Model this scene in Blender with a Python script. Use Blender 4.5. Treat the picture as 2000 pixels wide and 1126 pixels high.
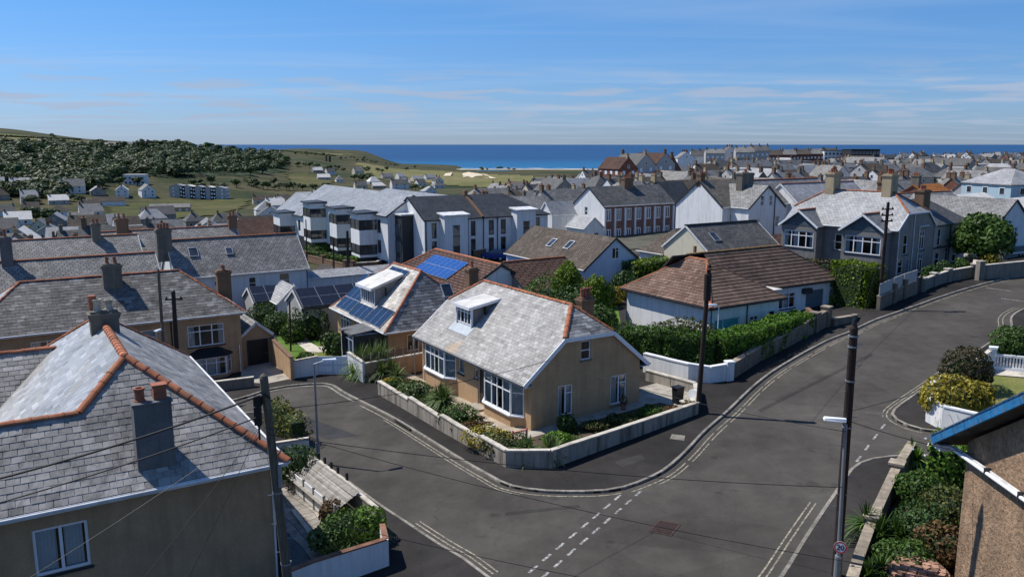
import bpy, bmesh, math, random
from math import sin, cos, tan, atan, atan2, pi, radians, sqrt, floor, exp
from mathutils import Vector, Matrix, noise
from mathutils.geometry import tessellate_polygon
V = Vector
scene = bpy.context.scene
for o in list(bpy.data.objects): bpy.data.objects.remove(o)
rnd = random.Random(7)

# ---------------------------------------------------------------- camera, sky, sun
CAM_H = 16.0
FPX = 1600.0                       # focal length in photograph pixels (2000 wide)
PITCH = atan(282 / FPX)
cam_data = bpy.data.cameras.new('camera')
cam_data.sensor_width = 36.0; cam_data.lens = 36.0 * FPX / 2000.0
cam_data.clip_start = 0.3; cam_data.clip_end = 90000
cam = bpy.data.objects.new('camera', cam_data)
scene.collection.objects.link(cam)
cam.location = (0, 0, CAM_H); cam.rotation_euler = (pi / 2 - PITCH, 0, 0)
scene.camera = cam

SUN_AZ = V((-0.914, 0.405)); SUN_EL = radians(54)
sun_dir = V((SUN_AZ.x * cos(SUN_EL), SUN_AZ.y * cos(SUN_EL), sin(SUN_EL))).normalized()
sd = bpy.data.lights.new('sun', 'SUN'); sd.energy = 4.9; sd.angle = radians(0.53); sd.color = (1.0, 0.955, 0.89)
sun = bpy.data.objects.new('sun', sd); scene.collection.objects.link(sun)
sun.rotation_euler = sun_dir.to_track_quat('Z', 'Y').to_euler(); sun.location = (0, 0, 60)

world = bpy.data.worlds.new('World'); scene.world = world; world.use_nodes = True
def build_world():
    nt = world.node_tree; N = nt.nodes; Lk = nt.links
    N.clear()
    out = N.new('ShaderNodeOutputWorld'); bg = N.new('ShaderNodeBackground')
    sky = N.new('ShaderNodeTexSky'); sky.sky_type = 'NISHITA'; sky.sun_disc = False
    sky.sun_elevation = SUN_EL; sky.sun_rotation = atan2(SUN_AZ.x, SUN_AZ.y)
    sky.air_density = 1.0; sky.dust_density = 0.3; sky.ozone_density = 2.2; sky.altitude = 50
    tc = N.new('ShaderNodeTexCoord')
    sep = N.new('ShaderNodeSeparateXYZ'); Lk.new(tc.outputs['Generated'], sep.inputs[0])
    # cloud layer on a plane high above: direction / (z + small)
    def math_(op, a, b=None, clamp=False):
        m = N.new('ShaderNodeMath'); m.operation = op; m.use_clamp = clamp
        for i, x in enumerate((a, b)):
            if x is None: continue
            if isinstance(x, (int, float)): m.inputs[i].default_value = x
            else: Lk.new(x, m.inputs[i])
        return m.outputs[0]
    z = math_('MAXIMUM', sep.outputs['Z'], 0.0)
    zz = math_('ADD', z, 0.045)
    cx = math_('DIVIDE', sep.outputs['X'], zz); cy = math_('DIVIDE', sep.outputs['Y'], zz)
    comb = N.new('ShaderNodeCombineXYZ'); Lk.new(cx, comb.inputs[0]); Lk.new(cy, comb.inputs[1])
    # low cumulus streaks
    n1 = N.new('ShaderNodeTexNoise'); n1.inputs['Scale'].default_value = 1.35; n1.inputs['Detail'].default_value = 5; n1.inputs['Roughness'].default_value = 0.5
    mp1 = N.new('ShaderNodeMapping'); mp1.inputs['Scale'].default_value = (0.75, 0.8, 1.0); mp1.inputs['Location'].default_value = (3.1, 1.7, 0)
    Lk.new(comb.outputs[0], mp1.inputs[0]); Lk.new(mp1.outputs[0], n1.inputs['Vector'])
    r1 = N.new('ShaderNodeValToRGB'); r1.color_ramp.elements[0].position = 0.49; r1.color_ramp.elements[1].position = 0.61
    Lk.new(n1.outputs['Fac'], r1.inputs[0])
    # band: only below about 9 degrees, and fading in from the horizon
    mr = N.new('ShaderNodeMapRange'); mr.inputs[1].default_value = 0.055; mr.inputs[2].default_value = 0.10; mr.inputs[3].default_value = 1; mr.inputs[4].default_value = 0
    mr.interpolation_type = 'SMOOTHSTEP'; Lk.new(z, mr.inputs[0])
    mr2 = N.new('ShaderNodeMapRange'); mr2.inputs[1].default_value = 0.004; mr2.inputs[2].default_value = 0.03; mr2.interpolation_type = 'SMOOTHSTEP'; Lk.new(z, mr2.inputs[0])
    low = math_('MULTIPLY', math_('MULTIPLY', r1.outputs[0], mr.outputs[0]), mr2.outputs[0])
    # thin cirrus wisps all over
    n2 = N.new('ShaderNodeTexNoise'); n2.inputs['Scale'].default_value = 0.55; n2.inputs['Detail'].default_value = 6; n2.inputs['Distortion'].default_value = 0.6
    mp2 = N.new('ShaderNodeMapping'); mp2.inputs['Scale'].default_value = (0.35, 1.5, 1.0); mp2.inputs['Rotation'].default_value = (0, 0, 0.5)
    Lk.new(comb.outputs[0], mp2.inputs[0]); Lk.new(mp2.outputs[0], n2.inputs['Vector'])
    r2 = N.new('ShaderNodeValToRGB'); r2.color_ramp.elements[0].position = 0.48; r2.color_ramp.elements[1].position = 0.85
    Lk.new(n2.outputs['Fac'], r2.inputs[0])
    cir = math_('MULTIPLY', r2.outputs[0], 0.4)
    # horizon brightening of real air: mild pale blend
    hz = N.new('ShaderNodeMapRange'); hz.inputs[1].default_value = 0.0; hz.inputs[2].default_value = 0.20; hz.inputs[3].default_value = 1; hz.inputs[4].default_value = 0; Lk.new(z, hz.inputs[0])
    tint = N.new('ShaderNodeMix'); tint.data_type = 'RGBA'; tint.blend_type = 'MULTIPLY'; tint.inputs['Factor'].default_value = 1.0
    tc2 = N.new('ShaderNodeMix'); tc2.data_type = 'RGBA'
    tc2.inputs['A'].default_value = SKY_HI; tc2.inputs['B'].default_value = SKY_LO
    Lk.new(hz.outputs[0], tc2.inputs['Factor'])
    Lk.new(sky.outputs[0], tint.inputs['A']); Lk.new(tc2.outputs['Result'], tint.inputs['B'])
    m1 = N.new('ShaderNodeMix'); m1.data_type = 'RGBA'; Lk.new(tint.outputs['Result'], m1.inputs['A'])
    m1.inputs['B'].default_value = (4.4, 5.3, 7.0, 1); Lk.new(math_('MULTIPLY', low, 0.75), m1.inputs['Factor'])
    m2 = N.new('ShaderNodeMix'); m2.data_type = 'RGBA'; Lk.new(m1.outputs['Result'], m2.inputs['A'])
    m2.inputs['B'].default_value = (5.6, 7.0, 9.0, 1); Lk.new(cir, m2.inputs['Factor'])
    Lk.new(m2.outputs['Result'], bg.inputs['Color']); bg.inputs['Strength'].default_value = 0.085
    Lk.new(bg.outputs[0], out.inputs[0])
SKY_HI = (0.44, 0.86, 1.30, 1); SKY_LO = (0.54, 0.74, 1.30, 1)
build_world()
scene.view_settings.view_transform = 'Standard'; scene.view_settings.look = 'None'
scene.view_settings.gamma = 1.0; scene.view_settings.exposure = 0.12; scene.view_settings.use_curve_mapping = False
scene.cycles.max_bounces = 5; scene.cycles.diffuse_bounces = 3; scene.cycles.glossy_bounces = 2
scene.cycles.transmission_bounces = 3; scene.cycles.transparent_max_bounces = 6
scene.cycles.use_denoising = True

# ---------------------------------------------------------------- photograph geometry helpers (survey of the real place)
SA, CA = sin(PITCH), cos(PITCH)
TILT = 0.06                        # the near streets climb 6% towards +x
def ray(px, py):
    u = (px - 1000) / FPX; v = (py - 563) / FPX
    return V((u, CA - v * SA, -SA - v * CA))
def G(px, py, dz=0.0):
    d = ray(px, py); t = (CAM_H + TILT - dz) / (TILT * d.x - d.z)
    return V((d.x * t, d.y * t, CAM_H + d.z * t))
def Zl(px, py, z):
    d = ray(px, py); t = (z - CAM_H) / d.z
    return V((d.x * t, d.y * t, z))
def plane_z(x, y): return TILT * (x - 1.0)

E1 = V((-0.532, 0.847)).normalized(); E2 = V((E1.y, -E1.x))
class Frame:
    def __init__(s, x, y, e1=None, z=0.0):
        s.o = V((x, y)); s.e1 = (V(e1).normalized() if e1 is not None else E1); s.e2 = V((s.e1.y, -s.e1.x)); s.z = z
        s.A = V((s.e1.x, s.e1.y, 0)); s.B = V((s.e2.x, s.e2.y, 0)); s.C = V((0, 0, 1))
    def __call__(s, a, b, z): return V((s.o.x + a * s.e1.x + b * s.e2.x, s.o.y + a * s.e1.y + b * s.e2.y, z))
    def ground(s, a, b):
        p = s(a, b, 0); return plane_z(p.x, p.y)

# ---------------------------------------------------------------- terrain
T_PX = [-500, 0, 300, 450, 600, 700, 800, 950, 1100, 1200, 1300, 1450, 1700, 2000, 2600]
T_D = [100, 140, 200, 300, 450, 650, 900, 1200, 1600, 1900, 2200, 2600]
T_Z = [  # rows = distance, columns = px
 [-4, -4, -4, -3, -2.5, -2, -1.5, -0.5, 0.5, 1.2, 1.5, 2, 3, 4, 4],
 [-7, -7, -6, -5, -3, -2.5, -2, -1.5, 0, 1, 1, 1.5, 2, 2, 2],
 [-12, -12, -11, -10, -9, -8, -7, -5, -3, -1, -.5, 0, 0, 0, 0],
 [-20, -20, -19, -18, -16, -15, -14, -11, -8, -4, -3, -2.5, -2, -2, -2],
 [-26, -26, -25, -24, -22, -21, -20, -17, -13, -8, -6, -4, -3, -3, -3],
 [-23, -24, -25, -27, -28, -27, -26, -23, -18, -11, -8, -4, -3, -3, -3],
 [0, 0, -8, -16, -25, -27, -29, -29, -25, -18, -13, -6, -3, -2, -2],
 [16, 15, 7, -3, -16, -25, -31, -31, -30, -28, -25, -12, -7, -5, -5],
 [38, 33, 17, 6, -6, -20, -33, -35, -37, -39, -42, -42, -42, -42, -42],
 [50, 46, 18, 4, 2, -8, -32, -42, -42, -42, -42, -42, -42, -42, -42],
 [52, 50, 10, -6, 4, 0, -38, -42, -42, -42, -42, -42, -42, -42, -42],
 [40, 35, -42, -42, -42, -42, -44, -44, -44, -44, -44, -44, -44, -44, -44]]
def _sm(t): return t * t * (3 - 2 * t)
def far_z(x, y):
    d = sqrt(x * x + y * y)
    if y <= 0.2 * abs(x): px = -500 if x < 0 else 2600
    else: px = max(-500, min(2600, 1000 + 1600 * 0.985 * x / y))
    d = max(T_D[0], min(T_D[-1], d))
    i = 0
    while i < len(T_D) - 2 and d > T_D[i + 1]: i += 1
    j = 0
    while j < len(T_PX) - 2 and px > T_PX[j + 1]: j += 1
    u = (d - T_D[i]) / (T_D[i + 1] - T_D[i]); w = _sm((px - T_PX[j]) / (T_PX[j + 1] - T_PX[j]))
    a = T_Z[i][j] * (1 - w) + T_Z[i][j + 1] * w; b = T_Z[i + 1][j] * (1 - w) + T_Z[i + 1][j + 1] * w
    return a * (1 - u) + b * u
def ground_z(x, y):
    d = sqrt(x * x + y * y)
    near = plane_z(max(-60, min(80, x)), y)
    if d <= 105: return near
    f = far_z(x, y)
    t = _sm(min(1, (d - 105) / 60))
    z = near * (1 - t) + f * t
    if d > 200:
        k = min(1, (d - 200) / 500)
        z += k * 1.6 * noise.noise(V((x * 0.011, y * 0.011, 0.3))) + k * 3.0 * (noise.noise(V((x * 0.003, y * 0.003, 4.1))))
    return z
def on_terrain(px, py):
    """where the line of sight through a photograph pixel meets the ground"""
    d = ray(px, py); t = 20.0; prev = t
    while t < 4000:
        p = V((d.x * t, d.y * t, CAM_H + d.z * t))
        if p.z <= ground_z(p.x, p.y):
            lo, hi = prev, t
            for _ in range(14):
                m = (lo + hi) / 2; q = V((d.x * m, d.y * m, CAM_H + d.z * m))
                if q.z <= ground_z(q.x, q.y): hi = m
                else: lo = m
            return V((d.x * hi, d.y * hi, ground_z(d.x * hi, d.y * hi)))
        prev = t; t *= 1.01
    return None

# ---------------------------------------------------------------- objects
COL = scene.collection
BASE = {}                          # world position of an object's origin
def link(o): COL.objects.link(o); return o
def thing(name, label, cat, loc, group=None):
    o = bpy.data.objects.new(name, None); link(o); o.empty_display_size = 0.3
    o.location = loc; o['label'] = label; o['category'] = cat
    if group: o['group'] = group
    BASE[o.name] = V(loc); return o
def tag(o, label, cat, group=None, kind=None):
    o['label'] = label; o['category'] = cat
    if group: o['group'] = group
    if kind: o['kind'] = kind
    return o
def structure(o): o['kind'] = 'structure'; return o
def stuff(o): o['kind'] = 'stuff'; return o

class MB:
    def __init__(s): s.v = []; s.f = []; s.uv = []
    def add(s, verts, faces, uvs=None):
        n = len(s.v); s.v += [V(p) for p in verts]
        for k, f in enumerate(faces):
            s.f.append([n + i for i in f]); s.uv.append(uvs[k] if uvs else None)
        return s
    def poly(s, pts, uv=None): return s.add(pts, [list(range(len(pts)))], [uv] if uv else None)
    def prism(s, top, down, caps=True):
        """closed prism: polygon `top` (counter-clockwise from outside) swept by the vector `down`"""
        n = len(top); vs = [V(p) for p in top] + [V(p) + V(down) for p in top]
        fs = [list(range(n))] + ([list(range(2 * n - 1, n - 1, -1))] if caps else [])
        fs += [[(i + 1) % n, i, n + i, n + (i + 1) % n] for i in range(n)]
        return s.add(vs, fs)
    def box(s, c, ax, ay, az):
        """box centred at c with half-extent vectors"""
        c = V(c); P = [c + sx * ax + sy * ay + sz * az for sz in (-1, 1) for sy in (-1, 1) for sx in (-1, 1)]
        F = [[0, 2, 3, 1], [4, 5, 7, 6], [0, 1, 5, 4], [2, 6, 7, 3], [0, 4, 6, 2], [1, 3, 7, 5]]
        if ax.cross(ay).dot(az) < 0: F = [f[::-1] for f in F]
        return s.add(P, F)
    def beam(s, p, q, w, h, up=V((0, 0, 1))):
        p, q = V(p), V(q); d = q - p; L = d.length
        if L < 1e-6: return s
        d /= L; side = d.cross(up)
        if side.length < 1e-4: side = d.cross(V((1, 0, 0)))
        side.normalize(); u = side.cross(d)
        return s.box((p + q) / 2, d * L / 2, side * w / 2, u * h / 2)
    def tube(s, p, q, r0, r1=None, n=8, cap=True):
        p, q = V(p), V(q); r1 = r0 if r1 is None else r1; d = (q - p).normalized()
        a = d.cross(V((0, 0, 1)));
        if a.length < 1e-3: a = V((1, 0, 0))
        a.normalize(); b = d.cross(a)
        vs = [p + (a * cos(2 * pi * i / n) + b * sin(2 * pi * i / n)) * r0 for i in range(n)]
        vs += [q + (a * cos(2 * pi * i / n) + b * sin(2 * pi * i / n)) * r1 for i in range(n)]
        fs = [[i, (i + 1) % n, n + (i + 1) % n, n + i] for i in range(n)]
        if cap: fs += [list(range(n))[::-1], list(range(n, 2 * n))]
        return s.add(vs, fs)
    def lathe(s, c, prof, n=12):
        c = V(c); vs = []; fs = []
        for (r, z) in prof:
            vs += [c + V((r * cos(2 * pi * i / n), r * sin(2 * pi * i / n), z)) for i in range(n)]
        for k in range(len(prof) - 1):
            fs += [[k * n + i, k * n + (i + 1) % n, (k + 1) * n + (i + 1) % n, (k + 1) * n + i] for i in range(n)]
        fs += [list(range(n))[::-1], [(len(prof) - 1) * n + i for i in range(n)]]
        return s.add(vs, fs)
    def build(s, name, mat, parent=None, smooth=False, loc=None):
        me = bpy.data.meshes.new(name)
        base = BASE[parent.name] if parent is not None else V(loc if loc is not None else (0, 0, 0))
        me.from_pydata([p - base for p in s.v], [], s.f)
        if any(u is not None for u in s.uv):
            ul = me.uv_layers.new(name='UVMap'); k = 0
            for f, u in zip(s.f, s.uv):
                for i in range(len(f)):
                    ul.data[k].uv = u[i] if u is not None else (0, 0); k += 1
        if smooth: me.polygons.foreach_set('use_smooth', [True] * len(me.polygons))
        me.materials.append(mat); me.update()
        o = bpy.data.objects.new(name, me); link(o)
        if parent is not None: o.parent = parent
        else: o.location = base
        BASE[o.name] = V(base)
        return o
def instance(src, name, matrix, parent=None):
    """another object with the same mesh; matrix is in world space for an unrotated parent"""
    o = bpy.data.objects.new(name, src if isinstance(src, bpy.types.Mesh) else src.data); link(o)
    M = matrix.copy()
    if parent is not None:
        o.parent = parent; M.translation = M.translation - BASE[parent.name]
    o.matrix_basis = M; BASE[o.name] = matrix.translation.copy()
    return o
def copy_thing(root, loc, rotz=0.0, label=None, scale=None):
    """a thing with copies of its parts and sub-parts, sharing meshes"""
    def rec(o, par):
        c = o.copy(); link(c)
        if par is not None: c.parent = par
        for ch in list(kids.get(o.name, ())): rec(ch, c)
        return c
    kids = {}
    def collect(o):
        kids[o.name] = list(o.children)
        for ch in o.children: collect(ch)
    collect(root)
    r = rec(root, None); r.location = loc; r.rotation_euler = (0, 0, rotz)
    if scale: r.scale = (scale,) * 3 if isinstance(scale, (int, float)) else scale
    if label: r['label'] = label
    BASE[r.name] = V(loc)
    return r
# ---------------------------------------------------------------- materials
def _new(name):
    m = bpy.data.materials.new(name); m.use_nodes = True
    nt = m.node_tree; nt.nodes.clear()
    out = nt.nodes.new('ShaderNodeOutputMaterial'); b = nt.nodes.new('ShaderNodeBsdfPrincipled')
    nt.links.new(b.outputs[0], out.inputs[0]); return m, nt, b, out
def _c(c): return (c[0], c[1], c[2], 1)
def _noise(nt, scale, detail=4, rough=0.55, coord='world', vec=None, stretch=None):
    n = nt.nodes.new('ShaderNodeTexNoise'); n.inputs['Scale'].default_value = scale
    n.inputs['Detail'].default_value = detail; n.inputs['Roughness'].default_value = rough
    if vec is None:
        if coord == 'world': g = nt.nodes.new('ShaderNodeNewGeometry'); vec = g.outputs['Position']
        else: g = nt.nodes.new('ShaderNodeTexCoord'); vec = g.outputs['UV' if coord == 'uv' else 'Object']
    if stretch:
        mp = nt.nodes.new('ShaderNodeMapping'); mp.inputs['Scale'].default_value = stretch
        nt.links.new(vec, mp.inputs[0]); vec = mp.outputs[0]
    nt.links.new(vec, n.inputs['Vector']); return n.outputs['Fac']
def _ramp(nt, fac, stops, interp='LINEAR'):
    r = nt.nodes.new('ShaderNodeValToRGB'); r.color_ramp.interpolation = interp
    els = r.color_ramp.elements
    while len(els) < len(stops): els.new(0.5)
    for e, (p, c) in zip(els, stops):
        e.position = p; e.color = _c(c) if not isinstance(c, (int, float)) else (c, c, c, 1)
    nt.links.new(fac, r.inputs[0]); return r.outputs[0]
def _mix(nt, a, b, f, blend='MIX'):
    m = nt.nodes.new('ShaderNodeMix'); m.data_type = 'RGBA'; m.blend_type = blend
    for k, x in (('A', a), ('B', b)):
        if isinstance(x, tuple): m.inputs[k].default_value = _c(x)
        else: nt.links.new(x, m.inputs[k])
    if isinstance(f, (int, float)): m.inputs['Factor'].default_value = f
    else: nt.links.new(f, m.inputs['Factor'])
    return m.outputs['Result']
def _math(nt, op, a, b=0.0, clamp=False):
    m = nt.nodes.new('ShaderNodeMath'); m.operation = op; m.use_clamp = clamp
    for i, x in enumerate((a, b)):
        if isinstance(x, (int, float)): m.inputs[i].default_value = x
        else: nt.links.new(x, m.inputs[i])
    return m.outputs[0]
def _bump(nt, bsdf, h, strength, dist):
    b = nt.nodes.new('ShaderNodeBump'); b.inputs['Strength'].default_value = strength; b.inputs['Distance'].default_value = dist
    nt.links.new(h, b.inputs['Height']); nt.links.new(b.outputs[0], bsdf.inputs['Normal'])
def _rand(nt):
    g = nt.nodes.new('ShaderNodeNewGeometry'); oi = nt.nodes.new('ShaderNodeObjectInfo')
    return _math(nt, 'FRACT', _math(nt, 'ADD', g.outputs['Random Per Island'], oi.outputs['Random']))
def _sat(c, k): return tuple(max(0.0, x * k) for x in c)

def plain(name, col, rough=0.7, var=0.18, scale=3.0, fine=30.0, bump=0.3, bdist=0.01, spec=0.3, metal=0.0, stain=None, stainscale=1.2, stretch=None, rand=0.0):
    m, nt, b, out = _new(name)
    f1 = _noise(nt, scale, 5, stretch=stretch); f2 = _noise(nt, fine, 3)
    c = _ramp(nt, f1, [(0.3, _sat(col, 1 - var)), (0.7, _sat(col, 1 + var))])
    c = _mix(nt, c, _ramp(nt, f2, [(0.25, 1 - var * 0.9), (0.75, 1 + var * 0.5)]), 1.0, 'MULTIPLY')
    if stain:
        s = _ramp(nt, _noise(nt, stainscale, 7, 0.65, stretch=stretch), [(0.5, 0.0), (0.68, 1.0)])
        c = _mix(nt, c, stain, _math(nt, 'MULTIPLY', s, 0.7))
    if rand:
        c = _mix(nt, c, _ramp(nt, _rand(nt), [(0, 1 - rand), (1, 1 + rand)]), 1.0, 'MULTIPLY')
    nt.links.new(c, b.inputs['Base Color'])
    b.inputs['Roughness'].default_value = rough; b.inputs['Specular IOR Level'].default_value = spec; b.inputs['Metallic'].default_value = metal
    if bump: _bump(nt, b, f2, bump, bdist)
    return m

def slate_piece(name, dark, mid, light, rough=0.5, streak=(0.5, 0.47, 0.40), streakamt=0.25, warm=None, wash=None, spot=None):
    m, nt, b, out = _new(name)
    r = _rand(nt)
    c = _ramp(nt, r, [(0.0, dark), (0.16, mid), (0.6, mid), (0.85, light), (1.0, _sat(light, 1.12))])
    big = _noise(nt, 0.45, 6, 0.6)
    c = _mix(nt, c, _ramp(nt, big, [(0.32, 0.72), (0.68, 1.2)]), 1.0, 'MULTIPLY')
    med = _noise(nt, 3.5, 6, 0.7)
    c = _mix(nt, c, _ramp(nt, med, [(0.3, 0.78), (0.7, 1.16)]), 0.9, 'MULTIPLY')
    lich = _ramp(nt, _noise(nt, 9.0, 6, 0.75), [(0.56, 0.0), (0.68, 1.0)])
    c = _mix(nt, c, streak, _math(nt, 'MULTIPLY', lich, streakamt))
    l2 = _ramp(nt, _noise(nt, 2.6, 8, 0.8), [(0.57, 0.0), (0.63, 1.0)]); c = _mix(nt, c, _sat(streak, 0.95), _math(nt, 'MULTIPLY', l2, 0.28))
    if warm:
        wf = _ramp(nt, _noise(nt, 0.8, 5, 0.6), [(0.55, 0.0), (0.7, 1.0)])
        c = _mix(nt, c, warm, _math(nt, 'MULTIPLY', wf, 0.4))
    if wash:      # algae streaks washed down the slope
        wf = _ramp(nt, _noise(nt, 1.5, 6, 0.7, stretch=(1.2, .5, .5)), [(0.5, 0.0), (0.66, 1.0)]); c = _mix(nt, c, wash, _math(nt, 'MULTIPLY', wf, 0.72))
    if spot:      # rust and moss washed down below the dormer
        x, y, z, r_, col = spot; g = nt.nodes.new('ShaderNodeNewGeometry'); vd = nt.nodes.new('ShaderNodeVectorMath'); vd.operation = 'DISTANCE'; vd.inputs[1].default_value = (x, y, z)
        nt.links.new(g.outputs['Position'], vd.inputs[0]); d_ = _math(nt, 'ADD', _math(nt, 'DIVIDE', vd.outputs['Value'], r_), _math(nt, 'MULTIPLY', _noise(nt, 2.2, 6, 0.7), 0.9))
        c = _mix(nt, c, col, _math(nt, 'MULTIPLY', _ramp(nt, d_, [(0.75, 1.0), (1.25, 0.0)]), 0.75))
    nt.links.new(c, b.inputs['Base Color'])
    b.inputs['Roughness'].default_value = rough + .1; b.inputs['Specular IOR Level'].default_value = 0.22
    _bump(nt, b, _noise(nt, 22, 5, 0.7), 0.5, 0.008)
    return m

def roof_sheet(name, dark, light, mortar, bw=0.35, bh=0.25, rough=0.55, msize=0.02, bump=0.8, stain=None, bdist=0.02):
    """coursed roofing for roofs too far away for single slates; UV in metres"""
    m, nt, b, out = _new(name)
    tc = nt.nodes.new('ShaderNodeTexCoord')
    br = nt.nodes.new('ShaderNodeTexBrick'); nt.links.new(tc.outputs['UV'], br.inputs['Vector'])
    br.inputs['Scale'].default_value = 1.0; br.inputs['Brick Width'].default_value = bw; br.inputs['Row Height'].default_value = bh
    br.inputs['Mortar Size'].default_value = msize; br.inputs['Mortar Smooth'].default_value = 0.2; br.inputs['Bias'].default_value = 0.0
    br.inputs['Color1'].default_value = _c(dark); br.inputs['Color2'].default_value = _c(light); br.inputs['Mortar'].default_value = _c(mortar)
    c = br.outputs['Color']
    big = _noise(nt, 0.35, 6, 0.65); c = _mix(nt, c, _ramp(nt, big, [(0.3, 0.72), (0.7, 1.22)]), 1.0, 'MULTIPLY')
    med = _noise(nt, 2.2, 6, 0.7); c = _mix(nt, c, _ramp(nt, med, [(0.3, 0.8), (0.7, 1.2)]), 0.9, 'MULTIPLY')
    if stain:
        s = _ramp(nt, _noise(nt, 1.1, 7, 0.7), [(0.52, 0.0), (0.7, 1.0)]); c = _mix(nt, c, stain, _math(nt, 'MULTIPLY', s, 0.55))
    nt.links.new(c, b.inputs['Base Color']); b.inputs['Roughness'].default_value = rough + .1; b.inputs['Specular IOR Level'].default_value = 0.2
    h = _math(nt, 'ADD', _math(nt, 'SUBTRACT', 1.0, br.outputs['Fac']), _math(nt, 'MULTIPLY', med, 0.8))
    _bump(nt, b, h, bump, bdist)
    return m

def glass_clear(name, tint=(0.85, 0.9, 0.92)):
    m, nt, b, out = _new(name); nt.nodes.remove(b)
    tr = nt.nodes.new('ShaderNodeBsdfTransparent'); tr.inputs[0].default_value = _c(tint)
    gl = nt.nodes.new('ShaderNodeBsdfGlossy'); gl.inputs['Roughness'].default_value = 0.03; gl.inputs['Color'].default_value = (0.9, 0.95, 1, 1)
    fr = nt.nodes.new('ShaderNodeFresnel'); fr.inputs[0].default_value = 1.6
    mx = nt.nodes.new('ShaderNodeMixShader'); nt.links.new(_math(nt, 'MULTIPLY', fr.outputs[0], 1.6, True), mx.inputs[0])
    nt.links.new(tr.outputs[0], mx.inputs[1]); nt.links.new(gl.outputs[0], mx.inputs[2]); nt.links.new(mx.outputs[0], out.inputs[0])
    return m
def glass_dark(name, col=(0.025, 0.03, 0.036), rough=0.07):
    m, nt, b, out = _new(name)
    c = _ramp(nt, _noise(nt, 0.9, 3), [(0.35, _sat(col, 0.6)), (0.65, _sat(col, 2.2))])
    nt.links.new(c, b.inputs['Base Color']); b.inputs['Roughness'].default_value = rough; b.inputs['Specular IOR Level'].default_value = 0.9
    return m
def solar(name, cell, line, rows=0.16):
    m, nt, b, out = _new(name)
    tc = nt.nodes.new('ShaderNodeTexCoord')
    br = nt.nodes.new('ShaderNodeTexBrick'); nt.links.new(tc.outputs['UV'], br.inputs['Vector']); br.offset = 0.0
    br.inputs['Scale'].default_value = 1.0; br.inputs['Brick Width'].default_value = rows; br.inputs['Row Height'].default_value = rows
    br.inputs['Mortar Size'].default_value = 0.006; br.inputs['Color1'].default_value = _c(cell); br.inputs['Color2'].default_value = _c(_sat(cell, 1.35)); br.inputs['Mortar'].default_value = _c(line)
    nt.links.new(br.outputs['Color'], b.inputs['Base Color']); b.inputs['Roughness'].default_value = 0.16; b.inputs['Specular IOR Level'].default_value = 0.6
    return m
def leafy(name, dark, light, alt=None, rough=0.55, trans=0.25):
    m, nt, b, out = _new(name)
    r = _rand(nt)
    stops = [(0.0, dark), (0.5, tuple((a + c) / 2 for a, c in zip(dark, light))), (0.92, light), (1.0, alt or light)]
    c = _ramp(nt, r, stops)
    c = _mix(nt, c, _ramp(nt, _noise(nt, 0.9, 4), [(0.3, 0.7), (0.7, 1.3)]), 0.8, 'MULTIPLY')
    nt.links.new(c, b.inputs['Base Color']); b.inputs['Roughness'].default_value = rough; b.inputs['Specular IOR Level'].default_value = 0.25
    tl = nt.nodes.new('ShaderNodeBsdfTranslucent'); nt.links.new(_mix(nt, c, (1.0, 1.0, 0.5), 1.0, 'MULTIPLY'), tl.inputs[0])
    mx = nt.nodes.new('ShaderNodeMixShader'); mx.inputs[0].default_value = trans
    nt.links.new(b.outputs[0], mx.inputs[1]); nt.links.new(tl.outputs[0], mx.inputs[2]); nt.links.new(mx.outputs[0], out.inputs[0])
    return m

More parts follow.
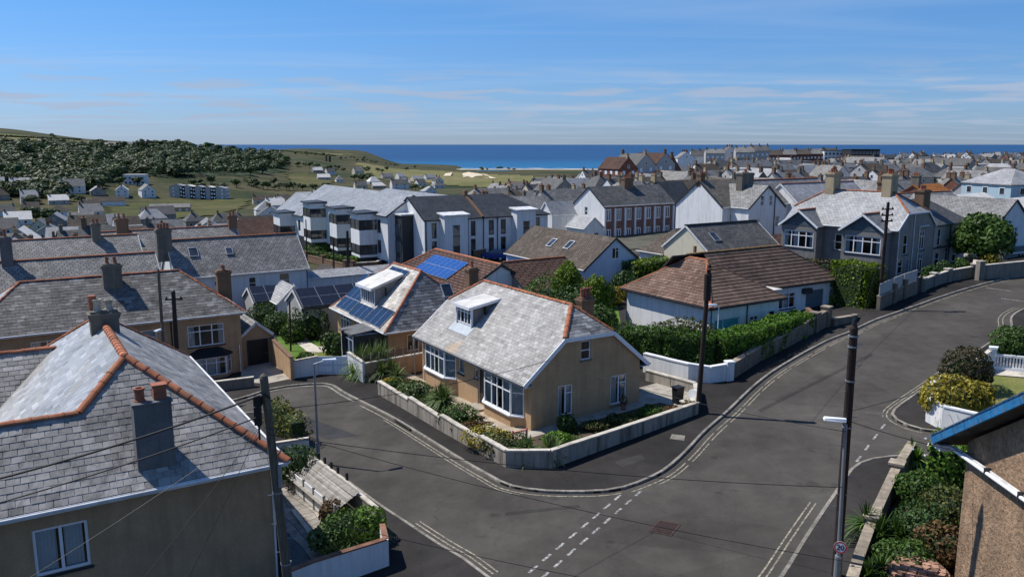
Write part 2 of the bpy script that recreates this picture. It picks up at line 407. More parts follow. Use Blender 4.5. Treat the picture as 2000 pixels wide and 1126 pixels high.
def asphalt(name, col, patch=0.25):
    m, nt, b, out = _new(name)
    grain = _noise(nt, 55, 4, 0.8); big = _noise(nt, 0.12, 6, 0.6); med = _noise(nt, 1.1, 6, 0.65)
    c = _ramp(nt, grain, [(0.3, _sat(col, 0.62)), (0.55, col), (0.78, _sat(col, 1.9))])
    c = _mix(nt, c, _ramp(nt, big, [(0.35, 1 - patch), (0.65, 1 + patch)]), 1.0, 'MULTIPLY')
    c = _mix(nt, c, _ramp(nt, med, [(0.3, 0.86), (0.7, 1.12)]), 1.0, 'MULTIPLY')
    # patches of relaid surface
    vo = nt.nodes.new('ShaderNodeTexVoronoi'); vo.inputs['Scale'].default_value = 0.16; vo.feature = 'F1'
    g = nt.nodes.new('ShaderNodeNewGeometry'); nt.links.new(g.outputs['Position'], vo.inputs['Vector'])
    sepc = nt.nodes.new('ShaderNodeSeparateColor'); nt.links.new(vo.outputs['Color'], sepc.inputs[0])
    c = _mix(nt, c, _ramp(nt, sepc.outputs[0], [(0.0, 0.9), (0.5, 1.0), (1.0, 1.08)]), 1.0, 'MULTIPLY')
    c = _mix(nt, c, _ramp(nt, _noise(nt, 0.7, 4, 0.5), [(0.27, 0.72), (0.33, 1.0)]), 1.0, 'MULTIPLY')
    c = _mix(nt, c, _ramp(nt, _noise(nt, 0.35, 5, 0.6, stretch=(1.6, .35, 1)), [(0.35, 0.92), (0.7, 1.14)]), 1.0, 'MULTIPLY')
    # hairline cracks
    vd = nt.nodes.new('ShaderNodeTexVoronoi'); vd.feature = 'DISTANCE_TO_EDGE'; vd.inputs['Scale'].default_value = 0.33
    dis = _mix(nt, g.outputs['Position'], (0, 0, 0), 0.0)
    nz = nt.nodes.new('ShaderNodeTexNoise'); nz.inputs['Scale'].default_value = 1.2; nz.inputs['Detail'].default_value = 5; nt.links.new(g.outputs['Position'], nz.inputs['Vector'])
    va = nt.nodes.new('ShaderNodeVectorMath'); va.operation = 'ADD'; nt.links.new(g.outputs['Position'], va.inputs[0]); nt.links.new(nz.outputs['Color'], va.inputs[1]); nt.links.new(va.outputs[0], vd.inputs['Vector'])
    cr = _ramp(nt, vd.outputs['Distance'], [(0.0, 1.0), (0.006, 0.0)])
    c = _mix(nt, c, _sat(col, 0.45), _math(nt, 'MULTIPLY', cr, 0.5))
    nt.links.new(c, b.inputs['Base Color']); b.inputs['Roughness'].default_value = 0.95; b.inputs['Specular IOR Level'].default_value = 0.08
    _bump(nt, b, grain, 0.5, 0.006)
    return m

def paint_worn(name, col, under, wear=0.45):
    m, nt, b, out = _new(name)
    w = _ramp(nt, _noise(nt, 7.0, 7, 0.7), [(wear - 0.08, 1.0), (wear + 0.1, 0.0)])
    c = _mix(nt, col, under, w); nt.links.new(c, b.inputs['Base Color']); b.inputs['Roughness'].default_value = 0.75
    return m

def field(name, cols, s1=0.02, s2=0.25, bump=0.4, bdist=0.3, fine=None):
    m, nt, b, out = _new(name)
    a = _noise(nt, s1, 6, 0.6); d = _noise(nt, s2, 6, 0.7)
    n = len(cols); c = _ramp(nt, a, [(0.32 + 0.36 * i / max(1, n - 1), cols[i]) for i in range(n)])
    c = _mix(nt, c, _ramp(nt, d, [(0.3, 0.68), (0.7, 1.3)]), 1.0, 'MULTIPLY')
    if fine: c = _mix(nt, c, _ramp(nt, _noise(nt, fine, 4, 0.7), [(0.3, 0.7), (0.7, 1.3)]), 1.0, 'MULTIPLY')
    nt.links.new(c, b.inputs['Base Color']); b.inputs['Roughness'].default_value = 0.95; b.inputs['Specular IOR Level'].default_value = 0.1
    _bump(nt, b, d, bump, bdist); return m

def render_wall(name, col, streak=(0.1, 0.09, 0.08), amt=0.35, grain=40, bump=0.7, bdist=0.015, rough=0.9, var=0.12):
    """rendered or pebble-dashed wall with rain streaks that run down"""
    m, nt, b, out = _new(name)
    g1 = _noise(nt, grain, 4, 0.75); g2 = _noise(nt, 1.3, 6, 0.6); st = _noise(nt, 1.0, 6, 0.65, stretch=(2.6, 2.6, 0.22))
    c = _ramp(nt, g1, [(0.28, _sat(col, 1 - 2.2 * var)), (0.5, col), (0.75, _sat(col, 1 + 2 * var))])
    c = _mix(nt, c, _ramp(nt, g2, [(0.3, 1 - var), (0.7, 1 + var)]), 1.0, 'MULTIPLY')
    c = _mix(nt, c, streak, _math(nt, 'MULTIPLY', _ramp(nt, st, [(0.46, 0.0), (0.66, 1.0)]), amt))
    nt.links.new(c, b.inputs['Base Color']); b.inputs['Roughness'].default_value = rough; b.inputs['Specular IOR Level'].default_value = 0.15
    _bump(nt, b, g1, bump, bdist); return m

def brickwork(name, c1, c2, mortar, bw=0.225, bh=0.075, scale=1.0, vertical=True):
    m, nt, b, out = _new(name)
    tc = nt.nodes.new('ShaderNodeTexCoord'); br = nt.nodes.new('ShaderNodeTexBrick'); nt.links.new(tc.outputs['UV'], br.inputs['Vector'])
    br.inputs['Scale'].default_value = scale; br.inputs['Brick Width'].default_value = bw; br.inputs['Row Height'].default_value = bh; br.inputs['Mortar Size'].default_value = 0.01
    br.inputs['Color1'].default_value = _c(c1); br.inputs['Color2'].default_value = _c(c2); br.inputs['Mortar'].default_value = _c(mortar)
    c = _mix(nt, br.outputs['Color'], _ramp(nt, _noise(nt, 1.5, 6), [(0.3, 0.75), (0.7, 1.2)]), 1.0, 'MULTIPLY')
    nt.links.new(c, b.inputs['Base Color']); b.inputs['Roughness'].default_value = 0.9
    _bump(nt, b, _math(nt, 'SUBTRACT', 1.0, br.outputs['Fac']), 0.6, 0.01); return m

M = {}
M['asphalt'] = asphalt('road_asphalt', (0.074, 0.067, 0.060))
M['footway'] = asphalt('footway_asphalt', (0.037, 0.034, 0.032), 0.3)
M['kerb'] = plain('kerb_stone', (0.26, 0.235, 0.20), 0.85, 0.3, 4, 45, 0.5, stain=(0.10, 0.09, 0.07), rand=0.2)
M['line'] = paint_worn('cream_road_line', (0.38, 0.335, 0.235), (0.09, 0.085, 0.075), 0.49)
M['whiteline'] = paint_worn('white_road_line', (0.46, 0.45, 0.42), (0.08, 0.08, 0.08), 0.5)
M['iron'] = plain('rusty_iron', (0.075, 0.045, 0.035), 0.7, 0.3, 6, 40, 0.4, metal=0.3)
M['gravel'] = plain('gravel', (0.40, 0.33, 0.25), 0.95, 0.3, 1.5, 28, 0.9, 0.03)
M['soil'] = plain('soil', (0.085, 0.06, 0.04), 0.95, 0.4, 2, 18, 1.0, 0.04)
M['concrete_path'] = plain('path_concrete', (0.36, 0.33, 0.28), 0.9, 0.2, 1.5, 30, 0.4, stain=(0.16, 0.14, 0.11))
M['paver'] = plain('paving_slab', (0.30, 0.27, 0.235), 0.85, 0.25, 2, 30, 0.5, stain=(0.10, 0.09, 0.075), rand=0.18)
M['lawn'] = field('lawn_grass', [(0.055, 0.11, 0.018), (0.09, 0.16, 0.03), (0.13, 0.19, 0.045)], 0.5, 9, 0.8, 0.05, 60)
M['drylawn'] = field('dry_lawn', [(0.11, 0.13, 0.035), (0.17, 0.18, 0.055), (0.21, 0.19, 0.08)], 0.5, 9, 0.8, 0.05, 60)
M['terrain'] = field('terrain_grass', [(0.026, 0.038, 0.015), (0.045, 0.052, 0.022), (0.085, 0.075, 0.038), (0.034, 0.046, 0.018)], 0.012, 0.12, 0.5, 0.6, 0.9)
M['yard'] = field('town_yard', [(0.07, 0.07, 0.055), (0.11, 0.105, 0.085), (0.05, 0.065, 0.03)], 0.06, 0.4, 0.3, 0.1, 3)
M['pasture'] = field('pasture', [(0.11, 0.115, 0.04), (0.16, 0.15, 0.06), (0.20, 0.165, 0.08)], 0.012, 0.1, 0.4, 0.4, 0.7)
M['greenfield'] = field('green_field', [(0.052, 0.062, 0.02), (0.08, 0.082, 0.028), (0.12, 0.10, 0.045)], 0.012, 0.09, 0.4, 0.4, 0.6)
M['sand'] = plain('sand', (0.62, 0.52, 0.38), 0.95, 0.1, 0.2, 5, 0.2)
M['tan'] = render_wall('tan_pebbledash', (0.48, 0.315, 0.18), (0.24, 0.16, 0.095), 0.35, 32)
M['tan_dark'] = render_wall('brown_pebbledash', (0.43, 0.285, 0.165), (0.22, 0.145, 0.09), 0.35, 26)
M['rough_stone'] = render_wall('rough_cast_brown', (0.33, 0.22, 0.14), (0.12, 0.09, 0.065), 0.35, 7, 1.0, 0.09, var=0.24)
M['grey_render'] = render_wall('grey_render', (0.27, 0.255, 0.235), (0.11, 0.10, 0.09), 0.3, 26)
M['dark_render'] = render_wall('dark_grey_render', (0.21, 0.20, 0.19), (0.05, 0.05, 0.05), 0.3, 26)
M['slate_hung'] = plain('slate_hanging', (0.075, 0.095, 0.115), 0.6, 0.25, 3, 30, 0.4)
M['white_wall'] = render_wall('white_render', (0.74, 0.74, 0.73), (0.40, 0.39, 0.37), 0.36, 30, 0.35, 0.008, var=0.05)
M['cream_wall'] = render_wall('cream_render', (0.62, 0.57, 0.44), (0.36, 0.32, 0.25), 0.2, 30, 0.35, 0.008, var=0.05)
M['blue_wall'] = render_wall('pale_blue_render', (0.36, 0.47, 0.53), (0.25, 0.3, 0.33), 0.2, 30, 0.35, 0.008, var=0.05)
M['greycloud'] = render_wall('pale_grey_render', (0.42, 0.41, 0.39), (0.22, 0.21, 0.2), 0.25, 30, 0.35, 0.008, var=0.06)
M['garden_wall'] = render_wall('stained_concrete_wall', (0.36, 0.32, 0.27), (0.055, 0.05, 0.042), 0.85, 22, 0.5, 0.01)
M['stone_wall'] = render_wall('brown_stone_wall', (0.20, 0.165, 0.125), (0.07, 0.055, 0.04), 0.5, 10, 0.8, 0.03, var=0.2)
M['pavecop'] = plain('rough_coping', (0.30, 0.25, 0.19), 0.9, 0.3, 3, 20, 0.8, 0.02, rand=.3)
M['coping'] = plain('pale_coping', (0.56, 0.51, 0.43), 0.85, 0.18, 3, 30, 0.4, stain=(0.2, 0.17, 0.12))
M['block_wall'] = render_wall('block_wall', (0.22, 0.20, 0.17), (0.07, 0.06, 0.05), 0.5, 18, 0.6, 0.015)
M['white_paint'] = plain('white_paint', (0.78, 0.79, 0.80), 0.45, 0.06, 2, 30, 0.1)
M['upvc'] = plain('white_window_frame', (0.80, 0.81, 0.83), 0.35, 0.04, 2, 20, 0.0, spec=0.5)
M['fascia'] = plain('white_fascia', (0.70, 0.70, 0.70), 0.5, 0.12, 2, 20, 0.1, stain=(0.4, 0.38, 0.34))
M['darkframe'] = plain('dark_grey_frame', (0.035, 0.037, 0.04), 0.5, 0.2, 3, 30, 0.1)
M['blacktrim'] = plain('black_trim', (0.018, 0.018, 0.02), 0.5, 0.2, 3, 30, 0.1)
M['sill'] = plain('stone_sill', (0.20, 0.17, 0.14), 0.85, 0.2, 4, 40, 0.3)
M['darksill'] = plain('dark_sill', (0.03, 0.035, 0.04), 0.7, 0.2, 4, 40, 0.2)
M['glass'] = glass_clear('window_glass')
M['darkglass'] = glass_dark('dark_window_glass')
M['teal'] = plain('teal_glazing_film', (0.03, 0.32, 0.42), 0.15, 0.35, 1.5, 20, 0.0, spec=0.8)
M['curtain'] = plain('net_curtain', (0.74, 0.76, 0.78), 0.9, 0.05, 1, 10, 0.0)
M['interior'] = plain('room_interior', (0.05, 0.048, 0.045), 0.9, 0.3, 1, 5, 0)
M['terracotta'] = plain('terracotta_ridge', (0.36, 0.125, 0.06), 0.8, 0.25, 2.5, 30, 0.4, stain=(0.22, 0.13, 0.07), rand=0.22)
M['pot'] = plain('chimney_pot_clay', (0.33, 0.12, 0.07), 0.8, 0.25, 5, 40, 0.3, stain=(0.15, 0.08, 0.05))
M['potpale'] = plain('pale_chimney_pot', (0.46, 0.42, 0.33), 0.85, 0.25, 5, 40, 0.3, stain=(0.2, 0.17, 0.12))
M['stack'] = render_wall('chimney_render', (0.17, 0.155, 0.13), (0.05, 0.045, 0.04), 0.5, 20, 0.6, 0.015)
M['stackgrey'] = render_wall('grey_chimney_render', (0.145, 0.148, 0.15), (0.05, 0.05, 0.05), 0.5, 16, 0.6, 0.012)
M['stackbrown'] = render_wall('brown_chimney_brick', (0.20, 0.125, 0.08), (0.07, 0.05, 0.04), 0.4, 20, 0.6, 0.015)
M['stackcream'] = render_wall('buff_chimney', (0.42, 0.34, 0.22), (0.15, 0.12, 0.08), 0.4, 20, 0.6, 0.015)
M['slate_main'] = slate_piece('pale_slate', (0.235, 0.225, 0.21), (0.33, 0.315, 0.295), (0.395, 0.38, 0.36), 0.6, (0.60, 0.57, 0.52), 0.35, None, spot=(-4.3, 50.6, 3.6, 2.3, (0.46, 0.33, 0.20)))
M['slate_fg'] = slate_piece('grey_slate', (0.20, 0.19, 0.178), (0.285, 0.27, 0.253), (0.37, 0.352, 0.33), 0.45, (0.46, 0.45, 0.43), 0.4, None, wash=(0.07, 0.07, 0.07))
M['slate_t1'] = slate_piece('dark_weathered_slate', (0.085, 0.079, 0.073), (0.15, 0.14, 0.13), (0.24, 0.228, 0.212), 0.55, (0.34, 0.32, 0.28), 0.35, None, wash=(0.05, 0.05, 0.048))
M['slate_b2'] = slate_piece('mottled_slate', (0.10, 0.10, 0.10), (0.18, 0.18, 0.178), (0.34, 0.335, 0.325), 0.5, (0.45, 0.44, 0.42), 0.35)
M['tile_brown'] = slate_piece('brown_concrete_tile', (0.10, 0.068, 0.052), (0.125, 0.085, 0.065), (0.15, 0.103, 0.08), 0.9, (0.24, 0.20, 0.15), 0.35)
M['underlay'] = plain('dark_roof_underlay', (0.03, 0.03, 0.03), 0.9, 0.2, 2, 20, 0)
M['rs_grey'] = roof_sheet('grey_slate_roof', (0.17, 0.168, 0.165), (0.27, 0.265, 0.26), (0.075, 0.075, 0.075), 0.4, 0.26, 0.5, stain=(0.36, 0.34, 0.29))
M['rs_pale'] = roof_sheet('pale_slate_roof', (0.30, 0.30, 0.305), (0.40, 0.40, 0.40), (0.16, 0.16, 0.16), 0.4, 0.26, 0.45, stain=(0.46, 0.44, 0.40))
M['rs_apart'] = roof_sheet('pale_blue_slate_roof', (0.22, 0.235, 0.255), (0.30, 0.315, 0.335), (0.14, 0.145, 0.15), 0.5, 0.3, 0.4, stain=(0.36, 0.36, 0.36))
M['rs_dark'] = roof_sheet('dark_slate_roof', (0.045, 0.05, 0.056), (0.065, 0.07, 0.078), (0.028, 0.03, 0.032), 0.5, 0.3, 0.45, stain=(0.09, 0.09, 0.09))
M['rs_mid'] = roof_sheet('mid_slate_roof', (0.085, 0.085, 0.085), (0.135, 0.132, 0.128), (0.045, 0.045, 0.045), 0.4, 0.26, 0.55, stain=(0.2, 0.19, 0.16))
M['rs_brown'] = roof_sheet('brown_tile_roof', (0.105, 0.085, 0.068), (0.155, 0.125, 0.10), (0.05, 0.04, 0.034), 0.33, 0.33, 0.85, 0.03, 1.0, stain=(0.2, 0.18, 0.14), bdist=0.04)
M['rs_red'] = roof_sheet('red_brown_tile_roof', (0.11, 0.062, 0.048), (0.14, 0.08, 0.062), (0.03, 0.02, 0.016), 0.9, 0.36, 0.85, 0.07, 1.0, stain=(0.17, 0.11, 0.08), bdist=0.04)
M['rs_orange'] = roof_sheet('orange_tile_roof', (0.42, 0.15, 0.035), (0.52, 0.20, 0.05), (0.2, 0.08, 0.03), 0.33, 0.33, 0.85, 0.04, 1.0, bdist=0.04)
M['rs_terr'] = roof_sheet('terrace_slate_roof', (0.19, 0.18, 0.168), (0.29, 0.28, 0.262), (0.08, 0.077, 0.072), 0.42, 0.28, 0.55, 0.03, stain=(0.42, 0.40, 0.36), bump=1.0)
M['flat_white'] = plain('pale_flat_roof', (0.62, 0.60, 0.56), 0.7, 0.12, 0.8, 12, 0.2, stain=(0.36, 0.32, 0.26))
M['panel_black'] = solar('black_solar_cells', (0.012, 0.013, 0.02), (0.05, 0.05, 0.055), 0.16)
M['panel_navy'] = solar('navy_solar_cells', (0.008, 0.018, 0.045), (0.03, 0.05, 0.09), 0.16)
M['panel_blue'] = solar('blue_solar_cells', (0.012, 0.06, 0.24), (0.06, 0.14, 0.3), 0.16)
M['alu'] = plain('aluminium', (0.6, 0.62, 0.64), 0.4, 0.06, 2, 20, 0.0, metal=0.6)
M['timber_pole'] = plain('weathered_pole_timber', (0.15, 0.125, 0.095), 0.85, 0.35, 3, 24, 0.7, 0.015, stretch=(6, 6, 0.35), stain=(0.07, 0.06, 0.045))
M['dark_pole'] = plain('creosoted_pole_timber', (0.035, 0.022, 0.017), 0.7, 0.4, 3, 24, 0.5, 0.01, stretch=(6, 6, 0.35))
M['steel'] = plain('galvanised_steel', (0.30, 0.33, 0.36), 0.45, 0.12, 3, 20, 0.0, metal=0.5)
M['lampglass'] = plain('lamp_diffuser', (0.8, 0.82, 0.85), 0.3, 0.04, 2, 20, 0)
M['wire'] = plain('black_wire', (0.015, 0.015, 0.016), 0.5, 0.2, 2, 20, 0)
M['oldwood'] = plain('silvered_timber', (0.30, 0.28, 0.25), 0.85, 0.3, 4, 30, 0.7, 0.01, stain=(0.12, 0.1, 0.08), rand=0.2)
M['blue_verge'] = plain('blue_painted_verge', (0.02, 0.16, 0.36), 0.5, 0.3, 3, 14, 0.3, stain=(0.12, 0.10, 0.08), stainscale=6)
M['door_brown'] = plain('brown_door', (0.06, 0.045, 0.035), 0.5, 0.25, 3, 20, 0.1)
M['garage_grey'] = plain('grey_garage_door', (0.12, 0.16, 0.19), 0.5, 0.08, 2, 30, 0.1)
M['redbrick'] = brickwork('red_brick', (0.19, 0.06, 0.04), (0.26, 0.09, 0.055), (0.25, 0.22, 0.19))
M['farbrick'] = plain('far_red_brick', (0.20, 0.085, 0.06), 0.9, 0.25, 0.6, 6, 0.2)
M['carblue'] = plain('blue_car_paint', (0.01, 0.05, 0.25), 0.15, 0.05, 2, 10, 0, spec=0.9)
M['tyre'] = plain('tyre_rubber', (0.02, 0.02, 0.02), 0.8, 0.2, 5, 30, 0.1)
M['pink'] = plain('pink_paint', (0.55, 0.16, 0.16), 0.5, 0.1, 2, 20, 0)
M['bark'] = plain('bark', (0.09, 0.07, 0.05), 0.9, 0.3, 5, 20, 0.8, 0.03)
M['signred'] = plain('sign_red', (0.55, 0.015, 0.02), 0.4, 0.03, 1, 5, 0)
M['signwhite'] = plain('sign_white', (0.8, 0.8, 0.8), 0.4, 0.03, 1, 5, 0)
M['signblack'] = plain('sign_black', (0.01, 0.01, 0.012), 0.4, 0.03, 1, 5, 0)
M['hedge'] = leafy('hedge_leaves', (0.03, 0.068, 0.012), (0.082, 0.15, 0.024), (0.13, 0.21, 0.04))
M['hedgelime'] = leafy('lime_hedge_leaves', (0.07, 0.12, 0.008), (0.17, 0.25, 0.015), (0.25, 0.32, 0.03))
M['bright'] = leafy('bright_leaves', (0.06, 0.13, 0.015), (0.17, 0.30, 0.035), (0.25, 0.38, 0.06))
M['darkleaf'] = leafy('dark_leaves', (0.024, 0.052, 0.014), (0.065, 0.12, 0.03), (0.10, 0.17, 0.045))
M['olive'] = leafy('olive_leaves', (0.04, 0.05, 0.015), (0.11, 0.12, 0.03), (0.2, 0.18, 0.05))
M['yellowleaf'] = leafy('yellow_leaves', (0.16, 0.13, 0.015), (0.42, 0.35, 0.05), (0.6, 0.5, 0.1))
M['redleaf'] = leafy('reddish_leaves', (0.07, 0.035, 0.018), (0.16, 0.10, 0.035), (0.24, 0.08, 0.05))
M['spiky'] = leafy('spiky_leaves', (0.06, 0.10, 0.035), (0.16, 0.22, 0.075), (0.28, 0.32, 0.13))
M['wood'] = leafy('woodland_leaves', (0.028, 0.045, 0.016), (0.07, 0.10, 0.032), (0.11, 0.14, 0.04), trans=0.15)
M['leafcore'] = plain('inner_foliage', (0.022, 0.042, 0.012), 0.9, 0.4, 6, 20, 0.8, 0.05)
M['flower'] = plain('white_flower', (0.8, 0.8, 0.75), 0.8, 0.05, 1, 5, 0)
M['darkhedge'] = leafy('dark_hedge_leaves', (0.026, 0.065, 0.010), (0.075, 0.15, 0.02), (0.13, 0.22, 0.035))
M['roadhedge'] = leafy('bright_hedge_leaves', (0.04, 0.10, 0.010), (0.12, 0.23, 0.02), (0.19, 0.32, 0.035))
M['redhedge'] = leafy('browning_hedge_leaves', (0.03, 0.035, 0.012), (0.085, 0.06, 0.028), (0.1, 0.13, 0.03))
M['olivewood'] = leafy('olive_woodland_leaves', (0.045, 0.058, 0.018), (0.10, 0.12, 0.035), (0.14, 0.15, 0.045), trans=0.15)
# ---------------------------------------------------------------- building kit
Z = V((0, 0, 1))
def wall(parent, P, r, outline, mat, holes=(), reveal=0.10, name='wall', uv=True):
    """wall skin in the vertical plane through P along r (outside on the r x z side). outline and holes in (s, z) with z absolute"""
    r = V((r.x, r.y, 0)).normalized(); n = r.cross(Z); P = V((P.x, P.y, 0))
    pt = lambda s, z: P + r * s + Z * z
    loops = [[V((s, z, 0)) for s, z in outline]]
    for (s0, z0, s1, z1) in holes: loops.append([V((s0, z0, 0)), V((s0, z1, 0)), V((s1, z1, 0)), V((s1, z0, 0))])
    flat = [q for l in loops for q in l]
    mb = MB()
    for t in tessellate_polygon(loops):
        a, b, c = (flat[i] for i in t)
        if (b - a).cross(c - a).z < 0: b, c = c, b
        mb.add([pt(q.x, q.y) for q in (a, b, c)], [[0, 1, 2]], [[(q.x, q.y) for q in (a, b, c)]])
    for (s0, z0, s1, z1) in holes:
        c = [pt(s0, z0), pt(s1, z0), pt(s1, z1), pt(s0, z1)]; d = [q - n * reveal for q in c]
        for i in range(4):
            j = (i + 1) % 4; mb.poly([c[j], c[i], d[i], d[j]][::-1], [(0, 0), (0, .1), (1, .1), (1, 0)])
    return mb.build(name, mat, parent)

def window(parent, P, r, s0, z0, s1, z1, cols=(1,), trans=(), mat=None, glass='glass', fw=0.055, bars=None, sill=None, curtain=None, depth=0.09, name='window', panes=True, skip_t=()):
    """framed window in a hole. cols = relative widths, trans = heights (0..1) of transoms, bars = thin glazing bars per cell (nx, ny)"""
    r = V((r.x, r.y, 0)).normalized(); n = r.cross(Z); P = V((P.x, P.y, 0)) - n * depth
    pt = lambda s, z, o=0.0: P + r * s + Z * z + n * o
    mat = mat or M['upvc']; mb = MB(); hd = 0.035
    def bar(sa, za, sb, zb, w, h=hd):
        c = pt((sa + sb) / 2, (za + zb) / 2)
        if abs(sb - sa) > abs(zb - za): mb.box(c, r * abs(sb - sa) / 2, n * h, Z * w / 2)
        else: mb.box(c, r * w / 2, n * h, Z * abs(zb - za) / 2)
    h2 = fw / 2
    bar(s0, z0 + h2, s1, z0 + h2, fw); bar(s0, z1 - h2, s1, z1 - h2, fw)
    bar(s0 + h2, z0 + fw, s0 + h2, z1 - fw, fw); bar(s1 - h2, z0 + fw, s1 - h2, z1 - fw, fw)
    tot = sum(cols); xs = [s0]
    for c in cols: xs.append(xs[-1] + (s1 - s0) * c / tot)
    for x in xs[1:-1]: bar(x, z0 + fw, x, z1 - fw, fw * 1.1, hd * 1.01)
    cells = []
    for k in range(len(cols)):
        a = xs[k] + (fw if k == 0 else fw * .55); b = xs[k + 1] - (fw if k == len(cols) - 1 else fw * .55)
        zs = [z0 + fw]
        if k not in skip_t:
            for t in trans:
                zt = z0 + (z1 - z0) * t; bar(a, zt, b, zt, fw * .9, hd * .99); zs.append(zt)
        zs.append(z1 - fw)
        for i in range(len(zs) - 1): cells.append((a, zs[i], b, zs[i + 1]))
        if bars:
            nx, ny = bars
            for i in range(1, nx): x = a + (b - a) * i / nx; bar(x, z0 + fw, x, z1 - fw, .022, hd * .6)
            for i in range(1, ny): z = z0 + (z1 - z0) * i / ny; bar(a, z, b, z, .022, hd * .6)
    fr = mb.build(name, mat, parent)
    g = M[glass] if isinstance(glass, str) else glass
    if panes:
        for (a, za, b, zb) in cells:
            MB().poly([pt(a, za, -.004), pt(b, za, -.004), pt(b, zb, -.004), pt(a, zb, -.004)]).build('pane', g, fr)
    else:
        MB().poly([pt(s0, z0, -.004), pt(s1, z0, -.004), pt(s1, z1, -.004), pt(s0, z1, -.004)]).build('pane', g, fr)
    if sill:
        MB().box(pt((s0 + s1) / 2, z0 - .045, depth - 0.02), r * ((s1 - s0) / 2 + .08), n * (depth / 2 + .06), Z * .04).build('sill', M[sill], fr)
    if glass == 'glass':
        # dark room behind and curtains hanging in it
        MB().poly([pt(s0 - .3, z0 - .2, -.9), pt(s1 + .3, z0 - .2, -.9), pt(s1 + .3, z1 + .15, -.9), pt(s0 - .3, z1 + .15, -.9)]).build('room_back', M['interior'], fr)
        if curtain:
            cb = MB()
            for (ca, cb_) in curtain:          # spans as fractions of the width
                a = s0 + (s1 - s0) * ca; b = s0 + (s1 - s0) * cb_; k = max(2, int((b - a) / .05))
                for i in range(k):
                    x, y = a + (b - a) * i / k, a + (b - a) * (i + 1) / k
                    o1, o2 = (-.10, -.15) if i % 2 else (-.15, -.10)
                    cb.poly([pt(x, z0, o1), pt(y, z0, o2), pt(y, z1, o2), pt(x, z1, o1)])
            cb.build('curtain', M['curtain'], fr)
    return fr

def clip(poly, edges):
    """Sutherland-Hodgman in 2D against a convex counter-clockwise polygon"""
    n = len(edges)
    for i in range(n):
        ax, ay = edges[i]; bx, by = edges[(i + 1) % n]; ex, ey = bx - ax, by - ay
        out = []
        for k in range(len(poly)):
            p, q = poly[k], poly[(k + 1) % len(poly)]
            dp = ex * (p[1] - ay) - ey * (p[0] - ax); dq = ex * (q[1] - ay) - ey * (q[0] - ax)
            if dp >= 0: out.append(p)
            if (dp >= 0) != (dq >= 0):
                t = dp / (dp - dq); out.append((p[0] + (q[0] - p[0]) * t, p[1] + (q[1] - p[1]) * t))
        poly = out
        if len(poly) < 3: return []
    return poly
def parea(p): return abs(sum(p[i][0] * p[(i + 1) % len(p)][1] - p[(i + 1) % len(p)][0] * p[i][1] for i in range(len(p)))) / 2

def face_axes(pts):
    n = V((0, 0, 0))
    for i in range(len(pts)):
        n += pts[i].cross(pts[(i + 1) % len(pts)])
    n.normalize()
    if n.z < 0: n = -n
    u = Z.cross(n)
    if u.length < 1e-4: u = V((1, 0, 0))
    u.normalize(); return u, n.cross(u), n

def roof(parent, faces, mat, thick=0.14, name='roof'):
    """closed roof slab; each face a planar 3D polygon; UV in metres along and up the slope"""
    mb = MB()
    for pts in faces:
        pts = [V(p) for p in pts]; u, v, n = face_axes(pts)
        c = V((0, 0, 0))
        for i in range(len(pts)): c += pts[i].cross(pts[(i + 1) % len(pts)])
        if c.dot(n) < 0: pts = pts[::-1]
        uv = [(p.dot(u), p.dot(v)) for p in pts]
        mb.add(pts, [list(range(len(pts)))], [uv])
        k = len(pts); bot = [p - Z * thick for p in pts]
        mb.add(bot, [list(range(k))[::-1]])
        for i in range(k):
            j = (i + 1) % k; mb.add([pts[j], pts[i], bot[i], bot[j]], [[0, 1, 2, 3]])
    return mb.build(name, mat, parent)

TILE_CACHE = {}
def tile_mesh(key, w, l, h0, h1, mat, top_h=None):
    if key in TILE_CACHE: return TILE_CACHE[key]
    b = 0.012                                   # small worn arris
    vs = [(0, 0, 0), (w, 0, 0), (w, l, -.002), (0, l, -.002), (b, b * .4, h0), (w - b, b * .4, h0), (w - b, l, h1), (b, l, h1), (0, 0, h0 * .55), (w, 0, h0 * .55)]
    fs = [(4, 5, 6, 7), (8, 9, 5, 4), (0, 1, 9, 8), (1, 2, 6, 5, 9), (0, 8, 4, 7, 3), (3, 7, 6, 2)]
    me = bpy.data.meshes.new(key); me.from_pydata(vs, [], fs); me.materials.append(mat); me.update()
    TILE_CACHE[key] = me; return me
def tiled_face(spec, pts):
    """work out every slate of one roof face -> list of (kind, world centre, data)"""
    pts = [V(p) for p in pts]; u, v, n = face_axes(pts); o = pts[0]
    P2 = [((p - o).dot(u), (p - o).dot(v)) for p in pts]
    s = sum(P2[i][0] * P2[(i + 1) % len(P2)][1] - P2[(i + 1) % len(P2)][0] * P2[i][1] for i in range(len(P2)))
    if s < 0: P2 = P2[::-1]
    w, g, lap = spec['w'], spec['g'], spec.get('lap', .06)
    u0 = min(p[0] for p in P2); u1 = max(p[0] for p in P2); v0 = min(p[1] for p in P2); v1 = max(p[1] for p in P2)
    res = []; row = 0; vv = v0
    R = random.Random(int(abs(o.x * 31 + o.y * 17 + u.x * 5) * 100))
    while vv < v1 - .02:
        off = (row % 2) * w / 2 if spec.get('bond', True) else 0
        uu = u0 - off - w * .1
        while uu < u1:
            q = [(uu + .004, vv), (uu + w - .004, vv), (uu + w - .004, vv + g + lap), (uu + .004, vv + g + lap)]
            c = clip(q, P2)
            if c and parea(c) > .004:
                full = abs(parea(c) - (w - .008) * (g + lap)) < 1e-4
                lift = R.uniform(0, spec.get('jit', .006)); ctr = o + u * (uu + w / 2) + v * (vv + g / 2)
                res.append((full, ctr, (o, u, v, n, uu + .004, vv, c, lift, R.uniform(-1, 1) * spec.get('rot', .008))))
            uu += w
        vv += g; row += 1
    return res
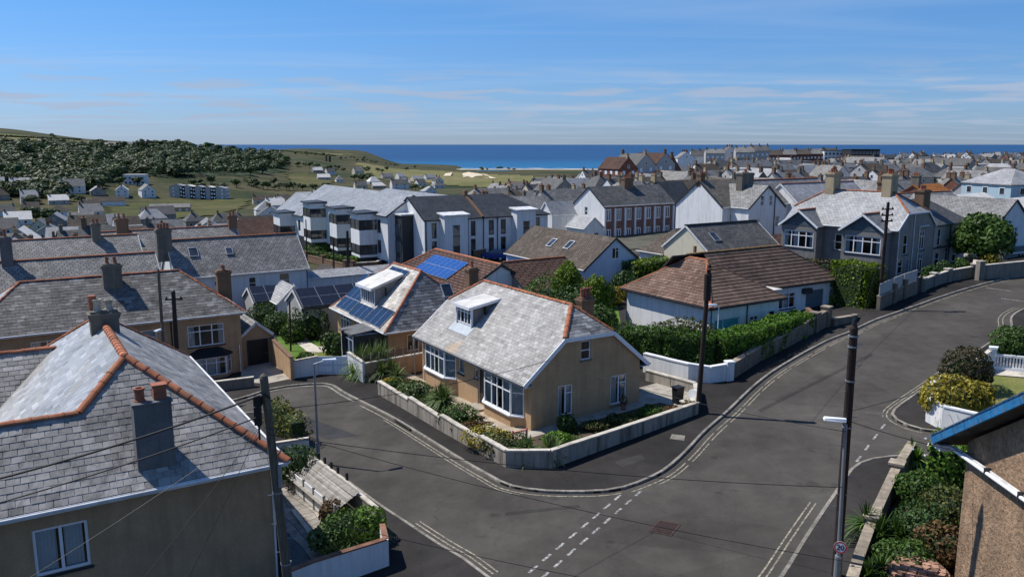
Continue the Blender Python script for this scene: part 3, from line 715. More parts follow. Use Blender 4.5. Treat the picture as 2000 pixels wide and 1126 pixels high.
def tiles(parent, faces, spec, mat, limit=300, name='slate', rest='slates'):
    """slates as parts for the `limit` that show largest, the rest of the roof joined as one part"""
    allt = []
    for f in faces: allt += tiled_face(spec, f)
    camp = V((0, 0, CAM_H)); w, g, lap = spec['w'], spec['g'], spec.get('lap', .06); h0, h1 = spec.get('h0', .026), spec.get('h1', .010)
    def size(t):
        d = camp - t[1]; L = d.length; n = t[2][3]; s = d.dot(n) / L
        p = cam_px(t[1])
        vis = 1 if (0 < p[0] < 2000 and 0 < p[1] < 1126 and s > 0) else 0.001
        return -vis * max(s, .01) / (L * L)
    full = sorted([t for t in allt if t[0]], key=size); single = full[:limit]; others = full[limit:] + [t for t in allt if not t[0]]
    me = tile_mesh(name + mat.name, w - .008, g + lap, h0, h1, mat)
    for t in single:
        o, u, v, n, uu, vv, c, lift, rot = t[2]
        P = o + u * uu + v * vv + n * (.004 + lift)
        u2 = (u + v * rot).normalized(); v2 = n.cross(u2)
        instance(me, name, Matrix(((u2.x, v2.x, n.x, P.x), (u2.y, v2.y, n.y, P.y), (u2.z, v2.z, n.z, P.z), (0, 0, 0, 1))), parent)
    mb = MB()
    for t in others:
        o, u, v, n, uu, vv, c, lift, rot = t[2]
        k = len(c); base = .004 + lift
        top = [o + u * x + v * y + n * (base + h0 + (h1 - h0) * (y - vv) / (g + lap)) for x, y in c]
        bot = [o + u * x + v * y + n * base for x, y in c]
        fs = [list(range(k))] + [[(i + 1) % k, i, k + i, k + (i + 1) % k] for i in range(k)]
        mb.add(top + bot, fs)
    if mb.v: stuff(mb.build(rest, mat, parent))
def cam_px(p):
    h = p.z - CAM_H; F = p.y * CA - h * SA; U = p.y * SA + h * CA
    if F < .1: return (-9999, -9999)
    return (1000 + FPX * p.x / F, 563 - FPX * U / F)

RIDGE_ME = {}
def ridge(parent, P, Q, mat='terracotta', r=.13, L=.46, name='ridge_tile', single=True):
    """a run of half-round ridge or hip tiles from P to Q"""
    P, Q = V(P), V(Q); d = Q - P; n = max(1, round(d.length / L)); l = d.length / n; d.normalize()
    side = d.cross(Z); side.normalize(); up = side.cross(d)
    def prof(x, lift):
        return [side * (-r * cos(pi * i / 6)) + up * (r * .8 * sin(pi * i / 6) - r * .35 + lift) for i in range(7)]
    if single:
        key = (mat, round(l, 3), round(r, 3))
        if key not in RIDGE_ME:
            vs = []; fs = []
            for (x, k) in ((0, 1.0), (l * .86, .93), (l * .88, 1.08), (l + .02, 1.08)):
                vs += [(x, -r * k * cos(pi * i / 6), r * k * .8 * sin(pi * i / 6) - r * .35) for i in range(7)]
            for s in range(3): fs += [(s * 7 + i, s * 7 + i + 1, (s + 1) * 7 + i + 1, (s + 1) * 7 + i) for i in range(6)]
            fs += [tuple(range(7)), tuple(range(27, 20, -1))]
            me = bpy.data.meshes.new(name); me.from_pydata(vs, [], fs); me.materials.append(M[mat]); me.update(); RIDGE_ME[key] = me
        for i in range(n):
            p = P + d * (l * i); k = rnd.uniform(-.012, .012)
            y = -side; u2 = d.cross(y)
            if u2.z < 0: y = side; u2 = d.cross(y)
            p = p + u2 * k
            instance(RIDGE_ME[key], name, Matrix(((d.x, y.x, u2.x, p.x), (d.y, y.y, u2.y, p.y), (d.z, y.z, u2.z, p.z), (0, 0, 0, 1))), parent)
    else:
        mb = MB(); a = prof(0, 0)
        mb.add([P + q for q in a] + [Q + q for q in a], [[i, 7 + i, 8 + i, i + 1] for i in range(6)] + [list(range(7)), list(range(7, 14))[::-1]])
        mb.build('ridge_capping' if name == 'ridge_tile' else name, M[mat], parent)

def gutter(parent, P, Q, mat='fascia', gm=None, h=.18, out=None, name='fascia'):
    P, Q = V(P), V(Q); MB().beam(P, Q, .03, h).build(name, M[mat], parent)
    if gm:
        o = V(out).normalized() * .075
        MB().tube(P + o + Z * .03, Q + o + Z * .03, .055, n=8).build('gutter', M[gm], parent)
def pipe(parent, P, z0, z1, mat='fascia', r=.04, name='downpipe'):
    MB().tube(V((P.x, P.y, z0)), V((P.x, P.y, z1)), r, n=8).build(name, M[mat], parent)

def chimney(parent, F, a, b, z0, z1, wa, wb, mat='stack', pots=2, potmat='pot', along='a', pot_h=.45, cap=True, name='chimney', pot_r=.13):
    c = MB(); A, B = F.A, F.B; ctr = F(a, b, 0)
    c.box(ctr + Z * (z0 + z1) / 2, A * wa / 2, B * wb / 2, Z * (z1 - z0) / 2)
    if cap:
        c.box(ctr + Z * (z1 + .0), A * (wa / 2 + .05), B * (wb / 2 + .05), Z * .07)
        c.box(ctr + Z * (z1 + .13), A * (wa / 2 + .09), B * (wb / 2 + .09), Z * .062)
        c.box(ctr + Z * (z1 + .24), A * (wa / 2 - .02), B * (wb / 2 - .02), Z * .05)
    o = c.build(name, M[mat], parent); top = z1 + (.29 if cap else 0)
    for i in range(pots):
        t = (i - (pots - 1) / 2) * ((wa if along == 'a' else wb) * .82 / max(1, pots))
        p = ctr + (A if along == 'a' else B) * t; hh = pot_h * rnd.uniform(.85, 1.15); r = pot_r
        MB().lathe(V((p.x, p.y, top - .02)), [(r * 1.15, 0), (r * 1.12, .06), (r * .92, .1), (r * .88, hh * .8), (r * 1.1, hh * .84), (r * 1.1, hh), (r * .75, hh), (r * .7, hh * .7)], 10).build('chimney_pot', M[potmat], o, smooth=False)
    return o

def solar_array(parent, O, u, v, n, cols, rows, pw, ph, mat, skip=(), gap=.02, lift=.10):
    """panels lying on a roof slope: O is the lower-left corner on the slope"""
    for j in range(rows):
        for i in range(cols):
            if (i, j) in skip: continue
            p = O + u * (i * (pw + gap)) + v * (j * (ph + gap)) + n * lift
            fr = MB(); c = p + u * pw / 2 + v * ph / 2
            fr.box(c, u * pw / 2, v * ph / 2, n * .02)
            f = fr.build('solar_panel', M['alu'], parent)
            e = .012; q = [p + u * e + v * e, p + u * (pw - e) + v * e, p + u * (pw - e) + v * (ph - e), p + u * e + v * (ph - e)]
            MB().poly([x + n * .024 for x in q], [(0, 0), (pw, 0), (pw, ph), (0, ph)]).build('cell_sheet', M[mat], f)

def skylight(parent, C, u, v, n, w, h, glass='darkglass', name='skylight'):
    f = MB(); t = .05
    f.box(C + n * .09 - v * (h / 2 - t / 2), u * w / 2, v * t / 2, n * .05); f.box(C + n * .09 + v * (h / 2 - t / 2), u * w / 2, v * t / 2, n * .05)
    f.box(C + n * .09 - u * (w / 2 - t / 2), u * t / 2, v * (h / 2 - t), n * .049); f.box(C + n * .09 + u * (w / 2 - t / 2), u * t / 2, v * (h / 2 - t), n * .049)
    o = f.build(name, M['alu'], parent)
    q = [C - u * (w / 2 - t) - v * (h / 2 - t), C + u * (w / 2 - t) - v * (h / 2 - t), C + u * (w / 2 - t) + v * (h / 2 - t), C - u * (w / 2 - t) + v * (h / 2 - t)]
    MB().poly([x + n * .11 for x in q]).build('pane', M[glass], o)

def hip_faces(F, a0, a1, b0, b1, ze, zr, ra, rb):
    """hipped roof, ridge from ra to rb; ridge direction = longer axis given as 'a' positions at mid b"""
    bm = (b0 + b1) / 2
    A0, A1, B1, B0 = F(a0, b0, ze), F(a1, b0, ze), F(a1, b1, ze), F(a0, b1, ze)
    R0, R1 = F(ra, bm, zr), F(rb, bm, zr)
    return dict(front=[A0, R0, R1, A1], back=[B0, B1, R1, R0], near=[A0, B0, R0], far=[A1, R1, B1], R0=R0, R1=R1, c=(A0, A1, B1, B0))

# ---------------------------------------------------------------- plants
def leaves(mb, pts, size, flat=0.0, R=rnd, tri=False, aspect=1.7):
    for p, nn in pts:
        d = V((R.gauss(0, 1), R.gauss(0, 1), R.gauss(0, 1))); 
        n = (nn * (0.9 + flat) + d * .55).normalized()
        u = n.cross(V((R.gauss(0, 1), R.gauss(0, 1), R.gauss(0, 1)))).normalized(); v = n.cross(u)
        s = size * R.uniform(.6, 1.3); l = s * aspect
        mb.add([p - u * s * .5, p + v * l * .35 + n * s * .12, p + u * s * .5 + n * 0, p - v * l * .5], [[0, 1, 2, 3]] if not tri else [[0, 1, 2]])
def blob_pts(c, rx, ry, rz, n, R=rnd, bottom=-0.35, lumps=0, depth=0.25):
    """leaf positions over a lumpy crown: mostly in its outer shell, some inside"""
    out = []; L = []
    for _ in range(lumps):
        d = V((R.gauss(0, 1), R.gauss(0, 1), abs(R.gauss(0, .8)))).normalized(); L.append((d, R.uniform(.35, .6)))
    while len(out) < n:
        d = V((R.gauss(0, 1), R.gauss(0, 1), R.gauss(0, 1))).normalized()
        if d.z < bottom: continue
        k = 1.0 + .16 * noise.noise(d * 2.3 + V(c) * .37) + .1 * noise.noise(d * 5.1 + V(c))
        for (ld, lw) in L:
            t = d.dot(ld)
            if t > lw: k += .22 * (t - lw) / (1 - lw)
        r = k * (1 - depth * (R.random() ** 2))
        out.append((V(c) + V((d.x * rx * r, d.y * ry * r, d.z * rz * r)), V((d.x / rx, d.y / ry, d.z / rz)).normalized()))
    return out
def bush(name, label, cat, c, rx, ry, rz, mat, n=500, leaf=.1, R=rnd, group=None, stems=True, lumps=4, bottom=-.2):
    """a shrub standing on the ground at c"""
    o = thing(name, label, cat, c, group)
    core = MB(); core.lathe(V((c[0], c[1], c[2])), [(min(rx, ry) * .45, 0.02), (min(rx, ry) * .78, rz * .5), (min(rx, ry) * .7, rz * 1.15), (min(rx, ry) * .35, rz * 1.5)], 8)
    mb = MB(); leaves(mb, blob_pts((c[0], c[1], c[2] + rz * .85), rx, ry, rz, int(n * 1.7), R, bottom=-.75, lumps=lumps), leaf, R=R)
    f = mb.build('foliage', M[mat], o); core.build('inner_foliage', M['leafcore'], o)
    return o
def spiky(name, label, c, r, n, mat='spiky', trunk=0.0, cat='plant', group=None, R=rnd, heads=1, w=.05, droop=.5):
    """cordyline or yucca: rosettes of long narrow leaves on short trunks"""
    o = thing(name, label, cat, c, group); mb = MB(); tb = MB(); c = V(c)
    for h in range(heads):
        top = c + V((0, 0, trunk)) if heads == 1 else c + V((R.uniform(-.5, .5) * r, R.uniform(-.5, .5) * r, trunk * R.uniform(.6, 1.2)))
        tb.tube(c + (V((0, 0, 0)) if heads == 1 else (top - c) * .1 * V((1, 1, 0)).length), top, .09, .07, 7)
        for i in range(n // heads):
            az = R.uniform(0, 2 * pi); el = R.uniform(-.25, 1.45); L = r * R.uniform(.75, 1.1); d = V((cos(az) * cos(el), sin(az) * cos(el), sin(el)))
            side = d.cross(Z)
            if side.length < .05: side = V((1, 0, 0))
            side.normalize(); prev = None
            ring = []
            for k in range(4):
                t = k / 3; p = top + d * L * t - Z * (droop * L * t * t * cos(el)); ww = w * (1 - t) ** .6 * .5 if k < 3 else .004
                ring.append((p - side * ww, p + side * ww))
            vs = [q for pr in ring for q in pr]; mb.add(vs, [[2 * k, 2 * k + 1, 2 * k + 3, 2 * k + 2] for k in range(3)])
    mb.build('foliage', M[mat], o); tb.build('trunk', M['bark'], o)
    return o
def hedge(name, label, path, w, h, mat, dens=60, leaf=.13, z0=None, R=rnd, group=None, cat='hedge', core='darkleaf', wob=.12, mat2=None):
    """clipped hedge along a list of ground points (x, y, z); height h"""
    o = thing(name, label, cat, path[0], group); mb = MB(); cb = MB()
    hs = h if isinstance(h, (list, tuple)) else [h] * len(path)
    for k in range(len(path) - 1):
        p, q = V(path[k]), V(path[k + 1]); d = q - p; L = d.length; dn = d.normalized(); s = V((dn.y, -dn.x, 0)).normalized()
        h0, h1 = hs[k], hs[k + 1]
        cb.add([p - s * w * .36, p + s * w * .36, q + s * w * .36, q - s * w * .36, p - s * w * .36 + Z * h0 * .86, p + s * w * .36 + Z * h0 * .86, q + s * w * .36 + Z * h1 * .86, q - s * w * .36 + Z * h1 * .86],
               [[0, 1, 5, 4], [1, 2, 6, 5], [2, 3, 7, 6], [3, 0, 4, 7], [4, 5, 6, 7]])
        n = int(L * (2 * (h0 + h1) / 2 + w) * dens * 1.6)
        for _ in range(n):
            t = R.random(); hh = h0 + (h1 - h0) * t; x = R.uniform(0, 2 * hh + w)
            base = p + d * t; wb = wob * noise.noise(base * 1.3 + Z * x) * 2
            if x < hh: pt = base - s * (w / 2 + wb) + Z * x; nn = -s
            elif x < hh + w: pt = base + s * (x - hh - w / 2) + Z * (hh + wb); nn = V((0, 0, 1))
            else: pt = base + s * (w / 2 + wb) + Z * (x - hh - w); nn = s
            pt -= nn * .16 * (R.random() ** 2)
            leaves(mb, [(pt, nn)], leaf, R=R)
        for (e, nn) in ((p, -dn), (q, dn)):
            for _ in range(int(w * max(hs) * dens * .9)):
                leaves(mb, [(e + s * R.uniform(-w / 2, w / 2) + Z * R.uniform(0, h0 if e is p else h1) + nn * R.uniform(-.1, .08), nn)], leaf, R=R)
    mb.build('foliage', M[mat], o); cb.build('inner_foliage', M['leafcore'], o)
    return o
def tree(name, label, c, h, r, mat, n=1200, leaf=.22, group=None, R=rnd, trunk_h=None, lumps=9, cat='tree', rz=None):
    """broadleaf tree: tapered trunk with limbs and a lumpy crown of leaves"""
    c = V(c); o = thing(name, label, cat, c, group); th = trunk_h if trunk_h is not None else h * .35; rz = rz or (h - th) / 2 * 1.15
    cc = c + Z * (h - rz * .95)
    tb = MB(); tb.tube(c - Z * .2, c + Z * th, .045 * h, .03 * h, 8)
    for i in range(6):
        az = i * 1.05 + R.uniform(-.3, .3); e = cc + V((cos(az) * r * .55, sin(az) * r * .55, R.uniform(-.1, .4) * rz)); s = c + Z * th * R.uniform(.75, 1)
        tb.tube(s, (s + e) / 2 + Z * .1, .022 * h, .014 * h, 6); tb.tube((s + e) / 2 + Z * .1, e, .014 * h, .006 * h, 5)
    tb.build('trunk', M['bark'], o)
    mb = MB()
    for k in range(lumps):
        az = R.uniform(0, 2 * pi); el = R.uniform(-.3, 1.3); d = V((cos(az) * cos(el) * r * .55, sin(az) * cos(el) * r * .55, sin(el) * rz * .55))
        q = R.uniform(.42, .62); leaves(mb, blob_pts(cc + d, r * q, r * q, rz * q, n // lumps, R, bottom=-.6, depth=.45), leaf, R=R)
    mb.build('crown', M[mat], o); return o
# ---------------------------------------------------------------- terrain, sea
def build_terrain():
    dirs = []; a = -180.0
    while a < 180: dirs.append(a); a += 0.5 if -40 <= a < 40 else 4.0
    rs = [0.5, 8, 16, 25, 35, 45, 55, 65, 75, 85, 95, 105]
    r = 110.0
    while r < 2600: rs.append(r); r *= 1.018
    rs += [2600, 3000]
    vs = []; fs = []; n = len(dirs)
    for r in rs:
        for d in dirs:
            x, y = r * sin(radians(d)), r * cos(radians(d))
            z = ground_z(x, y) - .05 if r < 2900 else -60
            vs.append((x, y, z))
    for k in range(len(rs) - 1):
        for i in range(n):
            j = (i + 1) % n; fs.append((k * n + i, k * n + j, (k + 1) * n + j, (k + 1) * n + i))
    me = bpy.data.meshes.new('ground'); me.from_pydata(vs, [], fs); me.polygons.foreach_set('use_smooth', [True] * len(fs))
    me.materials.append(M['terrain']); me.update()
    return structure(link(bpy.data.objects.new('ground', me)))
build_terrain()

def build_sea():
    m, nt, b, out = _new('sea_water')
    g = nt.nodes.new('ShaderNodeNewGeometry'); sp = nt.nodes.new('ShaderNodeSeparateXYZ'); nt.links.new(g.outputs['Position'], sp.inputs[0])
    near = nt.nodes.new('ShaderNodeMapRange'); near.inputs[1].default_value = 1900; near.inputs[2].default_value = 3400; near.inputs[3].default_value = 1; near.inputs[4].default_value = 0; near.interpolation_type = 'SMOOTHSTEP'
    nt.links.new(sp.outputs['Y'], near.inputs[0])
    st = _noise(nt, 0.003, 6, 0.6, stretch=(0.35, 1.6, 1)); st2 = _noise(nt, 0.02, 5, 0.6, stretch=(0.25, 1.4, 1))
    deep = _ramp(nt, st, [(0.3, (0.010, 0.050, 0.135)), (0.7, (0.016, 0.075, 0.185))])
    shal = _ramp(nt, st2, [(0.3, (0.012, 0.10, 0.235)), (0.7, (0.022, 0.15, 0.29))])
    c = _mix(nt, deep, shal, near.outputs[0])
    nt.links.new(c, b.inputs['Base Color']); b.inputs['Roughness'].default_value = 0.45; b.inputs['Specular IOR Level'].default_value = 0.18
    _bump(nt, b, _noise(nt, 0.08, 5, 0.7, stretch=(0.4, 1.5, 1)), 0.9, 3.0)
    mb = MB(); ys = [1400, 3000, 8000, 20000, 60000]
    for a, c2 in zip(ys, ys[1:]):
        mb.poly([V((-70000, a, -40)), V((70000, a, -40)), V((70000, c2, -40)), V((-70000, c2, -40))])
    structure(mb.build('sea', m))
    # surf breaking along the beach
    f = MB(); R = random.Random(4)
    for k, (yy, w) in enumerate(((1852, 14), (1893, 9), (1948, 7))):
        x = -190.0
        while x < 260:
            L = R.uniform(18, 60)
            if R.random() < .75:
                y0 = yy + 10 * sin(x * .02 + k) + R.uniform(-3, 3); ww = w * R.uniform(.4, 1)
                f.poly([V((x, y0, -39.7)), V((x + L * .5, y0 - ww * .5, -39.7)), V((x + L, y0 + 1, -39.7)), V((x + L * .6, y0 + ww, -39.7)), V((x + L * .3, y0 + ww * .9, -39.7))])
            x += L * R.uniform(.8, 1.2)
    o = f.build('surf', plain('sea_foam', (0.8, 0.82, 0.82), 0.9, 0.1, 0.1, 1, 0)); o['kind'] = 'stuff'; tag(o, 'white lines of surf breaking along the far beach', 'surf')
build_sea()

def terrain_patch(name, pxs, mat, lift=.25, step=6.0, kind='structure'):
    """a patch of field that follows the ground inside an outline surveyed from the photograph"""
    pts = []
    for p in pxs:
        q = on_terrain(*p)
        if q: pts.append((q.x, q.y))
    if len(pts) < 3: return None
    x0, x1 = min(p[0] for p in pts), max(p[0] for p in pts); y0, y1 = min(p[1] for p in pts), max(p[1] for p in pts)
    s = sum(pts[i][0] * pts[(i + 1) % len(pts)][1] - pts[(i + 1) % len(pts)][0] * pts[i][1] for i in range(len(pts)))
    if s < 0: pts = pts[::-1]
    mb = MB(); step = max(step, (x1 - x0) / 60, (y1 - y0) / 60)
    def inside(x, y):
        c = False
        for i in range(len(pts)):
            xa, ya = pts[i]; xb, yb = pts[i - 1]
            if (ya > y) != (yb > y) and x < (xb - xa) * (y - ya) / (yb - ya) + xa: c = not c
        return c
    nx = int((x1 - x0) / step) + 1; ny = int((y1 - y0) / step) + 1
    for i in range(nx):
        for j in range(ny):
            x, y = x0 + i * step, y0 + j * step
            if inside(x + step / 2, y + step / 2):
                mb.poly([V((a, b, ground_z(a, b) + lift)) for a, b in ((x, y), (x + step, y), (x + step, y + step), (x, y + step))])
    if not mb.f: return None
    o = mb.build(name, mat, smooth=True); o['kind'] = kind; return o

# ---------------------------------------------------------------- streets
def tess(pts):
    return [tuple(pts[i] for i in t) for t in tessellate_polygon([[V((p.x, p.y, 0)) for p in pts]])]
def sheet(name, pts, mat, lift, thick=0.0, parent=None, kind='structure', uv=False):
    """flat polygon lying on the near slope"""
    P = [V((p.x, p.y, plane_z(p.x, p.y) + lift)) for p in pts]; mb = MB()
    for a, b, c in tess(P):
        if (b - a).cross(c - a).z < 0: b, c = c, b
        mb.add([a, b, c], [[0, 1, 2]])
    if thick:
        s = sum(P[i].x * P[(i + 1) % len(P)].y - P[(i + 1) % len(P)].x * P[i].y for i in range(len(P)))
        for i in range(len(P)):
            a, b = P[i], P[(i + 1) % len(P)]
            if s < 0: a, b = b, a
            mb.add([a, b, b - Z * thick, a - Z * thick], [[0, 3, 2, 1]])
    o = mb.build(name, mat, parent)
    if kind and parent is None: o['kind'] = kind
    return o
def smooth_line(pts, sub=3):
    out = []
    n = len(pts)
    for i in range(n - 1):
        p0, p1, p2, p3 = pts[max(0, i - 1)], pts[i], pts[i + 1], pts[min(n - 1, i + 2)]
        for k in range(sub):
            t = k / sub; t2, t3 = t * t, t * t * t
            out.append(0.5 * ((2 * p1) + (p2 - p0) * t + (2 * p0 - 5 * p1 + 4 * p2 - p3) * t2 + (3 * p1 - p0 - 3 * p2 + p3) * t3))
    out.append(pts[-1]); return out
def GP(l): return [G(*p) for p in l]
K1 = smooth_line(GP([(330, 815), (430, 790), (480, 777), (523, 763), (566, 755), (617, 751), (646, 753), (672, 769), (711, 789), (764, 816), (833, 858), (902, 901), (956, 932), (991, 950), (1044, 960), (1095, 963), (1146, 963), (1185, 961), (1222, 954), (1265, 938), (1300, 920), (1340, 885), (1377, 845), (1425, 803), (1478, 752), (1531, 714), (1614, 668), (1660, 650), (1708, 627), (1768, 606), (1850, 577), (1920, 556), (2000, 538), (2120, 515)]))
K2 = smooth_line(GP([(1040, 1190), (950, 1125), (905, 1091), (862, 1066), (800, 1025), (740, 985), (690, 948), (640, 912), (603, 876), (572, 842), (545, 818), (510, 806), (440, 815), (300, 850)]))
K3 = smooth_line(GP([(1470, 1200), (1525, 1126), (1560, 1070), (1600, 1008), (1642, 946), (1665, 914), (1700, 898), (1754, 892), (1820, 891), (1950, 889), (2150, 886)]))
K4 = smooth_line(GP([(2150, 850), (1900, 848), (1806, 842), (1763, 829), (1742, 815), (1745, 801), (1773, 780), (1834, 738), (1880, 705), (1932, 670), (1962, 651), (1974, 638), (1973, 622), (1988, 609), (2020, 598), (2120, 575)]))
P2 = lambda x, y: V((x, y, plane_z(x, y)))
b1 = K1 + [P2(75, 85), P2(75, 112), P2(-60, 112), P2(-60, 60), P2(-35, 52)]
b2 = [P2(2, 18), P2(2, 24)][:1] + K2 + [P2(-40, 48), P2(-40, 8), P2(2, 8)]
b3 = K3 + [P2(60, 30), P2(60, 8), P2(9, 8)]
b4 = K4 + [P2(75, 62), P2(75, 42), P2(40, 36)]
sheet('road', [P2(-55, 6), P2(75, 6), P2(75, 118), P2(-55, 118)], M['asphalt'], 0.0)
def kerbs(blockpts, K, name, flip=False, ends=(0, None)):
    o = sheet(name, blockpts, M['footway'], 0.11, 0.16)
    # kerb stones laid end to end along the edge
    Lx = K[ends[0]:ends[1]]; d = [0.0]
    for i in range(1, len(Lx)): d.append(d[-1] + (Lx[i] - Lx[i - 1]).length)
    def at(s):
        for i in range(1, len(d)):
            if s <= d[i]: return Lx[i - 1].lerp(Lx[i], (s - d[i - 1]) / max(1e-6, d[i] - d[i - 1]))
        return Lx[-1]
    step = .915; n = int(d[-1] / step); me = None
    BASE[o.name] = V((0, 0, 0))
    for i in range(n):
        p, q = at(i * step + .008), at((i + 1) * step - .008); L = (q - p).length
        if L < .3: continue
        u = (q - p).normalized(); s = u.cross(Z).normalized() * (-1 if flip else 1); w = u.cross(s)
        if w.z < 0: w = -w
        if me is None:
            mb = MB(); l = .9
            vs = [(0, -.02, 0), (l, -.02, 0), (l, -.02, .105), (l, .0, .125), (l, .13, .125), (l, .13, 0), (0, -.02, .105), (0, 0, .125), (0, .13, .125), (0, .13, 0)]
            fs = [(0, 1, 2, 6), (6, 2, 3, 7), (7, 3, 4, 8), (8, 4, 5, 9), (1, 5, 4, 3, 2), (0, 6, 7, 8, 9)]
            me = bpy.data.meshes.new('kerb_stone'); me.from_pydata(vs, [], fs); me.materials.append(M['kerb'])
        k = L / .9; lift = rnd.uniform(-.006, .006)
        y = -s
        instance(me, 'kerb_stone', Matrix(((u.x * k, y.x, w.x, p.x), (u.y * k, y.y, w.y, p.y), (u.z * k, y.z, w.z, p.z + lift), (0, 0, 0, 1))), o)
    return o
kerbs(b1, K1, 'pavement', flip=False)
kerbs(b2, K2, 'pavement', flip=False)
kerbs(b3, K3, 'pavement', flip=True)
kerbs(b4, K4, 'pavement', flip=True)
def stripe(K, off, w, mat, i0=0, i1=None, dash=None, lift=.006, side=1):
    L = K[i0:i1]; d = [0.0]
    for i in range(1, len(L)): d.append(d[-1] + (L[i] - L[i - 1]).length)
    def at(s):
        for i in range(1, len(d)):
            if s <= d[i] or i == len(d) - 1:
                t = (s - d[i - 1]) / max(1e-6, d[i] - d[i - 1]); p = L[i - 1].lerp(L[i], min(1, t))
                # averaged direction keeps the edge smooth
                a = L[max(0, i - 2)]; b = L[min(len(L) - 1, i + 1)]; u = (b - a).normalized(); return p, V((u.y, -u.x, 0)) * side
    mb = MB(); s = 0.0; step = .5; on = True
    segs = [(0, d[-1])] if not dash else []
    if dash:
        while s < d[-1]: segs.append((s, min(d[-1], s + dash[0]))); s += dash[0] + dash[1]
    for (a, b) in segs:
        n = max(1, int((b - a) / step)); prev = None
        for k in range(n + 1):
            p, nn = at(a + (b - a) * k / n); e = (p + nn * (off - w / 2), p + nn * (off + w / 2))
            e = [V((q.x, q.y, plane_z(q.x, q.y) + lift)) for q in e]
            if prev: mb.add([prev[0], prev[1], e[1], e[0]], [[0, 1, 2, 3]])
            prev = e
    o = mb.build('road_marking', mat); o['kind'] = 'structure'; return o
nl = lambda K, px: min(range(len(K)), key=lambda i: (cam_px(K[i])[0] - px[0]) ** 2 + (cam_px(K[i])[1] - px[1]) ** 2)
stripe(K1, .30, .08, M['line'], nl(K1, (711, 789)), nl(K1, (1222, 954)))
stripe(K1, .50, .06, M['line'], nl(K1, (764, 816)), nl(K1, (1044, 960)))
stripe(K1, .42, .07, M['line'], nl(K1, (1222, 954)), nl(K1, (2000, 538)), dash=(4.2, .35))
stripe(K1, .66, .07, M['line'], nl(K1, (1265, 938)), nl(K1, (1768, 606)), dash=(2.6, .5))
stripe(K1, .22, .14, M['kerb'], nl(K1, (480, 777)), nl(K1, (711, 789)))
stripe(K2, .30, .07, M['line'], nl(K2, (960, 1130)), nl(K2, (775, 1012)))
stripe(K2, .52, .07, M['line'], nl(K2, (960, 1130)), nl(K2, (775, 1012)))
stripe(K3, .45, .07, M['line'], 0, nl(K3, (1642, 946)) - 1, side=-1)
stripe(K3, .68, .07, M['line'], 0, nl(K3, (1642, 946)) - 1, side=-1)
stripe(K4, .25, .07, M['line'], nl(K4, (1806, 842)), nl(K4, (1932, 670)), side=-1)
stripe(K4, .45, .07, M['line'], nl(K4, (1742, 815)), nl(K4, (1880, 705)), side=-1)
stripe(K4, .5, .07, M['line'], nl(K4, (1974, 638)), nl(K4, (2020, 598)), side=-1)
stripe(K4, .8, .07, M['line'], nl(K4, (1974, 638)), nl(K4, (2020, 598)), side=-1)
# give-way lines across the side street, two broken rows
def dashrow(p, q, w, dash, gap, name='road_marking'):
    p, q = G(*p), G(*q); u = (q - p); L = u.length; u.normalize(); n = V((u.y, -u.x, 0)).normalized() * w / 2; s = 0; mb = MB()
    while s < L:
        a, b = p + u * s, p + u * min(L, s + dash)
        P = [a - n, b - n, b + n, a + n]; mb.add([V((x.x, x.y, plane_z(x.x, x.y) + .007)) for x in P], [[0, 1, 2, 3]]); s += dash + gap
    o = mb.build(name, M['whiteline']); o['kind'] = 'structure'
dashrow((1212, 966), (1018, 1130), .12, .6, .42)
dashrow((1252, 958), (1050, 1135), .12, .6, .42)
dashrow((1728, 828), (1672, 902), .12, .8, .9)
dashrow((1926, 562), (1975, 568), .12, 9, 1)
dashrow((1955, 582), (2010, 590), .12, 9, 1)
# worn patches and covers
def quad_px(name, pts, mat, lift=.008, **k): return sheet(name, GP(pts), mat, lift, **k)
patchm = asphalt('old_road_patch', (0.085, 0.08, 0.074), 0.2)
quad_px('road_patch', [(1690, 800), (1722, 802), (1728, 811), (1692, 808)], patchm)
quad_px('road_patch', [(560, 800), (700, 850), (640, 858), (540, 812)], asphalt('old_road_patch_dark', (0.05, 0.05, 0.052), 0.2), .004)
def grate(pxs, nbar, label):
    c = GP(pxs); o = thing('drain_grating', label, 'drain cover', c[0])
    fr = MB()
    for i in range(4):
        a, b = c[i], c[(i + 1) % 4]; fr.beam(a + Z * .012, b + Z * .012, .06, .02)
    fr.build('frame', M['iron'], o)
    for i in range(nbar):
        t = (i + .5) / nbar; a = c[0].lerp(c[1], t); b = c[3].lerp(c[2], t); MB().beam(a + Z * .012, b + Z * .012, (c[1] - c[0]).length / nbar * .6, .018).build('bar', M['iron'], o)
    MB().poly([p + Z * .004 for p in c]).build('pit', M['blacktrim'], o)
grate([(1287, 1016), (1329, 1024), (1310, 1046), (1268, 1037)], 9, 'rusty brown drain grating in the middle of the road junction')
def cover(pxs, label, lift=.118):
    o = quad_px('inspection_cover', pxs, M['block_wall'], lift); o.location.z += 0; del o['kind']; tag(o, label, 'inspection cover')
quad_px('road_patch', [(985, 1000), (1130, 985), (1133, 990), (988, 1006)], asphalt('trench_patch', (0.05, 0.047, 0.044), 0.2), .005)
quad_px('road_patch', [(1480, 800), (1700, 690), (1706, 693), (1486, 804)], bpy.data.materials['trench_patch'], .005)
quad_px('footway_patch', [(1200, 905), (1250, 890), (1262, 900), (1215, 916)], asphalt('footway_patch', (0.05, 0.047, 0.045), 0.2), .114)
quad_px('footway_patch', [(780, 815), (812, 836), (800, 842), (768, 822)], bpy.data.materials['footway_patch'], .114)
cover([(1702, 574), (1722, 571), (1730, 577), (1708, 581)], 'grey inspection cover in the footway near the stay wires')
cover([(1312, 851), (1338, 854), (1336, 864), (1308, 860)], 'small square concrete inspection cover in the footway by the corner garden wall')
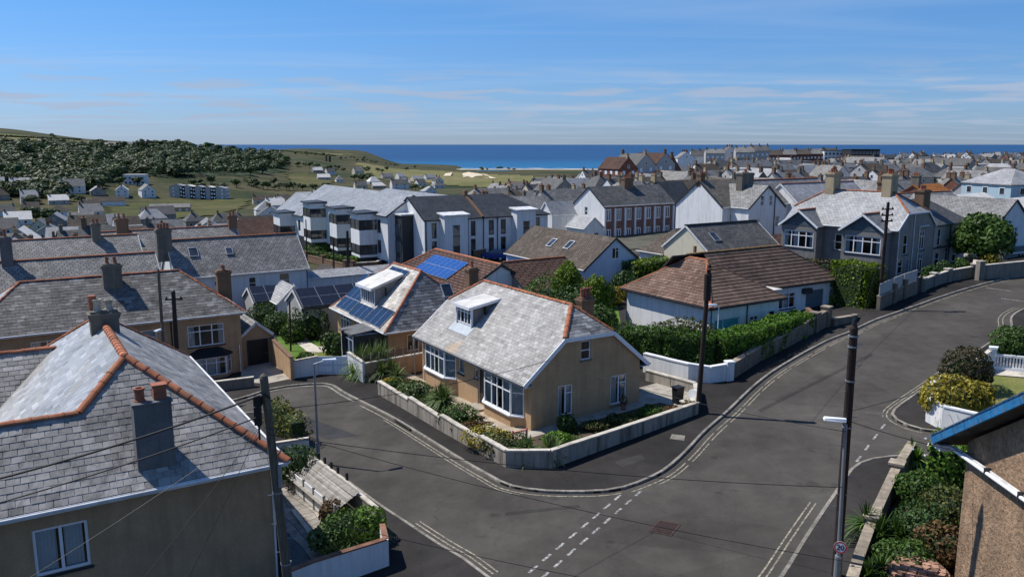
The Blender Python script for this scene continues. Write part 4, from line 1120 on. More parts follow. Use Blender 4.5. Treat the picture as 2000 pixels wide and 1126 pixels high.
# ---------------------------------------------------------------- house assembly helpers
STY = {
 'sash2': dict(cols=(1, 1), trans=(), fw=.07),
 'case': dict(cols=(1.0, .9), trans=(.72,), skip_t=(0,), fw=.07),
 'bay3': dict(cols=(1, 1, 1), trans=(.7,), fw=.07),
 'bay2': dict(cols=(1, 1), trans=(.7,), fw=.07),
 'one': dict(cols=(1,), trans=(), fw=.06),
 'onet': dict(cols=(1,), trans=(.7,), fw=.06),
 'sashv': dict(cols=(1,), trans=(.5,), fw=.06),
 'four': dict(cols=(1, 1, 1, 1), trans=(.72,), fw=.07),
 'far': dict(cols=(1, 1), trans=(), fw=.09, panes=False, glass='darkglass'),
 'farone': dict(cols=(1,), trans=(.5,), fw=.09, panes=False, glass='darkglass'),
}
SIDES = {'front': lambda F, c: (F(0, c, 0), -F.A, -1), 'back': lambda F, c: (F(0, c, 0), F.A, 1), 'near': lambda F, c: (F(c, 0, 0), F.B, 1), 'far': lambda F, c: (F(c, 0, 0), -F.B, -1)}
def hwall(parent, F, side, c, outline, mat, wins=(), reveal=.1, dx=0):
    """wall on one side of a house. outline [(coordinate, z)], wins [(lo, z0, hi, z1, style, extra)]"""
    P, r, sg = SIDES[side](F, c)
    ol = [(sg * x, z) for x, z in outline]
    a = sum(ol[i][0] * ol[(i + 1) % len(ol)][1] - ol[(i + 1) % len(ol)][0] * ol[i][1] for i in range(len(ol)))
    if a < 0: ol = ol[::-1]
    holes = []
    for w in wins:
        s0, s1 = sorted((sg * w[0], sg * w[2])); holes.append((s0, w[1], s1, w[3]))
    wall(parent, P, r, ol, M[mat], holes, reveal)
    for h, w in zip(holes, wins):
        if w[4] is None: continue
        k = dict(STY[w[4]]); k.update(w[5] if len(w) > 5 else {})
        window(parent, P, r, h[0], h[1], h[2], h[3], **k)
def rectwall(parent, F, side, c, lo, hi, z0, z1, mat, wins=(), **k):
    hwall(parent, F, side, c, [(lo, z0), (hi, z0), (hi, z1), (lo, z1)], mat, wins, **k)
def door(parent, F, side, c, lo, hi, z0, z1, mat='door_brown', name='door', frame='upvc', off=.0):
    P, r, sg = SIDES[side](F, c); n = r.cross(Z); s0, s1 = sorted((sg * lo, sg * hi)); P = V((P.x, P.y, 0)) + n * off
    mb = MB(); mb.box(P + r * (s0 + s1) / 2 + Z * (z0 + z1) / 2, r * (s1 - s0 - .12) / 2, n * .03, Z * (z1 - z0 - .06) / 2)
    d = mb.build(name, M[mat], parent); f = MB()
    f.box(P + r * (s0 + .03) + Z * (z0 + z1) / 2, r * .03, n * .05, Z * (z1 - z0) / 2); f.box(P + r * (s1 - .03) + Z * (z0 + z1) / 2, r * .03, n * .05, Z * (z1 - z0) / 2)
    f.box(P + r * (s0 + s1) / 2 + Z * (z1 - .03), r * ((s1 - s0) / 2 - .06), n * .05, Z * .03); f.build('door_frame', M[frame], d)
    MB().tube(P + r * (s1 - .18) + Z * (z0 + (z1 - z0) * .48) + n * .03, P + r * (s1 - .18) + Z * (z0 + (z1 - z0) * .48) + n * .09, .025, n=6).build('handle', M['alu'], d)
    return d

# ================================================================ main house on the corner
def main_house():
    p = G(1037, 845); F = Frame(p.x, p.y); t = thing('corner_bungalow', 'tan pebbledashed dormer bungalow with pale slate half-hipped roof on the walled street corner plot', 'house', F(6.9, 3.95, plane_z(p.x, p.y) - .2))
    Lh, Wd = 13.8, 7.9; ze, zr, bm = 2.9, 6.65, 3.96; eo = .58
    gz = -1.0
    # near gable (half hipped), far gable
    sl = (zr - ze) / (bm + eo)
    zw = ze + sl * eo - .16                      # underside of the roof over the wall
    b_h = 2.2; zh = ze + sl * (b_h + eo) - .16
    def gable(side, c, wins):
        hwall(t, F, side, c, [(0, gz), (Wd, gz), (Wd, zw), (2 * bm - b_h, zh), (b_h, zh), (0, zw)], 'tan', wins)
    gable('near', 0, [(1.84, .63, 2.88, 2.42, 'case', dict(curtain=[(0, .42), (.62, 1)], sill='sill')),
                      (5.67, .65, 6.9, 2.42, 'case', dict(curtain=[(0, .5), (.75, 1)], sill='sill')),
                      (3.42, 3.72, 4.14, 4.84, 'sashv', dict(sill='sill'))])
    gable('far', Lh, [])
    rectwall(t, F, 'back', Wd, 0, Lh, gz, zw, 'tan', [(3, 1, 4.4, 2.2, 'case'), (8, 1, 9.4, 2.2, 'case')])
    # front wall with openings behind the bays, door and small windows
    wins = [(.75, .75, 4.95, 2.6, None), (8.85, .95, 12.95, 2.6, None),
            (7.75, 1.5, 8.5, 2.42, 'one', dict(sill='darksill', curtain=[(0, 1)])), (6.05, 1.65, 6.42, 2.45, 'onet', dict(sill='sill')), (5.12, .12, 6.0, 2.42, None)]
    rectwall(t, F, 'front', 0, 0, Lh, gz, zw, 'tan', wins)
    door(t, F, 'front', .12, 5.12, 6.0, .12, 2.42, 'door_brown')
    MB().box(F(5.56, .1, .02), F.A * .7, F.B * .7, Z * .07).build('door_step', M['concrete_path'], t)
    # two splayed bays
    for (pts, zs) in (([(.7, 0), (1.35, -.52), (4.35, -.52), (5.0, 0)], .70), ([(8.8, 0), (9.5, -.52), (12.3, -.52), (13.0, 0)], .92)):
        for k in range(3):
            (a0, b0), (a1, b1) = pts[k], pts[k + 1]; P, Q = F(a0, b0, 0), F(a1, b1, 0); r = (P - Q); Lw = r.length; r.normalize()
            front = k == 1
            wall(t, Q, r, [(0, gz), (Lw, gz), (Lw, zs), (0, zs)], M['tan'])
            st = dict(STY['four' if front else 'one']); st['cols'] = (1, .75, .75, 1) if front else (1,); st['trans'] = (.68,)
            if front: st['skip_t'] = ()
            window(t, Q, r, .02, zs + .08, Lw - .02, 2.72, depth=.04, curtain=[(0, .36), (.64, 1)] if front else [(0, .93)], **st)
            MB().box(Q + r * Lw / 2 + Z * (zs + .035) + r.cross(Z) * .04, r * (Lw / 2 + .03), r.cross(Z) * .09, Z * .04).build('sill', M['upvc'], t)
        MB().prism([F(a, b - .06, 2.86) for a, b in pts][::-1], Z * -.14).build('bay_soffit', M['fascia'], t)
    # roof
    R0, R1 = 1.72, 11.95; g0, g1 = -.16, Lh + .16; zH = zh + .16
    C = lambda a, b, z: F(a, b, z)
    front = [C(g0, -eo, ze), C(g0, b_h, zH), C(R0, bm, zr), C(R1, bm, zr), C(g1, b_h, zH), C(g1, -eo, ze)]
    back = [C(g1, 2 * bm + eo, ze), C(g1, 2 * bm - b_h, zH), C(R1, bm, zr), C(R0, bm, zr), C(g0, 2 * bm - b_h, zH), C(g0, 2 * bm + eo, ze)]
    hn = [C(g0, b_h, zH), C(g0, 2 * bm - b_h, zH), C(R0, bm, zr)]; hf = [C(g1, 2 * bm - b_h, zH), C(g1, b_h, zH), C(R1, bm, zr)]
    rf = roof(t, [front, back, hn, hf], M['underlay'], .12)
    spec = dict(w=.37, g=.235, h0=.022, h1=.008, jit=.006)
    # keep the slates out of the dormer
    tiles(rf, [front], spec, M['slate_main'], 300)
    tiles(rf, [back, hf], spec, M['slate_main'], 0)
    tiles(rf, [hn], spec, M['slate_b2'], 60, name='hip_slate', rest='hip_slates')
    up = Z * .05
    ridge(rf, R0 and C(R0, bm, zr) + up, C(R1, bm, zr) + up)
    ridge(rf, C(g0 + .05, b_h, zH) + up, C(R0, bm, zr) + up, r=.15); ridge(rf, C(g0 + .05, 2 * bm - b_h, zH) + up, C(R0, bm, zr) + up, r=.12)
    ridge(rf, C(g1 - .05, b_h, zH) + up, C(R1, bm, zr) + up); ridge(rf, C(g1 - .05, 2 * bm - b_h, zH) + up, C(R1, bm, zr) + up)
    # barge boards and gutters
    for g, s in ((g0 - .02, -1), (g1 + .02, 1)):
        mb = MB(); d = Z * -.12
        for (b0, z0, b1, z1) in ((-eo, ze, b_h, zH), (2 * bm + eo, ze, 2 * bm - b_h, zH), (b_h, zH, 2 * bm - b_h, zH)):
            mb.beam(C(g, b0, z0) + d, C(g, b1, z1) + d, .05, .24)
        mb.build('barge_board', M['upvc'], t)
    for b, o in ((-eo - .02, -F.B), (2 * bm + eo + .02, F.B)):
        gutter(t, C(g0, b, ze - .1), C(g1, b, ze - .1), 'fascia', 'darkframe', .16, o)
        MB().box(C((g0 + g1) / 2, b + (.3 if b < 0 else -.3), ze - .17), F.A * (g1 - g0) / 2, F.B * .3, Z * .012).build('soffit', M['fascia'], t)
    pipe(t, F(5.05, -.06, 0), -.3, 2.8, 'blacktrim', .035); pipe(t, F(13.5, -.06, 0), -.5, 2.8, 'fascia', .035)
    # dormer
    d0, d1, fb = 8.6, 10.58, 1.08; zb = ze + sl * (fb + eo) - .02; zt = 5.5; bb = bm - .75; zbk = 5.93
    P, r, sg = SIDES['front'](F, fb)
    dm = MB().box(F((d0 + d1) / 2, fb + .06, zb + .06), F.A * (d1 - d0) / 2, F.B * .08, Z * .1).build('dormer', M['upvc'], t)
    window(dm, P, r, -d1, zb + .12, -d0, zt, cols=(.32, .32, .25, .35), fw=.085, depth=0, curtain=[(0, .16)], trans=(.72,), mat=M['upvc'], glass='glass')
    for a, s in ((d0, 'near'), (d1, 'far')):
        P2_, r2, sg2 = SIDES[s](F, a); bt = (zbk - ze) / sl - eo
        ol = [(fb, zb - .05), (bb + .0, ze + sl * (bb + eo)), (bb, zbk - .04), (fb, zt)]
        hwall(t, F, s, a, ol, 'dark_render')
    for c_ in (d0, d1): MB().box(F(c_, fb - .02, (zb + zt) / 2), F.A * .06, F.B * .07, Z * (zt - zb) / 2).build('dormer_post', M['upvc'], dm)
    top = [F(d0 - .22, fb - .3, zt + .12), F(d1 + .22, fb - .3, zt + .12), F(d1 + .22, bb + .15, zbk + .12), F(d0 - .22, bb + .15, zbk + .12)]
    MB().prism(top, Z * -.16).build('dormer_roof', M['flat_white'], t)
    for a in (d0 - .24, d1 + .24): MB().beam(F(a, fb - .32, zt + .07), F(a, bb + .1, zbk + .07), .04, .18).build('dormer_fascia', M['upvc'], t)
    MB().beam(F(d0 - .24, fb - .32, zt + .07), F(d1 + .24, fb - .32, zt + .07), .04, .2).build('dormer_fascia', M['upvc'], t)
    MB().prism([F(d0 - .3, fb - .55, ze + sl * (fb + eo - .55) + .05), F(d1 + .3, fb - .55, ze + sl * (fb + eo - .55) + .05), F(d1 + .3, fb + .1, ze + sl * (fb + eo + .1) + .05), F(d0 - .3, fb + .1, ze + sl * (fb + eo + .1) + .05)][::-1], Z * -.03).build('lead_apron', M['steel'], t)
    # back chimney at the right, seen over the ridge
    chimney(t, F, 3.7, 6.5, 3.6, 6.25, .6, .95, 'stackbrown', 3, 'pot', 'b', .55)
    return F
MF = main_house()

# ================================================================ left foreground house
def left_house():
    F = Frame(-8.41, 28.94)          # eave corner on the right, z of eaves 4.4
    t = thing('hipped_house', 'big brown pebbledashed house with hipped grey slate roof pierced by a tall grey chimney', 'house', F(6, -4.6, -1.1))
    ze, zr, wb = 4.4, 8.02, 9.3; ap = 4.62; eo = .45; L = 18.1; ra, rb = 4.62, 13.5; bm = -4.65
    sl = (zr - ze) / ap
    A = lambda a, b, z: F(a, b, z)
    # lower wing to the left, sharing the front slope
    lz, la = ze + sl * 2.8, 2.8
    WL = -24.0
    vb = -wb + (2 * la - la) * 0
    # front slope: trapezoid of the main hip + strip of the wing
    Lc = A(0, 0, ze); apx = A(ra, bm, zr)
    j = A(la, -wb + la * (wb + bm) / ra * 1.0, lz)       # where the wing ridge meets the main left hip
    front = [A(0, 0, ze), apx, j, A(la, WL, lz), A(0, WL, ze)]
    # left slope plane of main roof: through left eave (b=-wb, ze) and the ridge; clipped where the wing joins
    jb = -wb + la * (wb + bm) / ra
    v0 = A(2 * la, -wb, ze)
    left = [apx, A(rb, bm, zr), A(L, -wb, ze), v0, j]
    right = [A(0, 0, ze), A(L, 0, ze), A(rb, bm, zr), apx]
    back = [A(L, 0, ze), A(L, -wb, ze), A(rb, bm, zr)]
    wback = [j, v0, A(2 * la, WL, ze), A(la, WL, lz)]
    rf = roof(t, [left, right, back, wback], M['underlay'], .12)
    rf2 = roof(t, [[A(0, 0, ze), apx, j, A(0, jb * 1.0, ze)], [A(0, jb, ze), j, A(la, WL, lz), A(0, WL, ze)]], M['underlay'], .12, 'roof_front')
    spec = dict(w=.42, g=.275, h0=.026, h1=.009, jit=.007, rot=.012)
    tiles(rf2, [[A(0, 0, ze), apx, j, A(0, jb, ze)], [A(0, jb, ze), j, A(la, -13.0, lz), A(0, -13.0, ze)]], spec, M['slate_fg'], 300)
    sp2 = dict(w=.42, g=.275, h0=.02, h1=.008, jit=.005)
    tiles(rf, [left], sp2, M['slate_pale'], 160, name='left_slate', rest='left_slates')
    tiles(rf, [right], sp2, M['slate_fg'], 300, name='side_slate', rest='side_slates')
    tiles(rf, [back, wback], sp2, M['slate_fg'], 0, rest='rear_slates')
    rz_ = ze + sl * 2.8; w1 = [A(14.1, -6.5, rz_), A(11.3, -wb, ze), A(11.3, -24, ze), A(14.1, -24, rz_)]; w2 = [A(14.1, -6.5, rz_), A(16.9, -wb, ze), A(16.9, -24, ze), A(14.1, -24, rz_)]
    rf3 = roof(t, [w1, w2], M['underlay'], .12, 'rear_wing_roof'); tiles(rf3, [w1], sp2, M['slate_fg'], 120, name='slate', rest='slates'); tiles(rf3, [w2], sp2, M['slate_fg'], 0, rest='hidden_slates')
    ridge(rf3, A(14.1, -6.5, rz_ + .05), A(14.1, -16, rz_ + .05), r=.14); MB().beam(A(14.1, -6.5, rz_ + .03), A(11.3, -wb, ze + .03), .16, .03).build('lead_valley', M['blacktrim'], rf3)
    up = Z * .05
    ridge(rf, apx + up, A(rb, bm, zr) + up, r=.17, L=.5); ridge(rf, A(-.1, 0.08, ze) + up, apx + up, r=.17, L=.5); ridge(rf, apx + up, j + up, r=.17, L=.5); ridge(rf, j + up, A(la, -14, lz) + up, r=.16, L=.5)
    ridge(rf, A(L, 0, ze) + up, A(rb, bm, zr) + up, r=.12); ridge(rf, A(rb, bm, zr) + up, A(L, -wb, ze) + up, r=.12)
    gutter(t, A(-.03, .03, ze - .1), A(-.03, -20, ze - .1), 'fascia', 'fascia', .2, -F.A)
    gutter(t, A(-.03, .03, ze - .1), A(L, .03, ze - .1), 'fascia', 'fascia', .2, F.B)
    gutter(t, A(6, -wb - .02, ze - .1), A(L, -wb - .02, ze - .1), 'blacktrim', 'blacktrim', .2, -F.B)
    # walls
    w0 = eo; gz = -1.9
    st = dict(STY['sash2']); 
    rectwall(t, F, 'near', w0, -20, -eo, gz, ze - .02, 'tan_dark', [(-8.28, 1.95, -6.66, 3.58, 'sash2', dict(sill='darksill', curtain=[(.03, .42), (.56, .9)], fw=.09))], reveal=.12)
    sidew = [(1.0, 2.2, 2.6, 3.8, 'sash2', dict(sill='upvc', curtain=[(0, .5)])), (1.0, -.8, 2.6, .9, 'sash2', dict(sill='upvc', curtain=[(0, .5)])), (9, 2.2, 10.6, 3.8, 'sash2')]
    rectwall(t, F, 'back', -eo, w0, L - eo, gz, ze - .02, 'tan_dark', sidew)
    rectwall(t, F, 'far', L - eo, -wb + eo, -eo, gz, ze - .02, 'tan_dark'); rectwall(t, F, 'front', -wb + eo, 2 * la - eo, L - eo, gz, ze - .02, 'tan_dark')
    rectwall(t, F, 'near', 11.7, -23.5, -wb + eo, gz, ze, 'tan_dark'); rectwall(t, F, 'far', 2 * la - eo, -20, -wb + eo, gz, ze, 'tan_dark'); rectwall(t, F, 'far', 16.5, -23.5, -wb + eo, gz, ze, 'tan_dark')
    # tall grey chimney through the front slope, two red pots
    a, b = .78, -4.35
    chimney(t, F, a + .15, b, ze + .3, 7.2, .78, 1.22, 'stackgrey', 0, cap=False)
    for k, (db, mt) in enumerate(((-.34, 'pot'), (.3, 'pot'))):
        c = F(a + .15, b + db, 7.2)
        if k == 0: MB().lathe(c, [(.19, 0), (.19, .08), (.16, .12), (.155, .42), (.19, .46), (.19, .52), (.12, .52), (.11, .4)], 12).build('chimney_pot', M['pot'], t)
        else:
            mb = MB(); mb.box(c + Z * .26, F.A * .19, F.B * .21, Z * .26); mb.box(c + Z * .55, F.A * .23, F.B * .25, Z * .03); mb.build('chimney_pot', M['pot'], t)
    MB().box(F(a + .15, b, 7.22), F.A * .44, F.B * .66, Z * .03).build('chimney_cap', M['stackgrey'], t)
    # stack on the ridge further back with pale and red pots
    a2 = 11.2
    chimney(t, F, a2, bm, 6.9, 8.4, .7, 1.15, 'stack', 2, 'potpale', 'b', .5, pot_r=.17)
    MB().lathe(F(a2 + .2, bm - .4, 8.6), [(.16, 0), (.15, .5), (.18, .55), (.18, .75), (.1, .75)], 10).build('chimney_pot', M['pot'], t)
    # satellite mount of cables clipped to the corner
    pipe(t, F(w0 - .05, -eo + .0, 0), gz, ze - .2, 'fascia', .04)
    return F
def hit_slope(F, px, py, z0, k):
    """line of sight with the slope z = z0 + k a of frame F"""
    d = ray(px, py); e = F.A; o = V((F.o.x, F.o.y, 0))
    t = (z0 - k * o.dot(e) - CAM_H) / (d.z - k * V((d.x, d.y, 0)).dot(e)); p = V((d.x, d.y, 0)) * t - o
    return p.dot(F.A), p.dot(F.B)
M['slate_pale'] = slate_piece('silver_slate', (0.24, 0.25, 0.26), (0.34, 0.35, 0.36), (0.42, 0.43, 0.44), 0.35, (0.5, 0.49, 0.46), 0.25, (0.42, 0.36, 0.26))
LF = left_house()
# ================================================================ generic ridge house
def house(name, label, F, a0, a1, b0, b1, ze, zr, axis='a', ends='gg', hip=None, rm='rs_grey', wm='white_wall', wins=None, oh=.35, go=.12, rc='terracotta', verge='fascia', gz=None, thick=.14, cat='house', group=None, gut='fascia', wallm=None, tile=None, ends_wm=None, single_ridge=False, hiprc=None):
    """a0..b1 are the eaves and verges as surveyed; axis = direction of the ridge; ends: g gable, h hip (first = lower coordinate)"""
    if gz is None: gz = min(F.ground(a, b) for a in (a0, a1) for b in (b0, b1)) - .4
    ctr = F((a0 + a1) / 2, (b0 + b1) / 2, 0); t = thing(name, label, cat, (ctr.x, ctr.y, max(gz + .3, gz)), group)
    if axis == 'a': P = lambda s, q, z: F(s, q, z); s0, s1, q0, q1 = a0, a1, b0, b1; names = ('near', 'far', 'front', 'back'); S, Q = F.A, F.B
    else: P = lambda s, q, z: F(q, s, z); s0, s1, q0, q1 = b0, b1, a0, a1; names = ('front', 'back', 'near', 'far'); S, Q = F.B, F.A
    qm = (q0 + q1) / 2; sl = (zr - ze) / (qm - q0); hp = hip if hip is not None else (qm - q0)
    r0 = s0 + (hp if ends[0] == 'h' else 0); r1 = s1 - (hp if ends[1] == 'h' else 0)
    fl = [[P(s0, q0, ze), P(s1, q0, ze), P(r1, qm, zr), P(r0, qm, zr)], [P(s0, q1, ze), P(s1, q1, ze), P(r1, qm, zr), P(r0, qm, zr)]]
    if ends[0] == 'h': fl.append([P(s0, q0, ze), P(s0, q1, ze), P(r0, qm, zr)])
    if ends[1] == 'h': fl.append([P(s1, q0, ze), P(s1, q1, ze), P(r1, qm, zr)])
    rf = roof(t, fl, M[rm] if not tile else M['underlay'], thick)
    if tile:
        for k, f in enumerate(fl):
            sp, mt, lim = tile[min(k, len(tile) - 1)]
            tiles(rf, [f], sp, M[mt], lim)
    up = Z * .04
    if rc:
        ridge(rf, P(r0, qm, zr) + up, P(r1, qm, zr) + up, rc, single=single_ridge)
        for e, sA, rA in ((0, s0, r0), (1, s1, r1)):
            if ends[e] == 'h':
                for q in (q0, q1): ridge(rf, P(sA, q, ze) + up, P(rA, qm, zr) + up, hiprc or rc, r=.11, single=single_ridge)
    # walls
    w0 = s0 + (oh if ends[0] == 'h' else go); w1 = s1 - (oh if ends[1] == 'h' else go); v0, v1 = q0 + oh, q1 - oh
    zw = ze + sl * oh - thick - .02; zt = zr - thick - .02
    wins = wins or {}
    for k, (nm, c, lo, hi) in enumerate(((names[0], w0, v0, v1), (names[1], w1, v0, v1), (names[2], v0, w0, w1), (names[3], v1, w0, w1))):
        m_ = (wallm or {}).get(nm, wm); zz = zw if k < 2 and ends[k] == 'g' else (zw if k > 1 else ze + .0)
        if k < 2 and ends[k] == 'g': ol = [(lo, gz), (hi, gz), (hi, zw), (qm, zt), (lo, zw)]
        else: ol = [(lo, gz), (hi, gz), (hi, zw - (.0 if k > 1 else .05)), (lo, zw - (.0 if k > 1 else .05))]
        hwall(t, F, nm, c, ol, m_, wins.get(nm, ()), reveal=.12)
    for q, o in ((q0, -Q), (q1, Q)): gutter(t, P(s0, q - .01 if q == q0 else q + .01, ze - .08), P(s1, q - .01 if q == q0 else q + .01, ze - .08), gut, gut, .16, o)
    for e, s in ((0, s0), (1, s1)):
        if ends[e] == 'g':
            mb = MB(); x = s - .02 if e == 0 else s + .02
            for q in (q0, q1): mb.beam(P(x, q, ze - .08), P(x, qm, zr - .08), .05, .2)
            mb.build('barge_board', M[verge], t)
        else: gutter(t, P(s + (-.01 if e == 0 else .01), q0, ze - .08), P(s + (-.01 if e == 0 else .01), q1, ze - .08), gut, gut, .16, -S if e == 0 else S)
    t['_'] = 0; del t['_']
    return t, rf, P, (sl, zw)
def slope_axes(F, axis, k, side):
    """unit vectors of a roof slope; side -1 = lower coordinate side. returns u (along), v (up-slope), n"""
    al, ac = (F.A, F.B) if axis == 'a' else (F.B, F.A)
    v = (ac * (-side) + Z * k).normalized(); n = (Z - ac * (-side) * k).normalized()
    n = (Z + ac * side * k).normalized(); return al, v, n
def row(lo, hi, n, w, z0, h, sty, ex=None):
    return [(lo + (hi - lo) * (i + .5) / n - w / 2, z0, lo + (hi - lo) * (i + .5) / n + w / 2, z0 + h, sty) + ((ex,) if ex else ()) for i in range(n)]

# ---- B2: bungalow next door with solar panels
def solar_house():
    F = Frame(-9.4, 59.0); sp = dict(w=.42, g=.27, h0=.022, h1=.008)
    t, rf, P, (k, zw) = house('solar_bungalow', 'slate hipped bungalow with navy solar panels round a white dormer beside the corner house', F, 0, 11.6, 0, 9.2, 2.25, 6.1, 'a', 'hh', 3.2, wm='tan',
        rm='rs_pale', oh=.45, wins={'front': [(3.4, .3, 5.0, 2.0, 'bay3'), (6, .3, 6.9, 2.1, 'onet'), (8, .5, 10.6, 1.9, 'four', dict(curtain=[(0, .4), (.7, 1)]))], 'near': [(2, .5, 3, 1.8, 'case')]},
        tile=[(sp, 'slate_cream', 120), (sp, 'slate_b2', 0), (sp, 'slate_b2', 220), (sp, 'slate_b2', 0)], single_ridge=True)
    u, v, n = F.A, (F.B + Z * k).normalized(), (Z - F.B * k).normalized()
    S = lambda a, b: F(a, b, 2.25 + k * b)
    # panels are laid from right to left along the eaves (u points to the left in the picture)
    solar_array(t, S(1.15, .12), u, v, n, 3, 1, 1.0, 1.72, 'panel_navy'); solar_array(t, S(4.35, .1), u, v, n, 3, 1, 1.0, 1.3, 'panel_navy')
    solar_array(t, S(7.6, .2), u, v, n, 3, 2, 1.0, 1.2, 'panel_navy'); solar_array(t, S(10.2, 2.4), u * -1 * -1, v, n, 1, 1, .9, 1.0, 'panel_navy')
    solar_array(t, S(4.5, 3.3), u, v, n, 3, 1, 1.12, 1.3, 'panel_navy')
    # box dormer
    d0, d1, fb = 4.75, 7.55, 1.25; zb = 2.25 + k * fb; zt = zb + 1.35; bb = 3.6; zk = 2.25 + k * bb + .35
    Pw, r, sg = SIDES['front'](F, fb)
    dm = MB().box(F((d0 + d1) / 2, fb + .06, zb + .03), F.A * (d1 - d0) / 2, F.B * .08, Z * .09).build('dormer', M['upvc'], t)
    window(dm, Pw, r, -d1, zb + .1, -d0, zt, cols=(1,) * 6, fw=.07, depth=0, curtain=[(0, .3), (.6, .8)])
    for a, s in ((d0, 'near'), (d1, 'far')):
        hwall(t, F, s, a, [(fb, zb - .1), (bb, 2.25 + k * bb), (bb, zk - .03), (fb, zt)], 'grey_render')
    MB().prism([F(d0 - .2, fb - .35, zt + .16), F(d1 + .2, fb - .35, zt + .16), F(d1 + .2, bb + .1, zk + .16), F(d0 - .2, bb + .1, zk + .16)], Z * -.2).build('dormer_roof', M['flat_white'], t)
    MB().beam(F(d0 - .22, fb - .38, zt + .07), F(d1 + .22, fb - .38, zt + .07), .05, .22).build('dormer_fascia', M['upvc'], t)
    skylight(t, F(1.9, 6.2, 2.25 + (1.9) * 3.85 / 3.2), F.B, (F.A + Z * 1.2).normalized(), (Z - F.A * 1.2).normalized(), .9, 1.2)
    # glazed porch
    px = 1.6; po = MB(); po.prism([F(px, -2.0, 2.05), F(px, .4, 2.3), F(px + 2.6, .4, 2.3), F(px + 2.6, -2.0, 2.05)][::-1], Z * -.12); po.build('porch_roof', M['stackgrey'], t)
    for (A0, B0, A1, B1) in ((px + .1, -1.85, px + 2.5, -1.85), (px + .1, .35, px + .1, -1.85), (px + 2.5, -1.85, px + 2.5, .35)):
        p, q = F(A0, B0, 0), F(A1, B1, 0); r = (q - p) if A0 == A1 and B0 > B1 and A0 < px + 1 else (p - q); 
        base = p if r.dot(q - p) > 0 else q; L = r.length; r.normalize()
        wall(t, base, r, [(0, -1.2), (L, -1.2), (L, .35), (0, .35)], M['white_wall']); window(t, base, r, 0, .35, L, 1.98, cols=(1,) * (3 if L > 2.3 else 2), depth=.02, trans=(.75,), curtain=[(0, .9)])
    return F
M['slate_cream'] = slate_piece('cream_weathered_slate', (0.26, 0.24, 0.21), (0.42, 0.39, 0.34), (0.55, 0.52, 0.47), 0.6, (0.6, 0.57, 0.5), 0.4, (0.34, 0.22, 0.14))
SF = solar_house()

# ---- T1: brown terrace behind the left house
def terrace_one():
    F = Frame(-20.2, 60.9); sp = dict(w=.5, g=.29, h0=.024, h1=.008, jit=.01, rot=.015)
    bay = dict(sill='darksill', curtain=[(0, .2), (.85, 1)])
    t, rf, P, _ = house('terraced_house', 'brown rendered terrace with dark slate hipped roof behind the big house with the grey chimney', F, 0, 8.2, -18.3, 0, 3.5, 6.45, 'b', 'hh', 3.9, wm='tan_dark', rm='rs_mid', oh=.35,
        wins={'near': [(-4.2, 1.15, -1.6, 2.75, 'bay3', bay), (-9.3, 1.0, -6.3, 2.8, 'bay3', dict(curtain=[(0, .1), (.7, 1)])), (-14.2, 1.3, -11.2, 2.85, 'bay3', bay), (-18, 1.3, -16, 2.85, 'bay2', bay)]},
        tile=[(sp, 'slate_t1', 300), (sp, 'slate_t1', 0), (sp, 'slate_silver_side', 0), (sp, 'slate_t1', 0)], single_ridge=True)
    chimney(t, F, 3.3, -8.6, 5.0, 7.15, .8, 1.25, 'stack', 2, 'pot', 'b', .5)
    chimney(t, F, 7.6, .2, -1, 5.4, .6, 1.1, 'stackbrown', 2, 'pot', 'a', .45)
    # ground-floor bay with its own dark hipped roof
    pts = [(.36, -4.4), (-.35, -3.9), (-.35, -1.7), (.36, -1.2)]
    for i in range(3):
        (a0, b0), (a1, b1) = pts[i], pts[i + 1]; p, q = F(a0, b0, 0), F(a1, b1, 0); r = q - p; L = r.length; r.normalize()
        wall(t, p, r, [(0, -2), (L, -2), (L, -1.0), (0, -1.0)], M['tan_dark']); window(t, p, r, .02, -1.0, L - .02, .35, cols=(1, 1, 1) if i == 1 else (1,), trans=(.7,), depth=.02, curtain=[(0, .8)])
    e = [F(.36, -4.6, .42), F(-.55, -4.1, .42), F(-.55, -1.5, .42), F(.36, -1.0, .42), F(.36, -2.1, 1.0), F(.36, -3.5, 1.0)]
    MB().add(e, [[0, 1, 5], [1, 2, 4, 5], [2, 3, 4], [0, 3, 2, 1]]).build('bay_roof', M['blacktrim'], t)
    pipe(t, F(.28, -.55, 0), -1.4, .9, 'fascia', .04); pipe(t, F(.3, -5.3, 0), -1.4, 3.3, 'blacktrim', .05)
    # low side extension with a pitched roof at the right
    house('lean_to_garage', 'small slate roofed side garage against the brown terrace', F, 1.5, 8, -.2, 2.4, 1.2, 2.3, 'a', 'gg', rm='rs_grey', wm='tan_dark', rc=None, oh=.1, gut='darkframe', cat='garage'); door(t, F, 'near', 1.6, .35, 1.95, -1.3, .85, 'blacktrim', 'garage_door', 'darkframe', .03)
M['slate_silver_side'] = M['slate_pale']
terrace_one()

